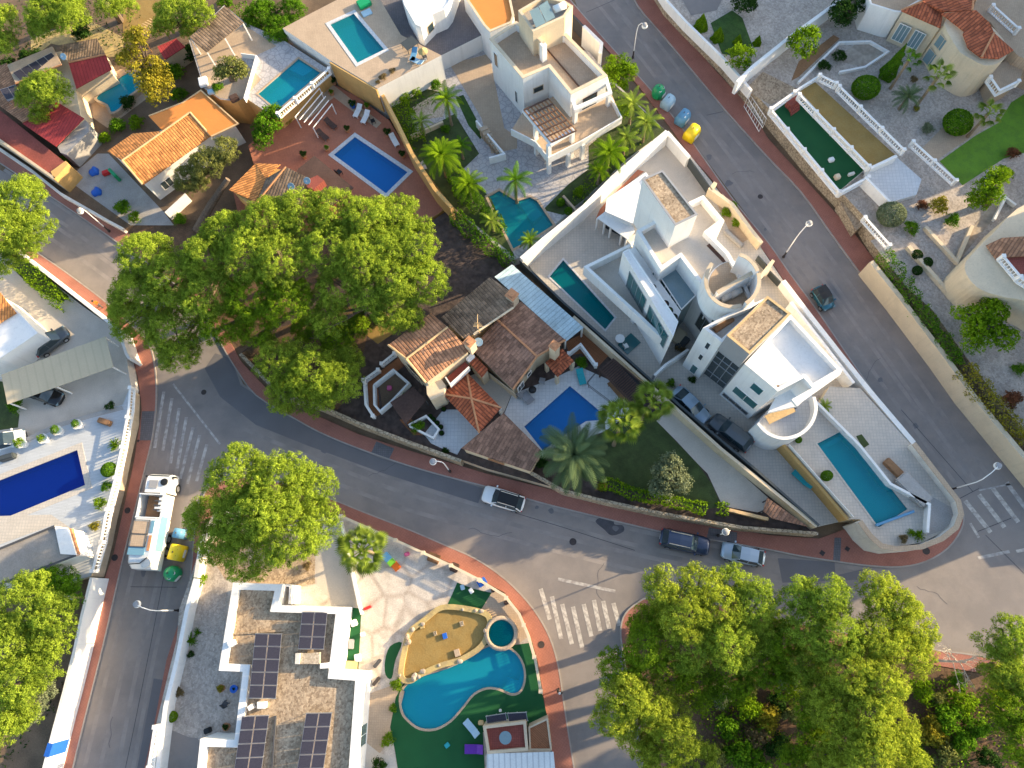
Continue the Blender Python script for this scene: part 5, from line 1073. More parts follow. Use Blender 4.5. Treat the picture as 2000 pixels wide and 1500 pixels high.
# hot tub
ht = wthing('hot_tub', 'round green tiled hot tub between the rock pond and the kidney pool', 'hot tub', P(979, 1237, 1.5))
c = P(979, 1237, 2.1); bm = bmesh.new(); lathe(bm, [(1.6, -.6), (1.6, 0), (1.25, .02), (1.2, -.1), (.85, -.25), (.8, -.55), (.01, -.55)], c, 24); obj('shell', bm, M['deck_tan'], ht, True)
bm = bmesh.new(); lathe(bm, [(1.23, -.06), (.01, -.06)], c, 24); obj('water', bm, W_DARK, ht)
bm = bmesh.new(); lathe(bm, [(1.2, -.14), (.84, -.27), (.8, -.53), (.01, -.54)], c, 24); obj('lining', bm, M['basin_green'], ht)
# left pool plot
patch('lawn', [(-80, 905), (0, 895), (30, 862), (45, 872), (30, 905), (-80, 930)], 2.2, 'deck_plank')
patch('gravel_bed', [(-80, 1010), (100, 1005), (178, 1060), (150, 1086), (105, 1025), (-80, 1092)], 2.2, 'deck')
patch('garden_bed', [(-80, 740), (5, 745), (20, 790), (38, 810), (35, 835), (0, 840), (-80, 830)], 1.6, 'grass_dark')
patch('planting', [(33, 500), (78, 530), (135, 580), (120, 592), (60, 560), (20, 520)], 1.6, 'grass_dark')
patch('kerb_strip', [(28, 866), (35, 862), (112, 826), (170, 810), (238, 792), (242, 800), (172, 818), (115, 835), (38, 872)], 2.2, 'concrete')
# top left
patch('yard', [(130, 350), (190, 300), (212, 300), (318, 412), (340, 440), (255, 440)], 0, 'concrete', lift=.01)
patch('yard', [(372, 76), (402, 66), (480, 50), (540, 90), (500, 108), (470, 112), (510, 155), (480, 188), (462, 196), (430, 192), (400, 170)], 4.2, 'deck_tan', lift=.01)
patch('dirt', [(60, 70), (175, 40), (245, 75), (235, 112), (205, 110), (100, 85), (60, 115)], 0, 'sand', lift=.01)
patch('dirt', [(240, 0), (320, 0), (310, 60), (240, 80)], 0, 'ochre_sand', lift=.01)
patch('yard', [(150, 180), (235, 135), (275, 140), (290, 190), (210, 250), (160, 215)], 0, 'deck_tan', lift=.01)
# top right plots
slab('lawn_terrace', [(1508, 213), (1530, 197), (1560, 185), (1696, 325), (1640, 372)], 3.1, 'grass_fake', 2.0, side='white')
slab('sand_terrace', [(1562, 178), (1592, 160), (1605, 172), (1748, 302), (1698, 328)], 3.9, 'ochre_sand', 2.0, side='white')
slab('terrace', [(1700, 328), (1748, 304), (1800, 350), (1790, 380), (1740, 395), (1690, 345)], 3.2, 'pale_blue' if 0 else 'deck_white', 2.0, side='white')
patch('lawn', [(1835, 315), (1905, 265), (1950, 240), (1975, 200), (2100, 120), (2100, 270), (1960, 310), (1880, 362)], 2.6, 'grass_bright')
patch('sunny_path', [(1790, 300), (1850, 240), (1900, 225), (1950, 235), (1905, 262), (1830, 312)], 2.6, 'deck_tan')
patch('lawn', [(1388, 45), (1430, 20), (1450, 35), (1470, 90), (1440, 110), (1410, 105)], 2.6, 'grass')
patch('driveway', [(1300, -60), (1440, -60), (1400, 20), (1350, 30)], 2.6, 'asphalt', lift=.01)
patch('pebble_bed', [(1455, 175), (1490, 140), (1560, 175), (1505, 205)], 2.6, 'gravel', lift=.01)
patch('rockery', smooth([(1640, 110), (1690, 80), (1735, 98), (1710, 125), (1660, 125)], 3, True), 2.6, 'rock', lift=.01)
patch('path', [(1545, 158), (1560, 150), (1640, 75), (1628, 68), (1560, 120)], 2.6, 'wood', lift=.02)
patch('path', [(1850, 545), (1870, 480), (1920, 420), (1960, 380), (1975, 388), (1930, 440), (1880, 500), (1885, 570), (1870, 585)], 2.6, 'rock', lift=.02)
patch('dirt', [(1700, 470), (1760, 450), (1850, 540), (1880, 590), (1860, 640), (1770, 560)], 2.6, 'gravel_grey', lift=.012)
slab('wall_terrace', [(1640, 395), (1672, 380), (1705, 425), (1672, 450)], 1.6, 'gravel', 0, side='stone')
# ---- pools ----
pool(CVH, 1.5, 'basin_blue', W_BLUE, 'big deep blue pool with a notch, beside the garage and the date palm', 'deck_white', .3, steps=([(1147, 824), (1172, 822), (1180, 808), (1166, 797)], [(1150, 824), (1172, 822), (1178, 812), (1168, 806)]))
pool(BCH, 1.5, 'basin_cyan', W_CYAN, 'kidney shaped turquoise pool in the artificial lawn', 'deck_tan', .13, 1.0, steps=([(990, 1322), (1012, 1330), (1022, 1300), (1030, 1325), (1018, 1350), (998, 1357), (985, 1352)],))
pool(LPH, 2.2, 'basin_navy', W_NAVY, 'navy pool cut by the left edge on the pale plank deck', 'deck', .55)
pool([(650, 302), (693, 266), (798, 336), (754, 379)], 1.5, 'basin_blue', W_BLUE, 'blue pool with white rim on the terracotta patio', 'deck_white', .38, 1.4)
pool(T5H, 1.5, 'basin_green', W_TEAL, 'green turquoise pool with a spa corner under the palms', 'deck_tan', .2, 1.2, steps=([(1012, 392), (1036, 386), (1060, 415), (1040, 432)],))
pool(T4H, 5.5, 'basin_teal', W_TEAL, 'teal pool with pale rim on the high tiled terrace', 'deck_white', .35)
pool(L4H, 4.2, 'basin_cyan', W_CYAN, 'long light blue pool beside the balustrade at upper left', 'deck_tan', .15, steps=([(560, 130), (583, 116), (610, 132), (590, 145)],))
pool(VM1, 1.5, 'basin_green', W_DARK, 'narrow dark teal lap pool along the modern villa balcony', 'deck_white', .12)
pool(VM2, 2.8, 'basin_teal', W_TEAL, 'long teal pool on the raised deck at the rounded street corner', 'deck', .12, steps=([(1600, 872), (1612, 866), (1632, 890), (1620, 897)], [(1612, 866), (1650, 845), (1656, 853), (1618, 873)]))
sp = smooth([(188, 192), (215, 170), (240, 148), (262, 140), (275, 150), (272, 172), (250, 190), (235, 212), (218, 220), (210, 205)], 3, True)
pp = wthing('swimming_pool', 'small free form turquoise pool under the golden tree at upper left', 'swimming pool', P(235, 180, 0))
bm = bmesh.new(); prism(bm, [px(sp, .55)], .55, 0); obj('basin', bm, M['basin_cyan'], pp); bm = bmesh.new(); prism(bm, [offs(ccw(px(sp, .6)), -.25), offs(ccw(px(sp, .6)), .05)], .7, 0); obj('coping', bm, M['deck_tan'], pp); bm = bmesh.new(); prism(bm, [offs(ccw(px(sp, .62)), .04)], .64); obj('water', bm, W_CYAN, pp)
# ---- walls ----
wall('boundary_wall', [(1120, 618), (1190, 680), (1308, 786), (1408, 876), (1506, 955), (1596, 1028)], 3.3, 1.4, .3, 'cream', 'cream boundary wall with dark vents beside the middle driveway')
for i, (x, y) in enumerate(((1196, 706), (1334, 818), (1384, 863), (1431, 907), (1494, 962))): pass
wall('boundary_wall', [(1016, 508), (1100, 590), (1180, 660), (1320, 785), (1480, 920), (1600, 1026)], 3.4, 1.4, .22, 'anthracite', 'dark capped wall between the brown roofed house and the modern villa plot')
wall('boundary_wall', [(1018, 505), (1060, 468), (1140, 404), (1197, 346), (1250, 300), (1303, 256)], 4.1, 1.4, .45, 'white', 'tall stepped white wall between the palm garden and the modern villa')
wall('boundary_wall', [(1303, 257), (1346, 306)], 3.4, 0, .4, 'white', 'short white wall segment between the yellow container and the charcoal gate')
wall('gate', [(1347, 309), (1391, 371)], 3.0, 0, .12, 'anthracite', 'charcoal sliding gate beside the right hand street', 'gate')
wall('boundary_wall', [(1398, 356), (1388, 368), (1430, 398), (1470, 452), (1488, 474)], 3.0, 0, .4, 'cream', 'sunlit cream wall with planter strip between charcoal gate and corner pillar')
wall('boundary_wall', [(1530, 548), (1575, 607), (1640, 690), (1700, 765), (1785, 865)], 2.9, 0, .5, 'white', 'long white street wall beside the small two seat car')
wall('boundary_wall', [(1785, 866), (1872, 978), (1878, 1004), (1868, 1030), (1840, 1052), (1800, 1068), (1750, 1072), (1722, 1066), (1700, 1046), (1680, 1018)], 3.9, 0, .4, 'white_dirty', 'curved notched wall around the corner pool deck', cap='deck_tan')
wall('retaining_wall', [(1530, 868), (1600, 948), (1656, 1014)], 3.4, 1.4, .3, 'ochre', 'narrow yellow topped wall between the driveway and the corner pool deck')
wall('inner_wall', [(1552, 745), (1600, 790), (1680, 870), (1740, 945), (1816, 985), (1812, 1040)], 3.6, 1.4, .25, 'white', 'low white wall along the back of the corner pool deck')
wall('glass_rail', [(1542, 868), (1610, 945), (1668, 1010)], 3.9, 2.8, .05, 'white', 'thin white railing line beside the corner pool', 'railing')
wall('boundary_wall', [(469, 691), (545, 769), (620, 791), (700, 826), (800, 864), (900, 900)], 2.3, 0, .35, 'stone', 'low rough stone wall along the main road below the middle plot')
wall('boundary_wall', [(1036, 922), (1100, 958), (1180, 978), (1300, 1004), (1450, 1030), (1598, 1042)], 2.3, 0, .3, 'stone', 'low stone wall under the clipped hedge on the main road')
wall('boundary_wall', [(738, 168), (775, 238), (805, 300), (850, 370), (882, 405)], 4.2, 1.4, .4, 'ochre', 'tall ochre wall between the terracotta patio and the palm garden')
wall('boundary_wall', [(240, 447), (212, 432), (118, 378), (60, 332), (-40, 264)], 1.0, 0, .3, 'white_dirty', 'low pale wall along the upper left street')
wall('boundary_wall', [(22, 481), (75, 522), (160, 588), (232, 645), (246, 690), (252, 700)], 2.6, .1, .3, 'white', 'white wall curving along the left pavement beside the parked hatchback')
wall('boundary_wall', [(382, 1130), (365, 1190), (345, 1290), (323, 1380), (300, 1560)], 3.0, 0, .4, 'white', 'long white wall of the gravel garden beside the lower left street')
wall('boundary_wall', [(412, 1035), (392, 1065), (382, 1128)], 3.0, 0, .4, 'white_dirty', 'pale wall behind the recycling bins under the round pine')
wall('boundary_wall', [(178, 1128), (160, 1200), (145, 1270), (125, 1350), (104, 1428), (78, 1530)], 2.9, 0, .3, 'white', 'white wall of the lower left garden with a grey shutter')
wall('boundary_wall', [(665, 1018), (700, 1180), (706, 1200)], 2.2, 1.4, .2, 'white', 'thin white wall between the driveway and the flagstone yard')
wall('boundary_wall', [(1262, -60), (1302, 0), (1340, 42), (1416, 116), (1468, 176)], 3.4, 2.0, .3, 'white', 'white balustraded wall top above the stone retaining wall')
wall('boundary_wall', [(1440, 160), (1470, 130), (1545, 70), (1655, -10)], 4.6, 2.6, .4, 'white', 'tall white wall behind the big rounded bush, upper right')
wall('boundary_wall', [(1702, 510), (1760, 582), (1850, 700), (1900, 770), (1950, 830), (2050, 950)], 3.0, 0, .5, 'cream', 'long cream retaining wall with bougainvillea along the right hand pavement')
wall('boundary_wall', [(1120, 30), (1175, 88)], 2.2, 0, .2, 'dark_grey', 'low dark fence wall on the pavement behind the white house', 'wall')
wall('boundary_wall', [(1140, 50), (1175, 84), (1172, 104)], 3.2, 0, .4, 'white', 'short cream street wall behind the white house')
wall('fence', [(476, 192), (500, 108), (470, 104)], 4.9, 4.1, .1, 'white', 'white railing around the upper left pool terrace', 'railing')
wall('garden_wall', [(1690, 345), (1740, 395), (1760, 405)], 4.2, 2.4, .25, 'white', 'white wall at the lower end of the pale terrace')
wall('garden_wall', [(1700, 328), (1752, 304)], 4.4, 2.4, .3, 'white', 'white dividing wall between the sand terrace and the pale terrace')
wall('garden_wall', [(1775, 480), (1880, 600)], 3.2, 2.6, .4, 'cream', 'cream garden wall between pebble beds and clipped balls')
wall('garden_wall', [(1808, 442), (1870, 510), (1900, 440)], 3.1, 2.6, .35, 'cream', 'cream v shaped garden wall near the round house')
wall('garden_wall', [(1943, 428), (1965, 385), (1985, 400)], 3.1, 2.6, .25, 'white', 'thin white edging by the round house')
wall('garden_wall', [(1560, 160), (1640, 82), (1700, 80), (1735, 100), (1690, 130), (1640, 140)], 3.0, 2.6, .25, 'white', 'low white curving wall around the rockery')
wall('garden_wall', [(865, 237), (802, 265)], 2.2, 1.5, .25, 'cream', 'low cream wall between the gravel bed and dark lawn')
wall('garden_wall', [(930, 235), (985, 300), (955, 308)], 2.7, 1.5, .2, 'white', 'low white wall beside the brick steps of the white house')
wall('garden_wall', [(1100, 382), (1125, 410), (1168, 385)], 2.2, 1.5, .25, 'deck_tan', 'low planter wall near the green pool')
wall('garden_wall', [(322, 415), (362, 378)], 1.6, 0, .15, 'white', 'thin white fence wall below the orange roofed house')
wall('pond_wall', [(730, 752), (768, 722), (798, 748), (763, 785), (742, 803), (731, 790), (730, 752)], 2.5, 1.5, .22, 'white', 'white rim around the dark pond garden beside the brown canopy', 'planter')
wall('planter_wall', [(798, 830), (832, 812), (857, 838), (846, 855), (800, 832)], 2.2, 1.5, .2, 'white', 'white rimmed diamond planter near the pale patio', 'planter')
wall('shutter', [(98, 1452), (90, 1478)], 2.95, .5, .5, 'blue', 'blue grey shutter in the lower left white wall', 'shutter')
# ---- balustrades ----
balustrade([(1506, 213), (1640, 374)], 4.1, 'white balustrade on the street side of the green lawn terrace')
balustrade([(1642, 375), (1697, 345)], 4.1, 'short white balustrade closing the green terrace at its lower end')
balustrade([(1506, 212), (1562, 172), (1600, 148)], 4.6, 'white balustrade on the upper end of the lawn and sand terraces', base=False)
balustrade([(1562, 184), (1698, 324)], 4.9, 'white balustrade between the green terrace and the sand terrace')
balustrade([(1640, 168), (1766, 292)], 5.0, 'white balustrade on the upper side of the sand terrace')
balustrade([(1602, 146), (1634, 162)], 5.0, 'short white balustrade at the top corner of the sand terrace')
balustrade([(1784, 276), (1868, 352)], 4.4, 'white balustrade between the pebble garden and the bright lawn')
balustrade([(1690, 424), (1738, 478)], 4.2, 'white balustrade on the bulging stone wall by the right street')
balustrade([(1960, 500), (1998, 545), (2040, 570)], 8.1, 'blue white balustrade on the roof of the round house')
balustrade([(1940, 10), (1990, 55)], 7.3, 'white balustrade on the terrace behind the red barrel tiled roof')
balustrade([(542, 221), (642, 134)], 5.1, 'white balustrade along the long light blue pool')
balustrade([(254, 757), (251, 800), (236, 880), (222, 945), (205, 1010), (197, 1058)], 3.2, 'long white balustrade beside the left pavement, upper stretch')
balustrade([(197, 1058), (180, 1115)], 3.2, 'white balustrade beside the refuse truck, lower stretch')
balustrade([(666, 1008), (750, 1045), (880, 1104), (935, 1132)], 2.6, 'white balustrade above the palm yard on the lower main road kerb', h=.6, step=.22, m='cream')
balustrade([(938, 1134), (985, 1163), (1014, 1200), (1032, 1243), (1046, 1292), (1056, 1350)], 2.4, 'balustrade following the curve beside the kidney pool', h=.55, step=.25, m='cream')
balustrade([(1111, 690), (1134, 672), (1164, 712)], 2.6, 'white blue corner balustrade on the wooden deck beside the middle house')
balustrade([(745, 710), (770, 690)], 2.6, 'short white balustrade nearest the clay roofed wing')
balustrade([(710, 742), (738, 722)], 2.6, 'short white balustrade above the wooden ramp'); balustrade([(711, 745), (714, 790), (728, 812)], 2.6, 'white railing along the left of the wooden ramp')
balustrade([(1935, 150), (1953, 176), (1990, 158)], 5.9, 'curved white balustrade of the round side terrace')
balustrade([(302, 1420), (290, 1500)], 3.9, 'white balustrade on the long garden wall, bottom left', h=.8)
wall('house_wall', [(644, 121), (736, 175)], 5.46, 1.5, .16, 'ochre', 'ochre wall with brown shutters below the high tiled terrace')
wall('boundary_wall', [(1511, 508), (1481, 546)], 3.2, 0, .35, 'cream', 'short cream wall jutting out at the entrance near the round terrace')
wall('gate', [(1481, 499), (1501, 521)], 2.6, 0, .12, 'anthracite', 'small charcoal gate left of the jutting cream wall', 'gate')
wall('gate', [(1504, 529), (1525, 551)], 2.6, 0, .12, 'anthracite', 'small charcoal gate right of the jutting cream wall', 'gate')
wall('garden_wall', [(1278, 733), (1300, 712), (1345, 682)], 2.9, 1.4, .25, 'white', 'low white wall between the lap pool deck and the saloon in the driveway')
wall('garden_wall', [(1545, 590), (1600, 660), (1668, 748)], 3.6, 1.4, .3, 'white', 'inner white wall of the narrow terrace strip behind the street wall')
# hedges and beds
hedge([(1172, 942), (1198, 944), (1235, 962), (1300, 975), (1382, 992)], 2.9, 1.5, 1.0, 'clipped olive green hedge along the main road', 'lime', 11)
hedge([(1402, 990), (1424, 994)], 2.9, 1.5, 1.0, 'short clipped hedge block left of the slatted gate', 'lime', 12)
hedge([(36, 512), (70, 545), (105, 580), (122, 592)], 2.8, 1.6, 1.4, 'bushy green hedge inside the white wall at left', 'lime', 13, bulge=.5)
hedge([(885, 412), (930, 455), (1000, 508)], 3.2, 1.5, 1.2, 'dark hedge at the top corner of the middle plot', 'green', 14, bulge=.5)
hedge([(778, 195), (800, 240), (815, 275)], 3.0, 1.5, 1.6, 'bright round topped hedge along the ochre wall', 'lime', 15, bulge=.5)
hedge([(1728, 490), (1765, 545), (1800, 600), (1850, 665), (1880, 710)], 3.6, 2.4, 1.3, 'trailing dark green hedge on the upper cream wall', 'green', 16, bulge=.7)
hedge([(1885, 715), (1920, 760), (1960, 800), (2010, 860)], 3.6, 2.4, 1.5, 'reddish bougainvillea hedge on the lower cream wall', 'gold', 17, bulge=.7)
hedge([(458, 12), (500, 55), (545, 92)], 3.0, 0, 2.2, 'dark green hedge left of the high tiled terrace', 'green', 18, bulge=.6)
hedge([(885, 330), (905, 372), (950, 410), (985, 445)], 3.0, 1.5, 1.4, 'hedge between the ochre wall and the green pool', 'green', 19, bulge=.6)
# gate by the hedge
gt = wthing('slatted_gate', 'orange wooden slatted gate in the road wall beside the short hedge', 'gate', P(1460, 1002, 1.5))
a, b = Vector(P2(1424, 996, 2.6)), Vector(P2(1500, 1014, 2.6)); bm = bmesh.new()
for i in range(24):
    c = a.lerp(b, i / 23); box(bm, (c.x, c.y, 1.9), (.09, .12, 1.5), math.atan2((b - a).y, (b - a).x))
obj('slat', bm, M['wood_pale'], gt); bm = bmesh.new(); ribbon(bm, [a[:], b[:]], 2.75, 2.6, .3); obj('frame', bm, M['ridge_pale'], gt)
# white metal gate upper right
wg = wthing('metal_gate', 'white barred gate in the upper right street wall', 'gate', P(1475, 215, 0))
for (p, q) in (((1460, 190), (1490, 240)), ((1466, 186), (1497, 232))):
    A, B = P(*p, 1.8), P(*q, 1.8); bm = bmesh.new(); tube(bm, [A, B], .05, 4); tube(bm, [A - Vector((0, 0, 1.6)), B - Vector((0, 0, 1.6))], .05, 4)
    for i in range(9): c = A.lerp(B, i / 8); tube(bm, [c, c - Vector((0, 0, 1.7))], .03, 4)
    obj('gate_leaf', bm, M['white'], wg)
# dark barred fence at the kidney pool corner, stone steps
st = wthing('garden_steps', 'red brick steps between the green lawn terrace and its upper corner', 'steps', P(1551, 205, 2.6))
for i in range(4):
    bm = bmesh.new(); prism(bm, [px([(1536 + i * 2, 200 + i * 0), (1556, 186 + i * 1), (1562, 196 + i * 6), (1545, 208 + i * 6)], 3.2 + .2 * (3 - i))], 3.25 + .2 * (3 - i), 3.0); obj('step', bm, M['red_floor'], st)
ss = wthing('staircase', 'flight of brick steps beside the low white wall, left of the columns', 'steps', P(960, 275, 1.5))
for i in range(9):
    q0, q1 = (936 + i * 5, 250 + i * 7), (950 + i * 4, 243 + i * 7); z = 2.9 - i * .15; bm = bmesh.new(); prism(bm, [px([q0, q1, (q1[0] + 4, q1[1] + 7), (q0[0] + 4, q0[1] + 7)], z)], z, 1.5); obj('step', bm, M['deck_tan'], ss)
# ================= vehicles =================
def loft(bm, secs, mi=0, close=True):
    """secs: lists of points with the same count"""
    R_ = [[bm.verts.new(p) for p in s] for s in secs]; n = len(R_[0])
    for i in range(len(R_) - 1):
        for k in range(n):
            try: bm.faces.new((R_[i][k], R_[i + 1][k], R_[i + 1][(k + 1) % n], R_[i][(k + 1) % n])).material_index = mi
            except ValueError: pass
    if close: bm.faces.new(R_[0]); bm.faces.new(R_[-1][::-1])
    bmesh.ops.recalc_face_normals(bm, faces=bm.faces)
def paint(name, col, rough=.28, metal=.3):
    if name in MATS: return MATS[name]
    m = bpy.data.materials.new(name); m.use_nodes = True; b = m.node_tree.nodes['Principled BSDF']; b.inputs['Base Color'].default_value = (*col, 1); b.inputs['Roughness'].default_value = rough; b.inputs['Metallic'].default_value = metal; b.inputs['Coat Weight'].default_value = .6; MATS[name] = m; return m
def car(name, label, cat, px_, py_, dx, dy, z, m, roofm=None, L=4.3, W=1.8, H=1.5, kind='hatch', rails=False, zc=.8):
    """dx,dy: pixel direction of the bonnet"""
    p = P(px_, py_, z + zc); q = P(px_ + dx, py_ + dy, z + zc); a = math.atan2(q.y - p.y, q.x - p.x)
    t = thing(name, label, cat, (p.x, p.y, z), a); rm = roofm or m; h = L / 2; w = W / 2
    prof = {'hatch': [(-1, .50, .86), (-.97, .72, .95), (-.6, .96, 1.0), (-.1, 1.0, 1.0), (.38, 1.0, .98), (.55, .97, .93), (.85, .90, .84), (.96, .74, .74), (1, .55, .6)],
            'suv': [(-1, .55, .92), (-.97, .78, .98), (-.6, .97, 1.0), (0, 1.0, 1.0), (.4, 1.0, 1.0), (.55, .98, .97), (.86, .93, .92), (.97, .78, .84), (1, .55, .66)],
            'sedan': [(-1, .5, .84), (-.95, .76, .96), (-.65, .95, 1.0), (-.1, 1.0, 1.0), (.35, 1.0, .98), (.52, .97, .92), (.85, .88, .82), (.96, .7, .72), (1, .5, .58)],
            'mini': [(-1, .6, .95), (-.95, .82, 1.0), (-.5, 1.0, 1.03), (0, 1.0, 1.03), (.45, 1.0, 1.0), (.62, .97, .95), (.88, .85, .84), (.97, .7, .74), (1, .55, .6)]}[kind]
    belt = H * .60; bm = bmesh.new(); secs = []
    for x, ww, hh in prof:
        zt = belt * hh; W_ = w * ww; secs.append([(x * h, s * k * W_, zz) for s, k, zz in ((-1, .8, .22), (-1, 1, .32), (-1, 1.0, zt * .62), (-1, .97, zt * .88), (-1, .82, zt), (0, 0, zt * 1.03), (1, .82, zt), (1, .97, zt * .88), (1, 1.0, zt * .62), (1, 1, .32), (1, .8, .22))])
    loft(bm, secs); obj('body', bm, m, t, True)
    c = {'hatch': (.50, .20, -.62, -.90), 'suv': (.48, .22, -.72, -.93), 'sedan': (.46, .16, -.42, -.78), 'mini': (.62, .25, -.78, -.92)}[kind]
    wb, wr = w * .90, w * .74; bm = bmesh.new()
    xs = [(c[0], wb * .92, belt * .97), (c[1], wr, H), ((c[1] + c[2]) / 2, wr * 1.02, H + .03), (c[2], wr * .96, H - .03), (c[3], wb * .88, belt * .98)]
    secs = [[(x * h, -wb, belt * .93), (x * h, -ww, zz), (x * h, 0, zz + .02), (x * h, ww, zz), (x * h, wb, belt * .93)] for x, ww, zz in xs]
    secs[0] = [(c[0] * h, -wb * .93, belt * .93), (c[0] * h, -wb * .88, belt * .97), (c[0] * h + .08, 0, belt * .98), (c[0] * h, wb * .88, belt * .97), (c[0] * h, wb * .93, belt * .93)]
    loft(bm, secs); obj('windows', bm, M['glass'], t)
    bm = bmesh.new(); ys = []
    for x, ww, zz in ((c[1], wr * .97, H + .02), ((c[1] * .5 + c[2] * .5), wr * 1.0, H + .055), (c[2], wr * .93, H - .005)):
        ys.append([(x * h, -ww, zz - .05), (x * h, -ww * .96, zz), (x * h, 0, zz + .03), (x * h, ww * .96, zz), (x * h, ww, zz - .05)])
    loft(bm, ys); obj('roof', bm, rm, t)
    for s in (-1, 1):
        for q0, q1, rr in (((c[0] * h, s * wb * .92, belt * .96), (c[1] * h, s * wr * .98, H), .045), ((c[2] * h, s * wr * .96, H - .03), (c[3] * h, s * wb * .9, belt * .97), .06), (((c[1] + c[2]) / 2 * h, s * wb * .98, belt * .95), ((c[1] + c[2]) / 2 * h, s * wr * 1.01, H + .02), .04)):
            bm = bmesh.new(); tube(bm, [q0, q1], rr, 4); obj('window_frame', bm, m, t)
        bm = bmesh.new(); box(bm, (h * .92, s * w * .62, belt * .68), (.22, .34, .14), s * -.35); obj('headlight', bm, M['glass_sky'], t)
        bm = bmesh.new(); box(bm, (-h * .955, s * w * .68, belt * .8), (.12, .26, .2), s * .25); obj('tail_light', bm, M['red'], t)
        bm = bmesh.new(); box(bm, (c[0] * h - .12, s * (w + .09), belt * 1.0), (.16, .2, .13)); obj('mirror', bm, m, t)
        for x in (-.62, .63):
            bm = bmesh.new(); r = .32; pts = [(x * h, s * (w - .20), r), (x * h, s * (w + .01), r)]; tube(bm, pts, r, 14); wh = obj('wheel', bm, M['rubber'], t)
            bm = bmesh.new(); tube(bm, [(x * h, s * (w + .0), r), (x * h, s * (w + .025), r)], r * .62, 10); obj('rim', bm, M['metal'], wh)
        if rails: bm = bmesh.new(); tube(bm, [(c[1] * h * .8, s * wr * .85, H + .09), (c[2] * h * .9, s * wr * .85, H + .08)], .035, 4); obj('roof_rail', bm, M['metal'], t)
    bm = bmesh.new(); box(bm, (h + .01, 0, belt * .45), (.03, .9, .16)); obj('grille', bm, M['black'], t)
    bm = bmesh.new(); box(bm, (-h - .005, 0, belt * .6), (.02, .52, .12)); obj('number_plate', bm, M['white'], t)
    return t
CW = paint('car_white', (.75, .76, .76), metal=0); CB = paint('car_black', (.015, .017, .02)); CG = paint('car_grey', (.09, .10, .11)); CN_ = paint('car_navy', (.02, .035, .08)); CS = paint('car_silver', (.38, .46, .54)); CT_ = paint('car_teal', (.01, .10, .15)); CL = paint('car_blue_grey', (.26, .34, .42))
car('parked_car', 'white car with black glass roof driving on the curved main road', 'car', 983, 974, -72, -22, .006, CW, M['black'], 4.4, 1.85, 1.6, 'suv', True)
car('parked_car', 'dark navy estate car parked at the kerb, left of the silver hatchback', 'car', 1338, 1058, 80, 18, .006, CN_, None, 4.9, 1.9, 1.65, 'suv', True)
car('parked_car', 'pale silver hatchback parked at the kerb half under the pine', 'car', 1452, 1082, -78, -18, .006, CS, None, 4.2, 1.8, 1.5, 'hatch')
car('parked_car', 'tiny two seat car with black roof and teal bonnet on the right hand street', 'car', 1609, 581, 24, 38, .006, CT_, M['black'], 2.75, 1.6, 1.55, 'mini')
car('parked_car', 'light blue grey saloon in the driveway beside the dark boundary wall', 'car', 1350, 790, 40, 40, 1.506, CL, None, 4.6, 1.8, 1.45, 'sedan')
car('parked_car', 'dark grey people carrier in the driveway below the round balcony', 'car', 1428, 845, -46, -36, 1.506, CG, None, 4.7, 1.9, 1.7, 'suv')
car('parked_car', 'dark hatchback on the sunny forecourt above the tan carport', 'car', 97, 666, 50, -38, 1.6, CG, M['glass'], 4.1, 1.75, 1.5, 'hatch')
car('parked_car', 'dark car poking out below the tan carport', 'car', 84, 768, 60, 22, 1.6, CB, None, 4.3, 1.8, 1.45, 'sedan')
car('parked_car', 'white car cut by the left edge above the plank deck', 'car', 8, 861, 70, -22, 1.606, CW, M['glass'], 4.3, 1.8, 1.5, 'hatch')
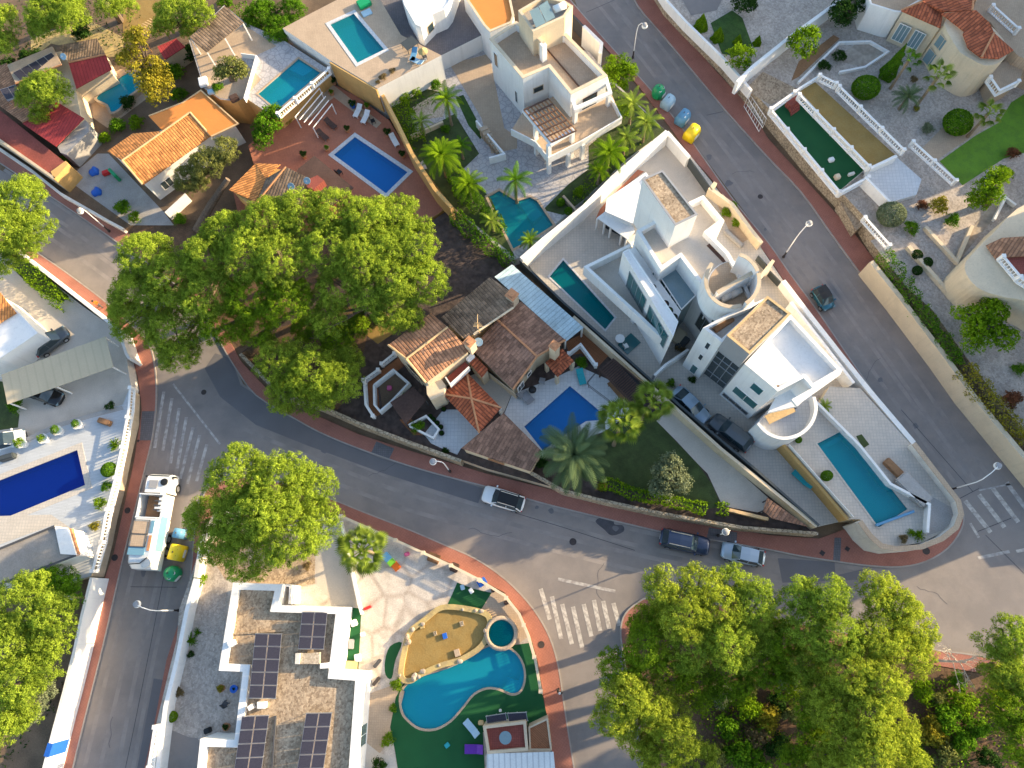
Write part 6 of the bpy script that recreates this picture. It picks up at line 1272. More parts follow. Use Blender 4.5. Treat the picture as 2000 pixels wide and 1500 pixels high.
# refuse truck
def truck():
    p = P(303, 1020, 1.5); q = P(322, 920, 1.5); a = math.atan2(q.y - p.y, q.x - p.x)
    t = thing('refuse_truck', 'white and blue refuse truck standing in the left street beside the bins', 'truck', (p.x, p.y, .006), a)
    wt = paint('truck_white', (.72, .73, .72), .4, 0); tb = paint('truck_blue', (.16, .32, .42), .4, 0)
    bm = bmesh.new(); box(bm, (-.3, 0, .75), (8.2, 1.1, .3)); obj('chassis', bm, M['dark_grey'], t)
    bm = bmesh.new(); loft(bm, [[(x, -y, .55), (x, -y, z * .6), (x, -y * .96, z), (x, y * .96, z), (x, y, z * .6), (x, y, .55)] for x, y, z in ((2.9, 1.2, 2.5), (3.9, 1.22, 2.55), (4.55, 1.2, 2.45), (4.85, 1.12, 1.9), (4.95, 1.05, 1.0))]); cb = obj('cab', bm, wt, t)
    bm = bmesh.new(); box(bm, (4.73, 0, 2.02), (.1, 2.0, .75), 0, 0, Matrix.Rotation(-.38, 3, 'Y')); obj('windscreen', bm, M['glass'], cb)
    bm = bmesh.new(); box(bm, (3.75, .35, 2.58), (.8, .9, .08)); obj('roof_hatch', bm, M['grey'], cb)
    bm = bmesh.new(); lathe(bm, [(.38, 0), (.36, .16), (.01, .2)], (4.0, -.75, 2.5), 12); obj('beacon', bm, M['black'], cb)
    for s in (-1, 1): bm = bmesh.new(); box(bm, (4.6, s * 1.42, 1.9), (.15, .3, .5)); obj('mirror', bm, M['black'], cb)
    bm = bmesh.new(); W1 = 1.25
    for y in (-W1, W1): box(bm, (1.5, y, 2.0), (2.4, .12, 2.0))
    box(bm, (2.65, 0, 2.1), (.12, 2.5, 2.2)); box(bm, (.3, 0, 2.1), (.12, 2.5, 2.2)); box(bm, (1.5, 0, 1.3), (2.3, 2.4, .1)); obj('hopper', bm, wt, t)
    bm = bmesh.new(); box(bm, (1.5, .1, 1.75), (2.2, 1.4, .8)); obj('load', bm, M['wood'], t)
    bm = bmesh.new(); box(bm, (1.9, -1.1, 3.0), (1.9, .5, .16)); box(bm, (1.3, -1.0, 3.05), (.2, .9, .14)); obj('lifting_arm', bm, wt, t)
    for i in range(4): bm = bmesh.new(); box(bm, (1.1 + i * .45, -.8, 3.12), (.12, .7, .1)); obj('rung', bm, M['dark_grey'], t)
    bm = bmesh.new(); loft(bm, [[(x, -1.28, .9), (x, -1.28, z - .3), (x, -1.0, z), (x, 1.0, z), (x, 1.28, z - .3), (x, 1.28, .9)] for x, z in ((.2, 3.3), (-2.9, 3.3), (-4.1, 3.1), (-4.7, 2.3), (-4.8, 1.2))]); bd = obj('body', bm, wt, t)
    bm = bmesh.new(); box(bm, (-1.35, .35, 3.33), (2.5, 1.5, .08)); obj('roof_panel', bm, M['deck_tan'], bd)
    bm = bmesh.new(); box(bm, (-2.75, .35, 3.31), (1.3, 1.7, .08)); box(bm, (-.6, -.82, 3.32), (1.2, .35, .06)); box(bm, (-1.2, -1.31, 2.2), (3.4, .04, 1.3)); obj('blue_panel', bm, tb, bd)
    bm = bmesh.new(); box(bm, (-2.2, -.82, 3.33), (1.5, .3, .05)); obj('warning_strip', bm, M['ridge'], bd)
    bm = bmesh.new()
    for x in (0, -1.35, -2.6): box(bm, (x, .35, 3.4), (.07, 1.8, .06))
    for y in (-.5, 1.2): box(bm, (-1.3, y, 3.4), (2.6, .07, .06))
    obj('rail', bm, M['dark_grey'], bd); bm = bmesh.new(); lathe(bm, [(.55, 0), (.5, .3), (.01, .34)], (-4.1, -.75, 2.95), 12); obj('rear_drum', bm, M['white_dirty'], bd)
    bm = bmesh.new(); tube(bm, [(-3.6, -.9, 3.35), (-4.2, -.2, 3.3), (-4.3, .9, 3.1)], .05, 5); obj('hose', bm, M['black'], bd)
    for x in (3.6, -1.6, -2.9):
        for s in (-1, 1):
            bm = bmesh.new(); tube(bm, [(x, s * .9, .5), (x, s * 1.26, .5)], .5, 14); wh = obj('wheel', bm, M['rubber'], t); bm = bmesh.new(); tube(bm, [(x, s * 1.25, .5), (x, s * 1.28, .5)], .28, 10); obj('rim', bm, M['metal'], wh)
truck()
# containers
def igloo(x, y, z, m, label, w=1.5, d=1.5, h=1.6, rz=.9, holes=True, dome=False, name='recycling_container'):
    p = P(x, y, z + h * .6); t = thing(name, label, 'recycling container', (p.x, p.y, z), rz); bm = bmesh.new()
    if dome: lathe(bm, [(.72, 0), (.8, .3), (.78, .9), (.6, 1.35), (.25, 1.55), (.01, 1.58)], (0, 0, 0), 18)
    else: loft(bm, [[(-w / 2 * a, -d / 2 * b, zz), (w / 2 * a, -d / 2 * b, zz), (w / 2 * a, d / 2 * b, zz), (-w / 2 * a, d / 2 * b, zz)] for a, b, zz in ((.92, .92, 0), (1, 1, .3), (1, 1, h * .62), (.97, .80, h * .85), (.92, .45, h))]); bmesh.ops.bevel(bm, geom=bm.edges[:], offset=.07, segments=2, affect='EDGES')
    b = obj('body', bm, M[m], t, True)
    if holes:
        for s in (-.3, .3):
            bm = bmesh.new(); lathe(bm, [(.17, 0), (.17, .07), (.01, .08)], (s, -.25 if not dome else -.35, h * (.92 if not dome else .82)), 12); hb = obj('slot_ring', bm, M['white' if m != 'yellow' else 'yellow'], t); bm = bmesh.new(); lathe(bm, [(.12, .08), (.01, .085)], (s, -.25 if not dome else -.35, h * (.92 if not dome else .82)), 12); obj('slot', bm, M['black'], hb)
    bm = bmesh.new(); box(bm, (0, -d / 2 - .005 if not dome else -.79, h * .4), (w * .5, .02, h * .28)); obj('sticker', bm, M['white'], t)
    bm = bmesh.new(); tube(bm, [(0, 0, h * .97), (0, 0, h + .16)], .05, 6); tube(bm, [(-.1, 0, h + .16), (.1, 0, h + .16)], .04, 6); obj('lifting_hook', bm, M['dark_grey'], t)
    return t
igloo(1287, 176, .13, 'green_bin', 'green domed bottle bank on the right hand street by the garden', dome=True)
igloo(1305, 198, .13, 'pale_blue', 'whitish container between the green dome and the blue container', 1.5, 1.3, 1.5, holes=False)
igloo(1334, 228, .13, 'sky_blue', 'blue paper container beside the yellow one on the right hand street', 1.6, 1.3, 1.7)
igloo(1352, 258, .13, 'yellow', 'bright yellow container at the white wall on the right hand street', 1.7, 1.4, 1.7)
igloo(350, 1042, .006, 'sky_blue', 'blue container beside the refuse truck', 1.0, 1.2, 1.6, 1.4, holes=False)
igloo(344, 1079, .006, 'yellow', 'yellow container with two round openings beside the refuse truck', 1.6, 1.5, 1.6, 1.4)
igloo(334, 1120, .006, 'green_bin', 'green domed bottle bank below the refuse truck', dome=True)
# street lamps
def lamp(bx_, by, hx, hy, label, h=5.8, z=.13):
    b = P(bx_, by, z); g = P(hx, hy, h - .15); d = Vector((g.x - b.x, g.y - b.y, 0)); a = math.atan2(d.y, d.x); r = max(.35, min(d.length, 2.6)); d.normalize()
    t = thing('street_lamp', label, 'street lamp', (b.x, b.y, z), a, 'globe street lamps along the roads'); hh = h - z
    bm = bmesh.new(); lathe(bm, [(.16, 0), (.16, .25), (.1, .35), (.09, 1.2)], n=8); obj('base', bm, M['iron'], t)
    bm = bmesh.new(); tube(bm, [(0, 0, .3), (0, 0, hh - 1.2), (r * .12, 0, hh - .4), (r * .5, 0, hh + .1), (r * .9, 0, hh + .15), (r, 0, hh + .02)], [.07, .055, .05, .045, .04, .04], 6); obj('pole', bm, M['white'], t)
    bm = bmesh.new(); lathe(bm, [(.01, -.34), (.2, -.28), (.33, -.1), (.35, .05), (.28, .2)], (r, 0, hh - .15), 12); gl = obj('globe', bm, M['white'], t, True)
    bm = bmesh.new(); lathe(bm, [(.3, 0), (.26, .14), (.08, .2), (.01, .2)], (r, 0, hh + .03), 12); obj('lamp_cap', bm, M['grey'], gl)
lamp(1236, 113, 1259, 51, 'white globe lamp above the round tree on the right hand street')
lamp(1530, 502, 1580, 437, 'white globe lamp at the middle of the right hand street')
lamp(1857, 956, 1948, 910, 'white globe lamp reaching over the zebra crossing at the right')
lamp(1402, 1046, 1417, 1039, 'short looking globe lamp above the parked silver hatchback')
lamp(879, 921, 846, 902, 'globe lamp on the pavement below the brown garage')
lamp(214, 452, 157, 413, 'globe lamp on the upper left pavement')
lamp(350, 1192, 268, 1180, 'globe lamp reaching over the lower left street')
# people
def person(x, y, z, rz, top, label, hair='black', legs='dark_grey', sit=False):
    p = P(x, y, z + 1.3); t = thing('person', label, 'person', (p.x, p.y, z), rz)
    me = bpy.data.meshes.new('body'); V = [(0, 0, .95), (0, 0, 1.2), (0, 0, 1.42), (0, 0, 1.52), (0, .02, 1.62), (0, .19, 1.40), (.10, .26, 1.15), (.26, .22, 1.02), (0, -.19, 1.40), (-.06, -.26, 1.14), (.08, -.27, .92), (0, .1, .9), (.22, .11, .50), (.12, .11, .07), (.3, .12, .03), (0, -.1, .9), (-.12, -.1, .5), (-.3, -.11, .12), (-.16, -.12, .04)]
    E_ = [(0, 1), (1, 2), (2, 3), (3, 4), (2, 5), (5, 6), (6, 7), (2, 8), (8, 9), (9, 10), (0, 11), (11, 12), (12, 13), (13, 14), (0, 15), (15, 16), (16, 17), (17, 18)]
    Rr = [.15, .16, .15, .06, .06, .07, .05, .035, .07, .05, .035, .1, .07, .045, .04, .1, .07, .045, .04]
    me.from_pydata(V, E_, []); o = link('body', me, M[top], t); md = o.modifiers.new('skin', 'SKIN')
    for i, r in enumerate(Rr): me.skin_vertices[0].data[i].radius = (r, r)
    me.skin_vertices[0].data[0].use_root = True; s = o.modifiers.new('subdivision', 'SUBSURF'); s.levels = 1; s.render_levels = 2
    bm = bmesh.new(); bmesh.ops.create_uvsphere(bm, u_segments=12, v_segments=8, radius=.115)
    for v in bm.verts: v.co.z *= 1.2; v.co += Vector((.02, 0, 1.70))
    obj('head', bm, M['skin'], t, True)
    bm = bmesh.new(); bmesh.ops.create_uvsphere(bm, u_segments=12, v_segments=8, radius=.125); bmesh.ops.delete(bm, geom=[v for v in bm.verts if v.co.z < -.02 and v.co.x > -.02], context='VERTS')
    for v in bm.verts: v.co.z *= 1.15; v.co += Vector((0, 0, 1.735))
    obj('hair', bm, M[hair], t, True)
    bm = bmesh.new()
    for s_, kx, fx in ((1, .22, .14), (-1, -.12, -.28)): tube(bm, [(0, s_ * .1, .95), (kx, s_ * .105, .5), (fx, s_ * .11, .1)], [.125, .09, .065], 8)
    obj('trousers', bm, M[legs], t, True); return t
person(185, 591, .13, 2.2, 'orange', 'person in an orange top walking on the sunlit left pavement')
person(1093, 1353, .13, 1.4, 'black', 'person in dark clothes with pale hat walking beside the lower road', 'white', 'black')
# ================= garden furniture and small things =================
def lounger(x, y, dx, dy, z, label, m='white', fm='white', L=1.9, W=.65, group=None):
    p = P(x, y, z + .3); q = P(x + dx, y + dy, z + .3); a = math.atan2(q.y - p.y, q.x - p.x); t = thing('sun_lounger', label, 'sun lounger', (p.x, p.y, z), a, group)
    bm = bmesh.new(); box(bm, (-.25, 0, .33), (L * .65, W, .08)); obj('seat', bm, M[m], t)
    bm = bmesh.new(); box(bm, (L * .28, 0, .48), (L * .38, W, .07), 0, 0, Matrix.Rotation(-.5, 3, 'Y')); obj('backrest', bm, M[m], t)
    for sx in (-.8, .45):
        for s in (-1, 1): bm = bmesh.new(); box(bm, (sx, s * W * .42, .15), (.06, .06, .3)); obj('leg', bm, M[fm], t)
    return t
def chair(x, y, rz, z, label, m='dark_grey', group=None, s=1.0):
    p = P(x, y, z + .4); t = thing('garden_chair', label, 'chair', (p.x, p.y, z), rz, group); t.scale = (s,) * 3
    bm = bmesh.new(); box(bm, (0, 0, .44), (.5, .5, .06)); obj('seat', bm, M[m], t); bm = bmesh.new(); box(bm, (-.24, 0, .7), (.05, .5, .5)); obj('backrest', bm, M[m], t)
    for sx in (-.2, .2):
        for sy in (-.2, .2): bm = bmesh.new(); box(bm, (sx, sy, .21), (.05, .05, .42)); obj('leg', bm, M[m], t)
    return t
def table(x, y, z, label, m='wood', r=.6, L=None, W=.8, rz=0, h=.74, lm=None):
    p = P(x, y, z + h); t = thing('garden_table', label, 'table', (p.x, p.y, z), rz); bm = bmesh.new()
    if L: box(bm, (0, 0, h), (L, W, .05))
    else: lathe(bm, [(r, h - .04), (r, h), (.01, h)], n=20)
    obj('table_top', bm, M[m], t); o = (L or r * 1.3) * .42; ow = (W if L else r * 1.3) * .4
    for sx in (-1, 1):
        for sy in (-1, 1): bm = bmesh.new(); box(bm, (sx * o, sy * ow, h / 2 - .02), (.06, .06, h - .04)); obj('leg', bm, M[lm or m], t)
    return t
def potted(x, y, r, z, label, m='green', pot='ridge', kind='loose', s=.5):
    p = P(x, y, z + .6); t = thing('potted_plant', label, 'potted plant', (p.x, p.y, z)); bm = bmesh.new(); lathe(bm, [(s * .5, 0), (s * .68, s * .9), (s * .75, s * .95), (s * .62, s * .95), (.01, s * .8)], n=12); obj('pot', bm, M[pot], t)
    k = r / PXM(x, y, z + .6); f = link('foliage', bush_mesh(kind, m), None, t); f.location = (0, 0, s * .75); f.scale = (k,) * 3; return t
def parasol(x, y, r, z, label, m='white', h=2.4):
    p = P(x, y, z + h); t = thing('parasol', label, 'parasol', (p.x, p.y, z)); rr = r / PXM(x, y, z + h); bm = bmesh.new(); lathe(bm, [(rr, h - .35), (rr, h - .33), (.02, h + .1)], n=8); obj('canopy', bm, M[m], t)
    bm = bmesh.new(); tube(bm, [(0, 0, 0), (0, 0, h + .15)], .03, 6); obj('pole', bm, M['metal'], t); bm = bmesh.new(); lathe(bm, [(.3, 0), (.28, .1), (.01, .12)], n=12); obj('base', bm, M['grey'], t)
def slabthing(name, x, y, z, s, rz, m, label, cat, extra=None):
    p = P(x, y, z + s[2]); bm = bmesh.new(); box(bm, (0, 0, s[2] / 2), s, rz); bmesh.ops.bevel(bm, geom=bm.edges[:], offset=min(s) * .15, segments=2, affect='EDGES'); o = obj(name, bm, M[m]); o.location = (p.x, p.y, z); return tag(o, label, cat)
# terracotta patio
lounger(646, 242, -12, -10, 1.5, 'brown lounger nearer the wall on the terracotta patio', 'wood_dark', 'metal'); lounger(630, 264, -12, -10, 1.5, 'brown lounger nearer the blue pool on the terracotta patio', 'wood_dark', 'metal')
lounger(699, 217, 8, -16, 1.5, 'white lounger on the left by the ochre house wall'); lounger(714, 229, 8, -16, 1.5, 'white lounger on the right by the ochre house wall'); lounger(770, 274, -8, -14, 1.5, 'white lounger alone beside the pool corner')
chair(662, 337, .9, 1.5, 'black chair beside the pool rim, below the tiled roof', 'black', s=1.2); chair(728, 236, .5, 1.5, 'dark chair right of the two white loungers', 'black'); 
for x, y, r, l in ((688, 203, 9, 'dark blue pot with plant against the shaded wall'), (716, 205, 6, 'small pot plant under the ochre windows'), (677, 250, 7, 'pot plant beside the brown loungers'), (592, 301, 8, 'dark round pot plant left of the brown loungers'), (637, 287, 5, 'tiny pot plant near the pool corner'), (756, 258, 9, 'red brown pot plants by the ochre wall'), (785, 300, 8, 'plant pot in the narrow bed by the ochre wall'), (545, 178, 6, 'pot at the top of the ochre slope wall'), (650, 157, 8, 'dark shrub in a pot where the two ochre walls meet'), (646, 178, 5, 'small plant near the shaded pergola bars')):
    potted(x, y, r, 1.5 if y > 160 else 1.5, l, 'dark' if r > 6 else 'green', 'blue' if '203' in str(y) else 'ridge')
bars = wthing('pergola', 'open white bars over the corner of the terracotta patio', 'pergola', P(610, 215, 1.5)); 
for i in range(5): A, B = P(576 + i * 9, 232 + i * 5 - 3, 3.4), P(624 + i * 6, 172 + i * 8, 3.4); bm = bmesh.new(); tube(bm, [A, B], .07, 4); obj('bar', bm, M['white'], bars)
for x, y in ((578, 230), (612, 250), (624, 173), (648, 203)): post(bars, x, y, 3.35, 1.5, .12, 'white')
W_ = window
for i, s in enumerate((.38, .56, .74)): W_(TP, (645, 118), (737, 173), 5.5, s, s + .1, 2.4, 4.4, 'wood', 'ridge', 0, name='window')
# high tiled terrace
table(800, 84, 5.5, 'dark striped table beside the parasol on the high terrace', 'anthracite', L=1.7, W=1.4, rz=.7); parasol(825, 96, 10, 5.5, 'small pale yellow parasol on the high terrace', 'sand', 1.6)
lounger(808, 107, 4, -14, 5.5, 'blue covered lounger on the high terrace', 'sky_blue', 'grey'); chair(829, 110, .4, 5.5, 'dark chair below the yellow parasol', 'dark_grey'); lounger(815, 120, 12, 6, 5.5, 'pale low lounger near the terrace edge', 'pale_blue', 'grey')
bush(766, 138, 7, 'dry bushy plant on the sunlit edge of the high terrace', 'loose', 'dry', 5.5); bush(748, 150, 8, 'second dry plant on the sunlit edge of the high terrace', 'loose', 'dry', 5.5); bush(738, 160, 5, 'dry plant nearest the ochre corner of the high terrace', 'loose', 'dry', 5.5)
slabthing('pool_cover_roll', 710, 3, 5.5, (1.6, 1.2, .5), .5, 'green_bin', 'green box at the top edge of the high terrace', 'box'); slabthing('mat', 716, 24, 5.5, (1.2, .9, .15), .5, 'pale_blue', 'whitish mat beside the teal pool', 'mat')
# middle house pool deck
lounger(1135, 736, -4, -14, 1.506, 'turquoise sun lounger by the deep blue pool', 'teal_cloth', 'dark_grey', 1.9, .75); chair(1059, 744, 1.4, 1.506, 'grey chair by the small red roofed porch', 'grey', s=1.2); chair(1016, 772, .8, 1.506, 'grey chair nearest the house corner', 'grey', s=1.1)
lounger(1031, 778, 10, 12, 1.506, 'grey cushioned lounger next to the round black grill', 'grey', 'black', 1.5, .9)
gl = thing('grill', 'round black kettle grill on the pool deck', 'grill', P(1040, 763, 2.0) - Vector((0, 0, .5))); bm = bmesh.new(); lathe(bm, [(.1, .45), (.38, .7), (.42, .85), (.36, 1.05), (.12, 1.15), (.01, 1.16)], n=16); obj('kettle', bm, M['black'], gl, True)
for k in range(3): bm = bmesh.new(); a = k * 2.1; tube(bm, [(.15 * math.cos(a), .15 * math.sin(a), .6), (.4 * math.cos(a), .4 * math.sin(a), 0)], .025, 5); obj('leg', bm, M['metal'], gl)
table(1208, 760, 1.5, 'brown table under the dark slatted pergola', 'wood', L=2.4, W=1.1, rz=-.9)
rl = wthing('metal_railing', 'thin dark railing between the pool deck and the dark pergola', 'railing', P(1170, 760, 1.5)); A = [P(*q, 2.5) for q in ((1168, 722), (1148, 745), (1150, 752), (1190, 782), (1203, 800))]; bm = bmesh.new(); tube(bm, A, .03, 4); tube(bm, [a - Vector((0, 0, .5)) for a in A], .025, 4)
for a in A: tube(bm, [a, a - Vector((0, 0, 1))], .03, 4)
obj('rail', bm, M['iron'], rl)
ant = wthing('tv_antenna', 'pale television aerial standing on the mossy roof', 'antenna', P(937, 650, 7.4)); b = P(937, 650, 7.3); bm = bmesh.new(); tube(bm, [b, b + Vector((0, 0, 2.6))], .05, 6); obj('mast', bm, M['ridge_pale'], ant); bm = bmesh.new()
for k, zz in enumerate((1.7, 2.0, 2.3, 2.6)): tube(bm, [b + Vector((-.5 + .08 * k, 0, zz)), b + Vector((.5 - .08 * k, 0, zz))], .03, 4)
tube(bm, [b + Vector((0, -.4, 2.2)), b + Vector((0, .9, 2.6))], .03, 4); obj('element', bm, M['ridge_pale'], ant)
def dish(x, y, z, label, r=.45):
    p = P(x, y, z + .6); t = thing('satellite_dish', label, 'satellite dish', (p.x, p.y, z)); bm = bmesh.new(); lathe(bm, [(.01, 0), (r * .6, .06), (r, .16), (r, .18), (r * .6, .09), (.01, .03)], n=16)
    for v in bm.verts: v.co = Matrix.Rotation(.6, 3, 'X') @ v.co + Vector((0, 0, .7))
    obj('reflector', bm, M['pale_blue'], t, True); bm = bmesh.new(); tube(bm, [(0, 0, 0), (0, 0, .7)], .03, 5); tube(bm, [(0, 0, .7), (0, -.35, 1.1)], .02, 4); obj('mount', bm, M['grey'], t)
dish(935, 668, 6.3, 'pale satellite dish by the chimney on the middle house'); dish(570, 365, 4.9, 'white satellite dish on the left of the mossy roof', .4); dish(601, 354, 5.0, 'white satellite dish by the small red roof terrace', .4); dish(126, 112, 4.2, 'white dish on the low red roofed house', .4)
slabthing('air_conditioner', 918, 697, 5.0, (.9, .5, .6), .8, 'white', 'white air conditioning box above the small red roof', 'air conditioner')
dr = slabthing('stone_ornament', 760, 757, 1.5, (.5, .5, .4), 0, 'pink', 'pinkish stone in the dark pond garden', 'ornament')
for x, y, l in ((846, 818, 'second along the white planter'), (853, 825, 'third along the white planter'), (860, 833, 'fourth along the white planter'), (862, 845, 'at the corner of the white planter'), (840, 812, 'first by the brown canopy'), (866, 798, 'under the cream porch wall')): potted(x, y, 4, 1.5, 'small dark pot ' + l, 'dark', 'black', 'ball', .4)
# modern villa
def outdoor_umb(): pass
parasol(1207, 665, 12, 1.5, 'pale round parasol by the end of the lap pool', 'pale_blue', 2.0) if 0 else table(1211, 661, 1.5, 'round white table at the end of the lap pool', 'white', r=.5)
slabthing('mat', 1229, 671, 1.506, (2.0, 1.5, .12), .75, 'glass_teal', 'dark blue diamond shaped mat beside the lap pool', 'mat'); chair(1222, 676, .5, 1.506, 'white chair beside the dark blue mat', 'white')
slabthing('sofa', 1327, 655, 1.506, (1.6, 1.2, .7), .9, 'olive_x' if 0 else 'cloth_tan', 'square cushioned seat in the villa inner yard', 'sofa'); slabthing('box', 1334, 668, 1.506, (1.6, .9, .6), .9, 'anthracite', 'dark box beside the cushioned seat', 'box')
for x, y, s, mm, l in ((1404, 492, (2.6, 1.0, .3), 'wood_dark', 'dark wooden crate stack on the villa roof near the round terrace'), (1412, 630, (2.2, .9, .5), 'wood', 'brown shelf with clutter on the roof of the second villa volume')): slabthing('crate', x, y, 9.85 if y < 600 else 11.05, s, -.9 if y < 600 else .6, mm, l, 'crate')
for i, (x, y, mm, l) in enumerate(((1275, 560, 'dark', 'dark potted plant at the top of the villa gutter balcony'), (1300, 592, 'red', 'pinkish potted plant in the middle of the gutter balcony'), (1317, 618, 'dark', 'dark plant at the lower end of the gutter balcony'), (1308, 605, 'green', 'green plant near the lower end of the gutter balcony'))): potted(x, y, 5, 8.54, l, mm, 'black')
for i, (x, y) in enumerate(((1419, 578), (1437, 570))):
    p = P(x, y, 11.2); t = thing('water_tank', ('left' if i == 0 else 'right') + ' white tank inside the lower half of the round terrace', 'tank', (p.x, p.y, 10.7), .5); bm = bmesh.new(); tube(bm, [(-.55, 0, .4), (.55, 0, .4)], .38, 12); obj('tank', bm, M['white_dirty'], t, True); bm = bmesh.new(); box(bm, (0, 0, .06), (1.0, .7, .1)); obj('stand', bm, M['metal'], t)
table(1524, 808, 4.95, 'long pale wooden dining table on the half round balcony', 'wood_pale', L=2.9, W=.9, rz=.45)
for i in range(5): chair(1517 + i * 8, 812 - i * 4, 1.9, 4.95, 'dark chair ' + ('leftmost', 'second from left', 'middle one', 'second from right', 'rightmost')[i] + ' along the near side of the balcony table', 'dark_grey', 'dining chairs on the half round balcony', .8)
tc = slabthing('roof_antenna', 1518, 757, 10.7, (.5, .4, .3), .4, 'wood', 'small bracket on the villa roof edge', 'antenna')
lounger(1568, 934, 22, 20, 1.5, 'turquoise cloth draped on the sand coloured driveway wall', 'teal_cloth', 'teal_cloth', 2.6, .9)
slabthing('pool_cover_roller', 1749, 1012, 2.8, (4.0, .25, .25), .35, 'sky_blue', 'blue cover roller at the lower end of the corner pool', 'pool cover'); slabthing('bench', 1757, 923, 2.8, (3.3, .8, .5), -.87, 'wood', 'brown wooden bench beside the corner pool', 'bench'); slabthing('storage_box', 1787, 955, 2.8, (3.4, 1.5, .8), -.87, 'concrete', 'grey covered box beside the brown bench', 'box')
slabthing('bench', 1434, 464, 1.5, (2.6, .5, .5), -.85, 'concrete', 'stone bench by the sunny planter strip', 'bench'); slabthing('wheel_stop', 1484, 867, 1.5, (.9, .4, .3), -.6, 'ridge', 'small red white block beside the people carrier', 'block')
slabthing('scooter', 10, 892, 2.2, (1.6, .6, .7), .3, 'anthracite', 'dark scooter cut by the left edge below the white car', 'scooter')
# bottom yard
slabthing('garden_bench', 202, 823, 2.2, (1.5, .6, .5), -.3, 'wood', 'brown and cream garden seat on the pale plank deck', 'seat')
ps = wthing('play_slide', 'toddler slide in blue, green and orange beside the fan palm', 'play slide', P(765, 1100, 1.5))
for i, (c_, mm) in enumerate((((755, 1088), 'sky_blue'), ((762, 1096), 'lime'), ((773, 1106), 'orange'))): p = P(*c_, 2.1 - .2 * i); bm = bmesh.new(); box(bm, (p.x, p.y, 1.9 - .18 * i), (.8, .7, .7 - .25 * i), -.8); obj(('tower', 'chute', 'slide_foot')[i], bm, M[mm], ps)
slabthing('toy_car', 794, 1082, 1.5, (.5, .35, .4), .4, 'pink', 'small pink toy near the slide', 'toy'); slabthing('bench', 847, 1090, 1.5, (1.2, .9, .3), -.35, 'wood', 'small wooden planter frame by the balustrade', 'planter'); slabthing('crate', 887, 1108, 1.5, (.8, .9, .6), -.35, 'wood_dark', 'dark wooden crate by the balustrade', 'crate')
for x, y, s, rz, mm, n_, l, ct in ((669, 1259, (1.1, .8, .4), 1.5, 'wood_pale', 'pallet_seat', 'yellow slatted pallet seat on the narrow fake lawn', 'seat'), (682, 1301, (1.4, .9, .4), 0, 'wood_pale', 'pallet_seat', 'yellow slatted pallet seat at the lower end of the narrow fake lawn', 'seat'), (685, 1258, (.5, .9, .35), 0, 'grey', 'side_table', 'grey low table on the narrow fake lawn', 'table'), (672, 1218, (.6, 1.4, .4), 0, 'white', 'bench', 'white bench on the narrow fake lawn', 'bench'), (690, 1217, (.6, .6, .5), .4, 'white', 'side_table', 'white little table on the narrow fake lawn', 'table'), (717, 1187, (.7, .25, .5), .4, 'red', 'tricycle', 'red toy tricycle on the flagstones', 'toy'), (736, 1296, (.9, .3, .5), .9, 'dark_grey', 'tricycle', 'dark toy bike on the flagstones', 'toy'), (734, 1331, (.9, .3, .4), .9, 'iron', 'tricycle', 'black toy bike near the stone rim', 'toy'), (708, 1329, (.9, .3, .3), .3, 'lime', 'toy_car', 'greenish toy on the flagstones', 'toy'), (698, 1285, (.6, .7, .3), .2, 'white', 'box', 'white box beside the lower pallet seat', 'box'), (707, 1239, (.4, .4, .5), .2, 'white', 'stool', 'white stool by the flagstones', 'stool')):
    slabthing(n_, x, y, 1.506, s, rz, mm, l, ct)
for k, (x, y) in enumerate(((669, 1259), (682, 1301))):
    pass
lounger(921, 1422, 12, 14, 1.516, 'light blue and white lounger on the artificial lawn', 'pale_blue', 'white'); lounger(926, 1463, 18, 0, 1.516, 'purple lounger beside the garden house', 'purple', 'dark_grey', 1.9, .8)
slabthing('pool_toy', 873, 1456, 1.516, (.45, .4, .2), .7, 'teal_cloth', 'turquoise float lying on the artificial lawn', 'toy'); slabthing('ball', 977, 1388, 1.516, (.25, .25, .25), 0, 'white', 'white ball on the lawn above the blue panels', 'ball'); slabthing('pot', 939, 1412, 1.516, (.5, .4, .4), 0, 'wood_pale', 'tan pot by the blue panels', 'pot')
table(987, 1441, 3.6, 'round glass table on the garden house terrace', 'glass_sky', r=.55, lm='grey'); slabthing('floor_lantern', 903, 1147, 1.52, (.4, .5, .3), .3, 'pale_blue', 'pale blue toy on the upper grass patch', 'toy'); slabthing('floor_lantern', 920, 1154, 1.52, (.4, .5, .3), .6, 'white', 'white toy on the upper grass patch', 'toy'); slabthing('toy_table', 941, 1137, 1.52, (.9, .7, .4), .6, 'blue', 'blue toy bike near the balustrade curve', 'toy')
slabthing('stool', 964, 1152, 1.52, (.5, .4, .4), .6, 'wood_dark', 'dark stool on the curved terrace, upper one', 'stool'); slabthing('stool', 989, 1177, 1.52, (.5, .4, .4), .6, 'wood_dark', 'dark stool on the curved terrace, lower one', 'stool')
slabthing('sun_bench', 1007, 1233, 1.52, (.5, .5, .5), .2, 'anthracite', 'dark blue box beside the hot tub', 'box')
chair(440, 1375, 1, 1.51, 'dark chair on the shaded patio by the gravel roofed house', 'dark_grey'); slabthing('grill_cover', 403, 1428, 1.51, (.6, .5, .6), .4, 'black', 'black covered object at the lower edge of the shaded patio', 'box'); potted(430, 1345, 8, 1.51, 'orange flowered pot on the shaded patio', 'gold'); potted(455, 1346, 3, 1.51, 'small blue pot against the parapet wall', 'dark', 'blue'); potted(440, 1420, 7, 1.51, 'potted plants in the corner of the shaded patio', 'dark')
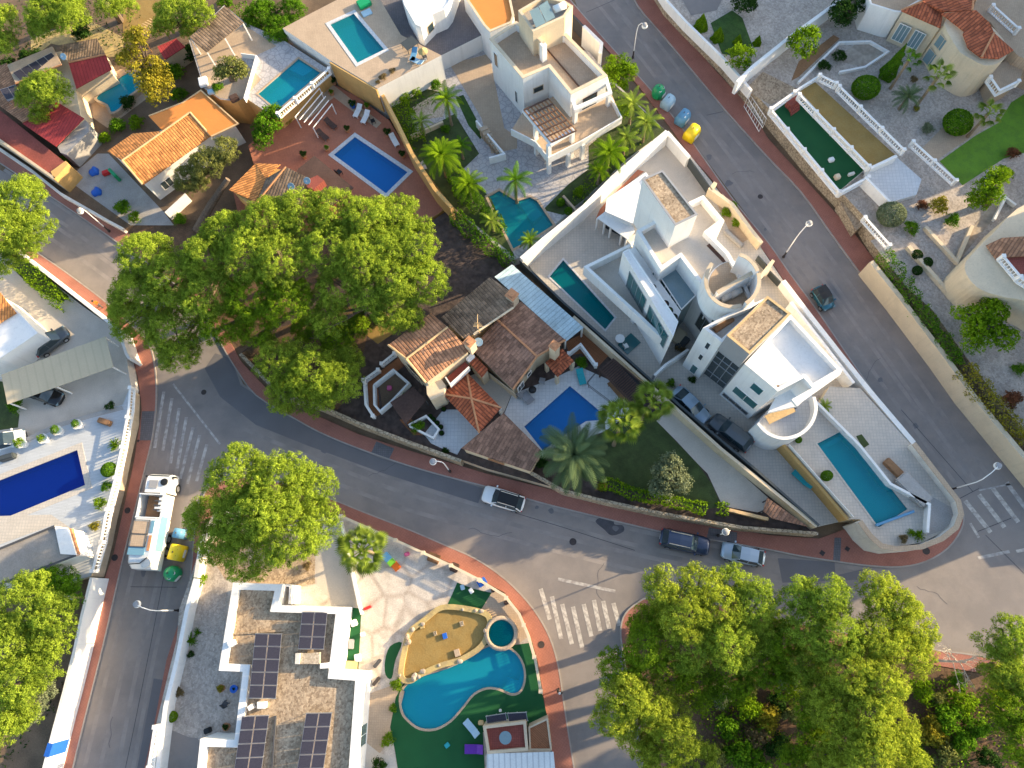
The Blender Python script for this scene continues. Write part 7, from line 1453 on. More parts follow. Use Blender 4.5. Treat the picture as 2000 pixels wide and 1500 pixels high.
# top left yard
for x, y, l in ((182, 332, 'blue covered heap, upper one, in the grey yard'), (187, 372, 'blue covered heap, lower one, in the grey yard')):
    p = P(x, y, .4); bm = bmesh.new(); bmesh.ops.create_icosphere(bm, subdivisions=3, radius=.62)
    for v in bm.verts: v.co *= 1 + .15 * math.sin(v.co.x * 7 + v.co.y * 5); v.co.z = max(v.co.z * .8, -.1)
    o = obj('tarpaulin_heap', bm, M['blue'], None, True); o.location = (p.x, p.y, .08); tag(o, l, 'tarpaulin')
slabthing('table', 205, 335, 0.02, (.9, .6, .5), .4, 'red', 'dark red clutter table beside the blue heaps', 'table'); slabthing('storage_unit', 218, 336, .02, (.4, 1.5, 1.2), .8, 'green_bin', 'green panel standing beside the orange roofed house', 'panel')
slabthing('stone_table', 395, 157, 4.22, (1.0, 1.3, .5), .3, 'white', 'white lounge chair on the brown patio', 'chair'); slabthing('garden_box', 411, 177, 4.22, (.8, .6, .4), .3, 'pale_blue', 'pale box below the white lounge chair', 'box'); slabthing('barbecue', 455, 188, 4.22, (1.0, .8, .7), .5, 'wood_dark', 'dark barbecue on the brown patio', 'barbecue')
slabthing('figurine', 1625, 310, 3.1, (.6, .5, .4), .3, 'white', 'white ring ornament on the green terrace', 'ornament'); slabthing('figurine', 1637, 343, 3.1, (.6, .6, .5), .3, 'cream', 'cream ornament at the lower end of the green terrace', 'ornament'); slabthing('figurine', 1664, 338, 3.1, (.7, .3, .4), .3, 'white_dirty', 'white garden seat in the lower corner of the green terrace', 'seat')
sh = wthing('solar_heater', 'pair of pale solar water heating panels on the stair tower of the white house', 'solar heater', P(1057, 30, 10.8))
for q in (((1034, 22), (1051, 13), (1066, 44), (1047, 54)), ((1052, 12), (1069, 1), (1084, 33), (1067, 43))): W__ = [P(*q[0], 11.6), P(*q[1], 11.6), P(*q[2], 10.9), P(*q[3], 10.9)]; bm = bmesh.new(); fold(bm, W__ + [w_ - Vector((0, 0, .08)) for w_ in W__], ((0, 1, 2, 3)[::-1], (4, 5, 6, 7), (0, 4, 5, 1), (1, 5, 6, 2), (2, 6, 7, 3), (3, 7, 4, 0))); bmesh.ops.recalc_face_normals(bm, faces=bm.faces); obj('collector', bm, M['glass_sky'], sh)
p = P(1095, 14, 11); bm = bmesh.new(); tube(bm, [(p.x - .7, p.y - .3, 11.0), (p.x + .5, p.y + .3, 11.0)], .4, 12); obj('tank', bm, M['white'], sh, True)
# ================= trees and plants =================
def T(name, label, lobes, base, seed, h=11, **k): return tree(name, label, 'tree', base, lobes, h, seed=seed, **k)
# the great pines between the street and the middle plot
T('pine_tree', 'broad pine crown hanging over the left street, leftmost of the big group', [(275, 495, 55, 9.5), (262, 570, 58, 8.5), (330, 540, 60, 10), (250, 620, 45, 7), (330, 640, 58, 7.5)], (345, 570), 21)
T('pine_tree', 'tall pine at the upper left of the big group, beside the fallen trunk', [(400, 500, 55, 11), (440, 450, 52, 11), (400, 570, 58, 10), (350, 690, 42, 6)], (430, 540), 22, group=None)
T('pine_tree', 'bright dense pine at the top of the big group', [(520, 430, 58, 12), (580, 410, 52, 12), (480, 490, 55, 12), (545, 500, 60, 12)], (545, 500), 23)
T('pine_tree', 'pine in the lower middle of the big group with dark gaps', [(490, 570, 55, 10), (560, 585, 52, 10), (430, 630, 48, 8), (500, 640, 42, 7)], (530, 600), 24, m='pine2')
T('pine_tree', 'wide sunlit pine at the upper right of the big group', [(650, 405, 52, 12), (715, 425, 55, 12), (640, 480, 58, 12), (700, 500, 58, 12), (770, 420, 48, 11)], (690, 500), 25)
T('pine_tree', 'rounded pine nearest the bare brown ground, right end of the group', [(800, 470, 58, 11), (825, 545, 55, 10), (770, 540, 50, 11), (755, 480, 50, 11.5)], (790, 560), 26)
T('pine_tree', 'pine drooping over the clay roofed wing', [(770, 600, 50, 9), (800, 625, 30, 8), (720, 570, 42, 10), (660, 560, 48, 10), (640, 620, 40, 8)], (740, 610), 27)
T('pine_tree', 'low pine in the narrow corner of the middle plot', [(545, 700, 52, 6.5), (610, 725, 56, 7), (660, 745, 46, 6.5), (560, 770, 42, 5), (620, 775, 40, 5), (680, 700, 32, 5)], (600, 740), 28, zb=1.5)
T('pine_tree', 'shaded small pine between the big group and the corner pine', [(660, 670, 36, 5), (600, 640, 34, 5), (700, 640, 26, 4.5)], (650, 680), 29, m='pine2', zb=1.5)
T('pine_tree', 'large round pine over the wall beside the refuse truck', [(460, 930, 66, 12), (540, 950, 72, 12.5), (600, 960, 56, 11), (470, 1010, 62, 11.5), (560, 1040, 70, 12), (480, 1085, 56, 10), (620, 1020, 46, 10), (400, 1010, 42, 8), (520, 1000, 60, 13), (430, 1060, 46, 9)], (510, 1040), 30, h=13, zb=1.5)
T('pine_tree', 'pine cut by the left edge above the white forecourt wall', [(30, 385, 54, 10), (62, 450, 44, 9), (0, 440, 54, 10), (0, 500, 38, 7), (40, 480, 36, 7)], (50, 470), 31)
T('pine_tree', 'pine in the lower left garden, upper crown', [(40, 1180, 62, 9), (100, 1200, 46, 9), (10, 1260, 56, 9), (95, 1250, 44, 8)], (60, 1230), 32, zb=1.5)
T('pine_tree', 'pine in the lower left garden, lower crown with an orange tinge', [(30, 1330, 56, 9), (85, 1300, 42, 8), (0, 1400, 52, 8), (40, 1390, 36, 7)], (40, 1340), 33, zb=1.5)
T('olive_tree', 'grey green olive beside the lower left pines', [(90, 1350, 26, 4.5), (70, 1385, 24, 4)], (85, 1365), 34, m='olive', zb=1.5, clump=.7)
T('tree', 'dark leafy tree behind the pole in the lower left garden', [(110, 1140, 40, 5), (140, 1160, 32, 4.5), (75, 1135, 28, 4)], (110, 1150), 35, m='green', zb=1.5, clump=.8)
T('pine_tree', 'sparse pine over the small road, leftmost of the lower right wood', [(1260, 1265, 52, 10), (1215, 1310, 50, 9), (1265, 1215, 34, 9), (1310, 1310, 46, 8)], (1290, 1290), 41, m='pine2', holes=.12)
T('pine_tree', 'bright pine tuft over the small road below the sparse one', [(1225, 1360, 50, 10), (1200, 1395, 44, 9), (1275, 1375, 50, 9), (1245, 1425, 50, 7), (1310, 1400, 44, 7)], (1260, 1390), 42, m='pine3', holes=.12)
T('pine_tree', 'pine at the kerb by the silver hatchback', [(1295, 1145, 40, 11), (1365, 1140, 42, 11), (1340, 1200, 58, 11.5), (1405, 1190, 54, 11), (1290, 1200, 36, 8)], (1370, 1200), 43, m='pine3', holes=.1)
T('pine_tree', 'pine behind the kerb pine with bright tips', [(1430, 1135, 36, 10), (1475, 1180, 50, 11), (1425, 1255, 58, 11), (1355, 1265, 54, 10), (1500, 1235, 44, 9)], (1420, 1240), 44, holes=.1)
T('pine_tree', 'yellow green pine near the clearing, left part of the wood', [(1325, 1440, 46, 9), (1300, 1480, 44, 8), (1370, 1490, 40, 8), (1265, 1465, 36, 6)], (1340, 1470), 45, m='pine3', holes=.15)
T('pine_tree', 'shadowy pine in the middle of the lower right wood', [(1490, 1290, 50, 8), (1530, 1250, 44, 9), (1425, 1325, 50, 7), (1360, 1340, 44, 6.5), (1530, 1330, 40, 7)], (1470, 1290), 46, m='pine2', holes=.12)
T('pine_tree', 'pine at the kerb in the middle with light top', [(1560, 1160, 34, 11), (1620, 1165, 48, 12), (1580, 1225, 52, 11), (1640, 1240, 58, 12), (1575, 1290, 46, 9)], (1620, 1220), 47)
T('pine_tree', 'tallest bright pine beside the road with a rounded top', [(1710, 1150, 40, 12), (1755, 1185, 46, 12), (1790, 1235, 44, 11), (1720, 1240, 56, 12), (1780, 1275, 46, 11), (1690, 1280, 44, 11)], (1730, 1240), 48, m='pine3')
T('pine_tree', 'long sunlit pine in the middle of the lower right wood', [(1660, 1310, 54, 12), (1635, 1380, 54, 11), (1725, 1345, 54, 12), (1705, 1400, 56, 12), (1600, 1345, 40, 9)], (1680, 1340), 49, m='pine3')
T('pine_tree', 'sunlit pine cut by the bottom edge', [(1700, 1470, 58, 12), (1745, 1430, 50, 11), (1650, 1450, 50, 10), (1620, 1500, 48, 10), (1760, 1490, 48, 11)], (1690, 1450), 50, m='pine3')
T('pine_tree', 'pine cut by the bottom edge beside the dark hollow', [(1585, 1460, 46, 8), (1590, 1400, 40, 8), (1550, 1500, 44, 8)], (1590, 1450), 51, m='pine2', holes=.15)
T('pine_tree', 'pine at the lower right edge beside the pavement', [(1930, 1255, 34, 9), (1975, 1240, 40, 10), (1960, 1300, 44, 9), (2000, 1330, 48, 9), (1930, 1310, 30, 7)], (1970, 1290), 52, holes=.1)
T('pine_tree', 'shady pine at the right edge, lower', [(1980, 1385, 50, 9), (2000, 1450, 50, 9), (1940, 1360, 36, 6)], (1990, 1400), 53, m='pine2', holes=.1)
for i, (x, y, r, m_, l) in enumerate(((1540, 1330, 30, 'olive', 'greyish bush beside the dark hollow in the wood'), (1620, 1340, 24, 'olive', 'dry olive green bush in the shade of the wood'), (1850, 1400, 34, 'green', 'fresh green bush in the lower right clearing'), (1880, 1370, 28, 'lime', 'yellow green bush in the lower right clearing'), (1800, 1350, 26, 'lime', 'low bush by the pavement in the lower right wood'), (1870, 1330, 20, 'green', 'bush against the pavement edge, lower right'), (1820, 1430, 34, 'gold', 'tawny bush in the clearing'), (1880, 1450, 32, 'green', 'dark bush near the bottom right corner'), (1460, 1380, 30, 'lime', 'yellowish bush on the sunlit slope, left clearing'), (1420, 1420, 26, 'green', 'green bush on the left clearing'), (1500, 1400, 28, 'gold', 'brown bush on the left clearing'), (1440, 1470, 30, 'green', 'bush at the bottom of the left clearing'), (1520, 1460, 30, 'dark', 'dark bush at the bottom of the wood'), (1930, 1480, 28, 'dark', 'dark bush in the bottom right corner'), (1790, 1480, 30, 'lime', 'bright bush at the bottom beside the long pine'), (1245, 1230, 20, 'lime', 'small bush at the rounded kerb corner'), (1480, 1440, 24, 'dry', 'dry twiggy bush in the left clearing'), (1600, 1312, 20, 'dry', 'rusty brown bush between the pines'), (1760, 1390, 20, 'dry', 'dry twigs at the foot of the long pine'))):
    bush(x, y, r, l, 'loose', m_, .16)
cover([(1290, 1240), (1500, 1250), (1800, 1320), (2000, 1350), (2100, 1560), (1330, 1560), (1280, 1400)], .18, 'low tangled undergrowth under the lower right pines', 'pine2', 71, .13, 34, 1.0, 'undergrowth')
cover([(1400, 1350), (1560, 1300), (1620, 1480), (1420, 1520)], .2, 'sunlit dry undergrowth in the clearing', 'gold', 72, .12, 10, .5, 'undergrowth'); cover([(1780, 1340), (1950, 1350), (1960, 1520), (1780, 1520)], .2, 'dry undergrowth in the right clearing', 'dry', 73, .12, 14, .6, 'undergrowth')
cover([(480, 690), (700, 640), (690, 790), (600, 790)], 1.53, 'needles and low weeds under the corner pine', 'dry', 74, .1, 8, .2, 'undergrowth')
# bare pale tree by the road, lower right
bt_ = thing('bare_tree', 'leafless pale tree at the kerb right of the tallest pine', 'tree', P(1830, 1290, .16)); rng = random.Random(9); bm = bmesh.new(); tube(bm, [(0, 0, 0), (.1, .1, 2.5), (.3, .2, 4.5)], [.14, .1, .06], 6); obj('trunk', bm, M['concrete_light'], bt_); bm = bmesh.new()
def twig(bm, p, d, l, r, n):
    e = p + d * l; tube(bm, [p, e], [r, r * .6], 4, cap=False)
    if n:
        for _ in range(3): twig(bm, p.lerp(e, rng.uniform(.5, 1)), (d + Vector((rng.uniform(-.8, .8), rng.uniform(-.8, .8), rng.uniform(-.2, .5)))).normalized(), l * .62, r * .6, n - 1)
for k in range(7): twig(bm, Vector((.1, .1, 1.8 + .4 * k)), Vector((math.cos(k * 2.2), math.sin(k * 2.2), .8)).normalized(), 1.5, .05, 3)
obj('branches', bm, M['concrete_light'], bt_)
# fallen / leaning big trunk top centre-left
lt = thing('leaning_tree', 'long leaning dark trunk between the fences above the big pines', 'tree trunk', P(385, 450, 0)); bm = bmesh.new(); a, b = Vector((0, 0, 0)), P(445, 350, 4.5) - P(385, 450, 0); tube(bm, [a, a.lerp(b, .5) + Vector((0, 0, .2)), b], [.55, .45, .3], 10); obj('bark', bm, M['bark'], lt)
# top left trees
T('pine_tree', 'pine cut by the top left corner', [(0, 40, 36, 8), (10, 90, 26, 7)], (10, 70), 61)
T('pine_tree', 'broad pine at the top left, second from the corner', [(90, 20, 44, 9), (135, 30, 40, 9), (80, 55, 26, 7), (125, 5, 40, 9)], (110, 50), 62)
T('pine_tree', 'loose pine at the top between two broad ones', [(215, 10, 30, 8), (245, 20, 26, 7)], (235, 40), 63, holes=.3)
T('pine_tree', 'pine above the small red shed at the top', [(340, 20, 38, 9), (385, 25, 32, 9), (320, 55, 24, 7), (375, 60, 22, 7)], (360, 60), 64)
T('pine_tree', 'compact pine leaning over the solar panels', [(85, 165, 42, 7), (110, 180, 30, 6.5), (60, 185, 28, 6), (85, 225, 20, 4.5)], (110, 215), 65, clump=.9)
T('casuarina_tree', 'tall golden feathery tree beside the small free form pool', [(265, 90, 26, 9), (255, 120, 26, 8), (300, 130, 24, 7), (275, 75, 18, 9.5), (290, 160, 26, 6.5), (310, 175, 30, 5.5), (320, 150, 20, 5)], (300, 190), 66, m='gold', clump=.75, leaf=.13, holes=.2)
T('tree', 'yellow green leafy tree on the brown patio', [(455, 135, 26, 8.2), (440, 150, 18, 7.7), (475, 150, 16, 7.7)], (455, 155), 67, m='drygreen', zb=4.2, clump=.6, leaf=.12)
T('tree', 'dark glossy tree beside the orange roofed house', [(400, 320, 36, 6), (370, 350, 30, 5), (440, 295, 30, 6), (390, 365, 24, 4.5)], (400, 355), 68, m='drygreen', clump=.7, holes=.2)
T('tree', 'rounded citrus tree left of the terracotta patio', [(525, 245, 28, 5), (515, 272, 22, 4.5), (535, 225, 18, 5)], (525, 270), 69, m='green', clump=.6, leaf=.12)
T('tree', 'dense round tree beside the globe lamp on the right hand street', [(1205, 130, 28, 5.5), (1225, 145, 22, 5), (1195, 155, 22, 5)], (1205, 165), 70, m='lime', zb=.15, clump=.6, leaf=.12)
T('tree', 'large soft green tree at the right edge by the cream wall', [(1890, 625, 34, 6.5), (1935, 615, 36, 6.5), (1900, 665, 30, 6), (1950, 660, 32, 6), (1925, 580, 24, 6)], (1920, 650), 71, m='lime', zb=2.6, clump=.7, leaf=.12, holes=.25)
T('tree', 'dark tree at the top edge beside the white house end', [(1650, 25, 28, 6), (1665, 5, 26, 6), (1640, 50, 16, 5)], (1655, 40), 72, m='dark', zb=2.6, clump=.6, leaf=.12)
T('tree', 'yellow green tree above the round house', [(1925, 375, 30, 6), (1905, 395, 22, 5), (1940, 350, 22, 6)], (1925, 400), 73, m='lime', zb=2.6, clump=.6, leaf=.12)
T('olive_tree', 'pale olive tree on the dark lawn of the middle plot', [(1305, 925, 34, 5), (1290, 950, 28, 4.6), (1325, 940, 26, 4.6), (1305, 905, 22, 5)], (1300, 955), 74, m='olive', zb=1.5, clump=.6, leaf=.11, holes=.05)
T('tree', 'dark tree behind the corner pines by the ochre bed', [(735, 610, 34, 4), (710, 620, 24, 3.8)], (735, 630), 75, m='drygreen', zb=1.5, clump=.6)
T('tree', 'dark bushy tree at the top edge left of the high terrace', [(510, 30, 34, 5), (545, 60, 30, 5), (570, 20, 30, 5), (490, 60, 22, 4)], (530, 50), 76, m='green', clump=.7)
# palms
palm(1122, 888, 72, 4.2, 'big grey green date palm between the pool and the road', 'date', 'palm_grey', 1.5, 46, 5)
palm(1214, 822, 47, 6.5, 'fan palm with broad sunlit crown beside the deep blue pool', 'fan', 'palm', 1.5, 34, 6, (.2, .9)); palm(1276, 784, 42, 6.5, 'fan palm against the dark boundary wall', 'fan', 'palm', 1.5, 32, 7, (.5, .3))
palm(708, 1074, 49, 4.5, 'fan palm in the yard beside the toddler slide', 'fan', 'palm', 1.5, 38, 8)
palm(872, 195, 36, 4.5, 'green feather palm in the white house garden, uppermost', 'date', 'lime', 1.5, 22, 9); palm(822, 238, 26, 2.5, 'small yellowish feather palm by the cream wall', 'date', 'palm', 1.5, 18, 10); palm(862, 305, 42, 4.0, 'lush feather palm with many stems on the dark lawn', 'date', 'lime', 1.5, 40, 11); palm(900, 285, 24, 2.5, 'dark small palm right of the lush one', 'date', 'green', 1.5, 20, 12)
palm(915, 362, 36, 3.5, 'feather palm in the hedge above the green pool', 'date', 'lime', 1.5, 30, 13); palm(1006, 352, 36, 4.5, 'lone feather palm over the shaded patio beside the green pool', 'date', 'green', 1.5, 20, 14); palm(960, 432, 26, 2.2, 'bright banana like palm at the pool edge', 'date', 'palm', 1.5, 16, 15); palm(1035, 470, 24, 1.8, 'bushy palm in the corner by the tall stepped wall', 'date', 'lime', 1.5, 20, 16)
palm(1235, 205, 34, 3.5, 'bright palm beside the green domed bottle bank', 'date', 'palm', 1.5, 24, 17); palm(1262, 240, 34, 3.5, 'bright palm above the yellow container', 'date', 'palm', 1.5, 24, 18); palm(1190, 300, 38, 4.0, 'dense palm beside the columned terrace', 'date', 'lime', 1.5, 30, 19); palm(1222, 270, 30, 3.2, 'palm between the columned terrace and the stepped wall', 'date', 'palm', 1.5, 24, 20); palm(1170, 335, 26, 2.5, 'low palm by the stepped wall', 'date', 'lime', 1.5, 22, 21)
palm(1832, 150, 32, 5.0, 'slender fan palm in front of the rounded tower wall', 'fan', 'palm', 2.6, 18, 22); palm(1775, 118, 24, 4.5, 'shaded palm between the cypress and the tiled house', 'fan', 'green', 2.6, 16, 23); palm(1772, 190, 30, 2.0, 'grey palm in the middle of the pebble garden', 'date', 'palm_grey', 2.6, 30, 24); palm(1930, 222, 30, 4.0, 'fan palm beside the bright lawn', 'fan', 'palm', 2.6, 18, 25); palm(1610, 793, 17, 1.5, 'small palm beside the half round balcony', 'date', 'palm', 1.5, 22, 26)
palm(895, 1475 + 60, 40, 3, 'palm cut by the bottom edge', 'date', 'lime', 1.5, 20, 27) if 0 else None
# cypress and clipped bushes
bush(1744, 128, 17, 'tall narrow dark cypress leaning left of the palm', 'cone', 'green', 2.6, 1.0); 
bush(1569, 85, 34, 'big bright rounded bush behind the white wall', 'round', 'lime', 3.0, 1.3); bush(1446, 112, 28, 'round bright bush above the stone retaining wall', 'round', 'lime', 2.6, 1.1)
for x, y, r, l in ((1370, 45, 14, 'tall cypress like bush nearest the white street fence'), (1403, 68, 12, 'narrow upright bush second along the fence'), (1442, 78, 9, 'thin upright bush third along the fence'), (1480, 80, 9, 'thin upright bush beside the brown pergola')): bush(x, y, r, l, 'cone', 'lime', 2.6, .5)
bush(1692, 170, 27, 'dark round clipped bush beside the white balustrade', 'ball', 'green', 2.6, .8); bush(1872, 238, 28, 'dark round bush beside the fan palm and lawn', 'ball', 'green', 2.6, .8); bush(1742, 418, 26, 'pale green ball shaped yucca near the bulging stone wall', 'ball', 'olive', 2.6, .8)
for x, y, l in ((1792, 497, 'upper clipped dark ball by the cream wall'), (1812, 512, 'middle clipped dark ball by the cream wall'), (1792, 528, 'lower clipped dark ball by the cream wall')): bush(x, y, 10, l, 'ball', 'dark', 2.6, .9)
for x, y, r, k_, m_, z_, l in ((30, 790, 18, 'loose', 'green', 1.6, 'dark shrub below the tan carport'), (215, 793, 11, 'loose', 'dark', 2.2, 'dark shrub in the top corner of the plank deck'), (223, 868, 16, 'spiky', 'lime', 2.2, 'spiky plant beside the long balustrade'), (212, 917, 13, 'ball', 'green', 2.2, 'round green shrub beside the balustrade'), (208, 950, 11, 'loose', 'green', 2.2, 'smaller shrub below the round one'), (195, 982, 14, 'loose', 'lime', 2.2, 'loose light green shrub by the balustrade'), (185, 1028, 12, 'loose', 'gold', 2.2, 'bright yellow flowering shrub by the balustrade'),
    (370, 1250, 17, 'spiky', 'green', 1.5, 'spiky dark plant on the gravel, large one'), (385, 1235, 10, 'spiky', 'green', 1.5, 'spiky dark plant on the gravel, small one'), (373, 1278, 8, 'loose', 'dark', 1.5, 'dark tuft below the spiky plants'), (350, 1352, 10, 'loose', 'dry', 1.5, 'dry tuft on the pale gravel'), (336, 1400, 10, 'ball', 'lime', 1.5, 'round green shrub at the lower end of the gravel strip'), (392, 1132, 16, 'loose', 'lime', 1.5, 'green creeper at the white wall behind the bins'), (600, 1105, 10, 'loose', 'dry', 1.5, 'dry shrub under the big round pine'),
    (775, 1338, 14, 'loose', 'lime', 1.5, 'green shrub at the corner of the ochre pond'), (768, 1383, 9, 'loose', 'green', 1.5, 'small shrub on the left rim of the kidney pool'), (757, 1445, 14, 'loose', 'lime', 1.5, 'shrub beside the lawn and brown steps'), (740, 1497, 18, 'loose', 'dark', 1.5, 'dark shrub cut by the bottom edge'),
    (815, 832, 16, 'loose', 'green', 1.5, 'green shrub in the white diamond planter'), (792, 772, 8, 'loose', 'green', 1.5, 'small shrub at the pond garden wall'), (1136, 708, 14, 'loose', 'green', 1.5, 'dark plant inside the blue white corner balustrade'), (1175, 950, 12, 'loose', 'gold', 1.5, 'tawny shrub at the start of the clipped hedge'), (1060, 905, 14, 'loose', 'dark', 1.5, 'dark shrub between the garage and the date palm'), (870, 880, 8, 'loose', 'dark', 1.5, 'dark creeper on the road wall beside the garage'),
    (850, 165, 14, 'loose', 'green', 1.5, 'green shrub in the shaded corner below the high terrace'), (790, 190, 14, 'round', 'lime', 1.5, 'bright round shrub at the high terrace corner'), (812, 180, 12, 'round', 'lime', 1.5, 'second bright shrub at the high terrace corner'), (870, 252, 10, 'loose', 'green', 1.5, 'low shrub on the dark lawn'), (1130, 375, 12, 'loose', 'lime', 1.5, 'bright shrub in the planter near the green pool'), (1095, 395, 8, 'ball', 'green', 1.5, 'small shrub by the green pool, upper'), (1110, 412, 8, 'ball', 'green', 1.5, 'small shrub by the green pool, lower'), (1150, 400, 14, 'loose', 'green', 1.5, 'shrub mass along the stepped wall'), (1160, 225, 16, 'loose', 'green', 1.5, 'shrub behind the columned terrace'), (1212, 170, 20, 'loose', 'lime', .15, 'shrub below the dense round tree'), (1215, 215, 20, 'loose', 'lime', 1.5, 'leafy mass beside the terrace corner'),
    (1432, 402, 10, 'loose', 'lime', 1.5, 'first bright shrub in the sunny planter strip'), (1418, 415, 12, 'loose', 'lime', 1.5, 'second bright shrub in the sunny planter strip'), (1438, 435, 12, 'loose', 'lime', 1.5, 'third bright shrub in the sunny planter strip'), (1534, 565, 8, 'loose', 'olive', 1.5, 'small plant in the narrow terrace strip'), (1566, 612, 7, 'loose', 'gold', 1.5, 'tiny yellowish plant in the narrow terrace strip'), (1352, 762 - 20, 9, 'loose', 'dark', 1.5, 'dark shrub in front of the white villa tower'), (1330, 680, 12, 'loose', 'dry', 1.5, 'dry plants in the villa inner yard'), (1310, 748, 10, 'loose', 'green', 1.5, 'green shrub behind the saloon in the driveway'), (1560, 859, 7, 'ball', 'green', 2.8, 'small round pot shrub on the corner pool deck'), (1615, 929, 12, 'ball', 'green', 2.8, 'round green shrub beside the corner pool'), (1795, 1045, 16, 'spiky', 'lime', 2.8, 'large leaved green plant in the rounded street corner'), (1765, 1052, 10, 'loose', 'dry', 2.8, 'brown dry plants in the rounded street corner'), (1780, 1040, 10, 'spiky', 'lime', 2.8, 'second large leaved plant in the rounded corner'),
    (1640, 110, 13, 'round', 'dark', 2.6, 'dark shrub on the rockery'), (1610, 128, 15, 'loose', 'dark', 2.6, 'low dark shrub beside the rockery path'), (1812, 250, 14, 'loose', 'olive', 2.6, 'shrub in the pebble garden near the bright path'), (1785, 155, 9, 'loose', 'dry', 2.6, 'dry plant beside the grey palm'), (1790, 212, 7, 'loose', 'gold', 2.6, 'yellow leaved plant right of the grey palm'), (1780, 445, 16, 'loose', 'green', 2.6, 'shrub behind the bulging stone wall'), (1835, 400, 20, 'loose', 'gold', 2.6, 'golden shrub beside the steps above the round house'), (1860, 430, 16, 'loose', 'green', 2.6, 'green shrub in the pebble bed'), (1800, 400, 14, 'loose', 'red', 2.6, 'reddish creeper on the blue white wall'), (1978, 300, 16, 'loose', 'red', 2.6, 'red flowering shrub at the edge of the bright lawn'), (1960, 340, 20, 'loose', 'lime', 2.6, 'light green shrub below the bright lawn'), (1975, 780, 22, 'loose', 'red', 2.9, 'red and orange shrub at the right edge wall'), (1990, 720, 14, 'loose', 'green', 2.6, 'green shrub beside the right edge'), (1455, 8, 24, 'round', 'dark', 2.6, 'dark round shrub at the top edge, upper right'),
    (240, 405, 18, 'loose', 'green', 0, 'shrub beside the grey yard'), (262, 425, 14, 'loose', 'lime', 0, 'light shrub at the upper left pavement'), (205, 270, 14, 'loose', 'lime', 0, 'bright shrub above the orange house corner'), (230, 245, 18, 'loose', 'green', 0, 'shrub between the free form pool and the orange house'), (265, 240, 16, 'loose', 'lime', 0, 'low green shrub by the orange terrace'), (250, 200, 16, 'loose', 'dark', 0, 'dark shrub at the lower end of the free form pool'), (130, 310, 16, 'loose', 'green', 0, 'shrub at the end of the long crimson terrace'), (160, 280, 12, 'loose', 'green', 0, 'small shrub by the white dirty wall'), (340, 140, 24, 'loose', 'green', 0, 'green shrub right of the golden tree'), (370, 105, 20, 'loose', 'dark', 0, 'dark shrub below the corrugated shelter'), (350, 185, 16, 'loose', 'green', 0, 'shrub above the flat orange terrace'), (425, 170, 12, 'loose', 'green', 4.2, 'small shrub on the brown patio'), (60, 115, 24, 'loose', 'dark', 0, 'dark undergrowth bush at upper left'), (20, 130, 22, 'loose', 'dark', 0, 'dark bush at the left edge near the red roofed house'), (160, 60, 24, 'loose', 'dark', 0, 'shaded bush between the top left pines'), (440, 5, 16, 'loose', 'green', 0, 'shrub at the top edge by the shelter'), (352, 428, 14, 'loose', 'green', 0, 'shrub by the white fence above the big pines'), (560, 235, 10, 'loose', 'gold', 1.5, 'yellow shrub at the foot of the ochre slope wall')):
    bush(x, y, r, l, k_, m_, z_)
cover([(0, 0), (250, 0), (330, 80), (250, 130), (60, 130), (0, 140)], .02, 'low dark weeds under the top left pines', 'dark', 75, .14, 10, .5, 'undergrowth')
cover([(1155, 170), (1200, 170), (1290, 255), (1220, 305), (1150, 385), (1110, 405), (1160, 320), (1200, 250)], 1.51, 'leafy ground cover along the stepped wall', 'lime', 76, .13, 22, .7, 'ground_cover')
cover([(0, 1160), (160, 1150), (140, 1260), (110, 1400), (20, 1500), (0, 1500)], 1.51, 'dark weeds under the lower left pines', 'dark', 77, .14, 9, .4, 'undergrowth')
cover([(750, 190), (800, 180), (860, 200), (800, 225), (830, 300), (815, 300)], 1.52, 'leafy ground cover by the ochre wall', 'green', 78, .12, 22, .5, 'ground_cover')
for x, y, r, m_, l in ((42, 866, 10, 'lime', 'nearest the white car'), (84, 857, 8, 'lime', 'second from the white car'), (112, 841, 9, 'green', 'third from the white car'), (151, 829, 8, 'green', 'farthest from the white car')): potted(x, y, r, 2.2, 'white bowl planter with a green bush, ' + l, m_, 'white', 'round', .75)
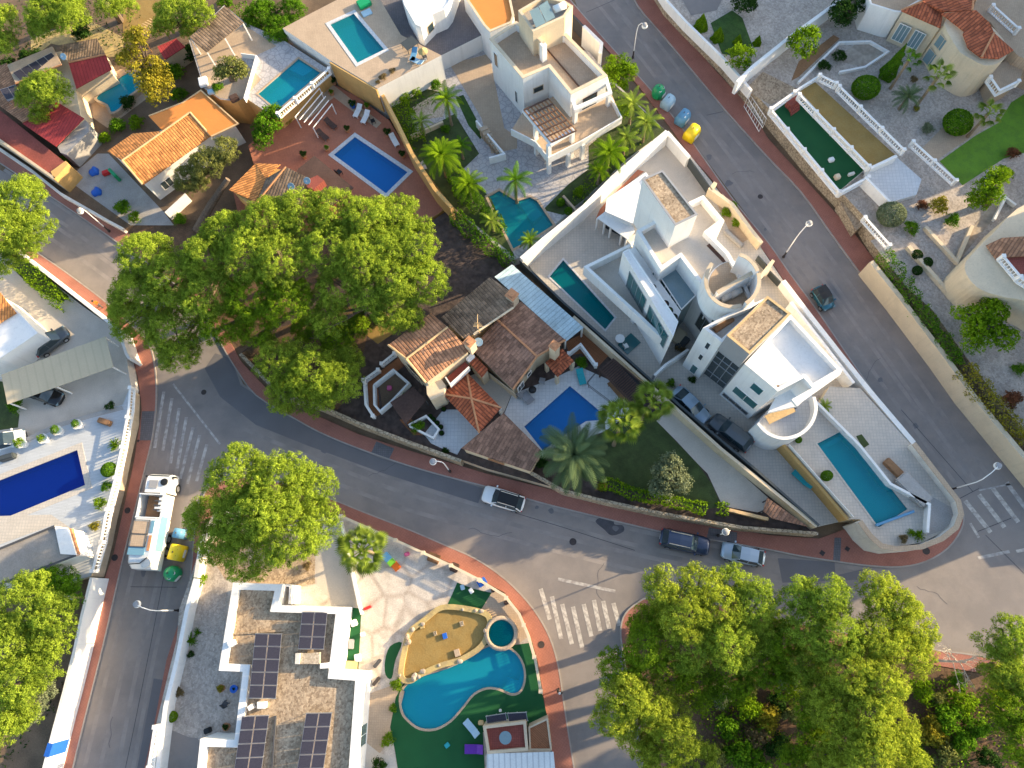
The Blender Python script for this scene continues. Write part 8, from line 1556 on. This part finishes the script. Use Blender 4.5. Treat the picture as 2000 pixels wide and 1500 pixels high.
for i, (x, y, r, m_, l) in enumerate(((1410, 1360, 26, 'olive', 'grey green bush at the top of the left clearing'), (1465, 1340, 24, 'drygreen', 'olive brown bush under the shadowy pine'), (1545, 1395, 26, 'drygreen', 'olive brown bush left of the dark hollow'), (1480, 1490, 30, 'green', 'leafy bush at the bottom of the wood'), (1400, 1480, 26, 'drygreen', 'dull bush near the yellow green pine'), (1850, 1470, 30, 'drygreen', 'dull bush low in the right clearing'), (1905, 1420, 26, 'green', 'leafy bush beside the shady right pine'), (1830, 1365, 22, 'drygreen', 'dull bush at the top of the right clearing'), (1520, 1370, 24, 'dark', 'dark bush in the middle of the wood'))): bush(x, y, r, l, 'loose', m_, .16)
b = P(198, 1168, .13); up = thing('utility_pole', 'brown utility pole at the white wall beside the lower left trees', 'utility pole', b); bm = bmesh.new(); tube(bm, [(0, 0, 0), (0, 0, 5.6)], [.13, .09], 8); obj('pole', bm, M['bark'], up); bm = bmesh.new(); tube(bm, [(-.5, .2, 5.3), (.5, -.2, 5.3)], .05, 5); obj('crossarm', bm, M['metal'], up); bm = bmesh.new(); box(bm, (0, 0, 4.9), (.3, .3, .35)); obj('junction_box', bm, M['white'], up)
# ---- unseen hill and houses added outside the frame to shade the right hand street ----
tag(slab('added_hill', [(2130, -500), (2130, 780), (2600, 1000), (3200, 1000), (3200, -500)], 5.5, 'gravel_grey', -.05, side='stone'), kind='structure')
for i, (pts, z) in enumerate((([(2240, -300), (2240, 70), (2440, 70), (2440, -300)], 14.0), ([(2250, 280), (2250, 560), (2440, 560), (2440, 280)], 13.5), ([(2240, 620), (2250, 900), (2450, 900), (2440, 620)], 12.0), ([(1700, -480), (1760, -250), (2060, -230), (2060, -480)], 13.0))):
    h_ = wthing('added_shade_house', 'white unseen house added beyond the frame for shade, ' + ('beside the tiled tower house', 'beside the bright lawn', 'beside the curved window house', 'above the top edge')[i], 'house', (*ctr(px(pts, z)), 5.5)); block(h_, pts, z, 2.0, 'white', 'concrete_light', .8, .3)
bpy.context.view_layer.update()
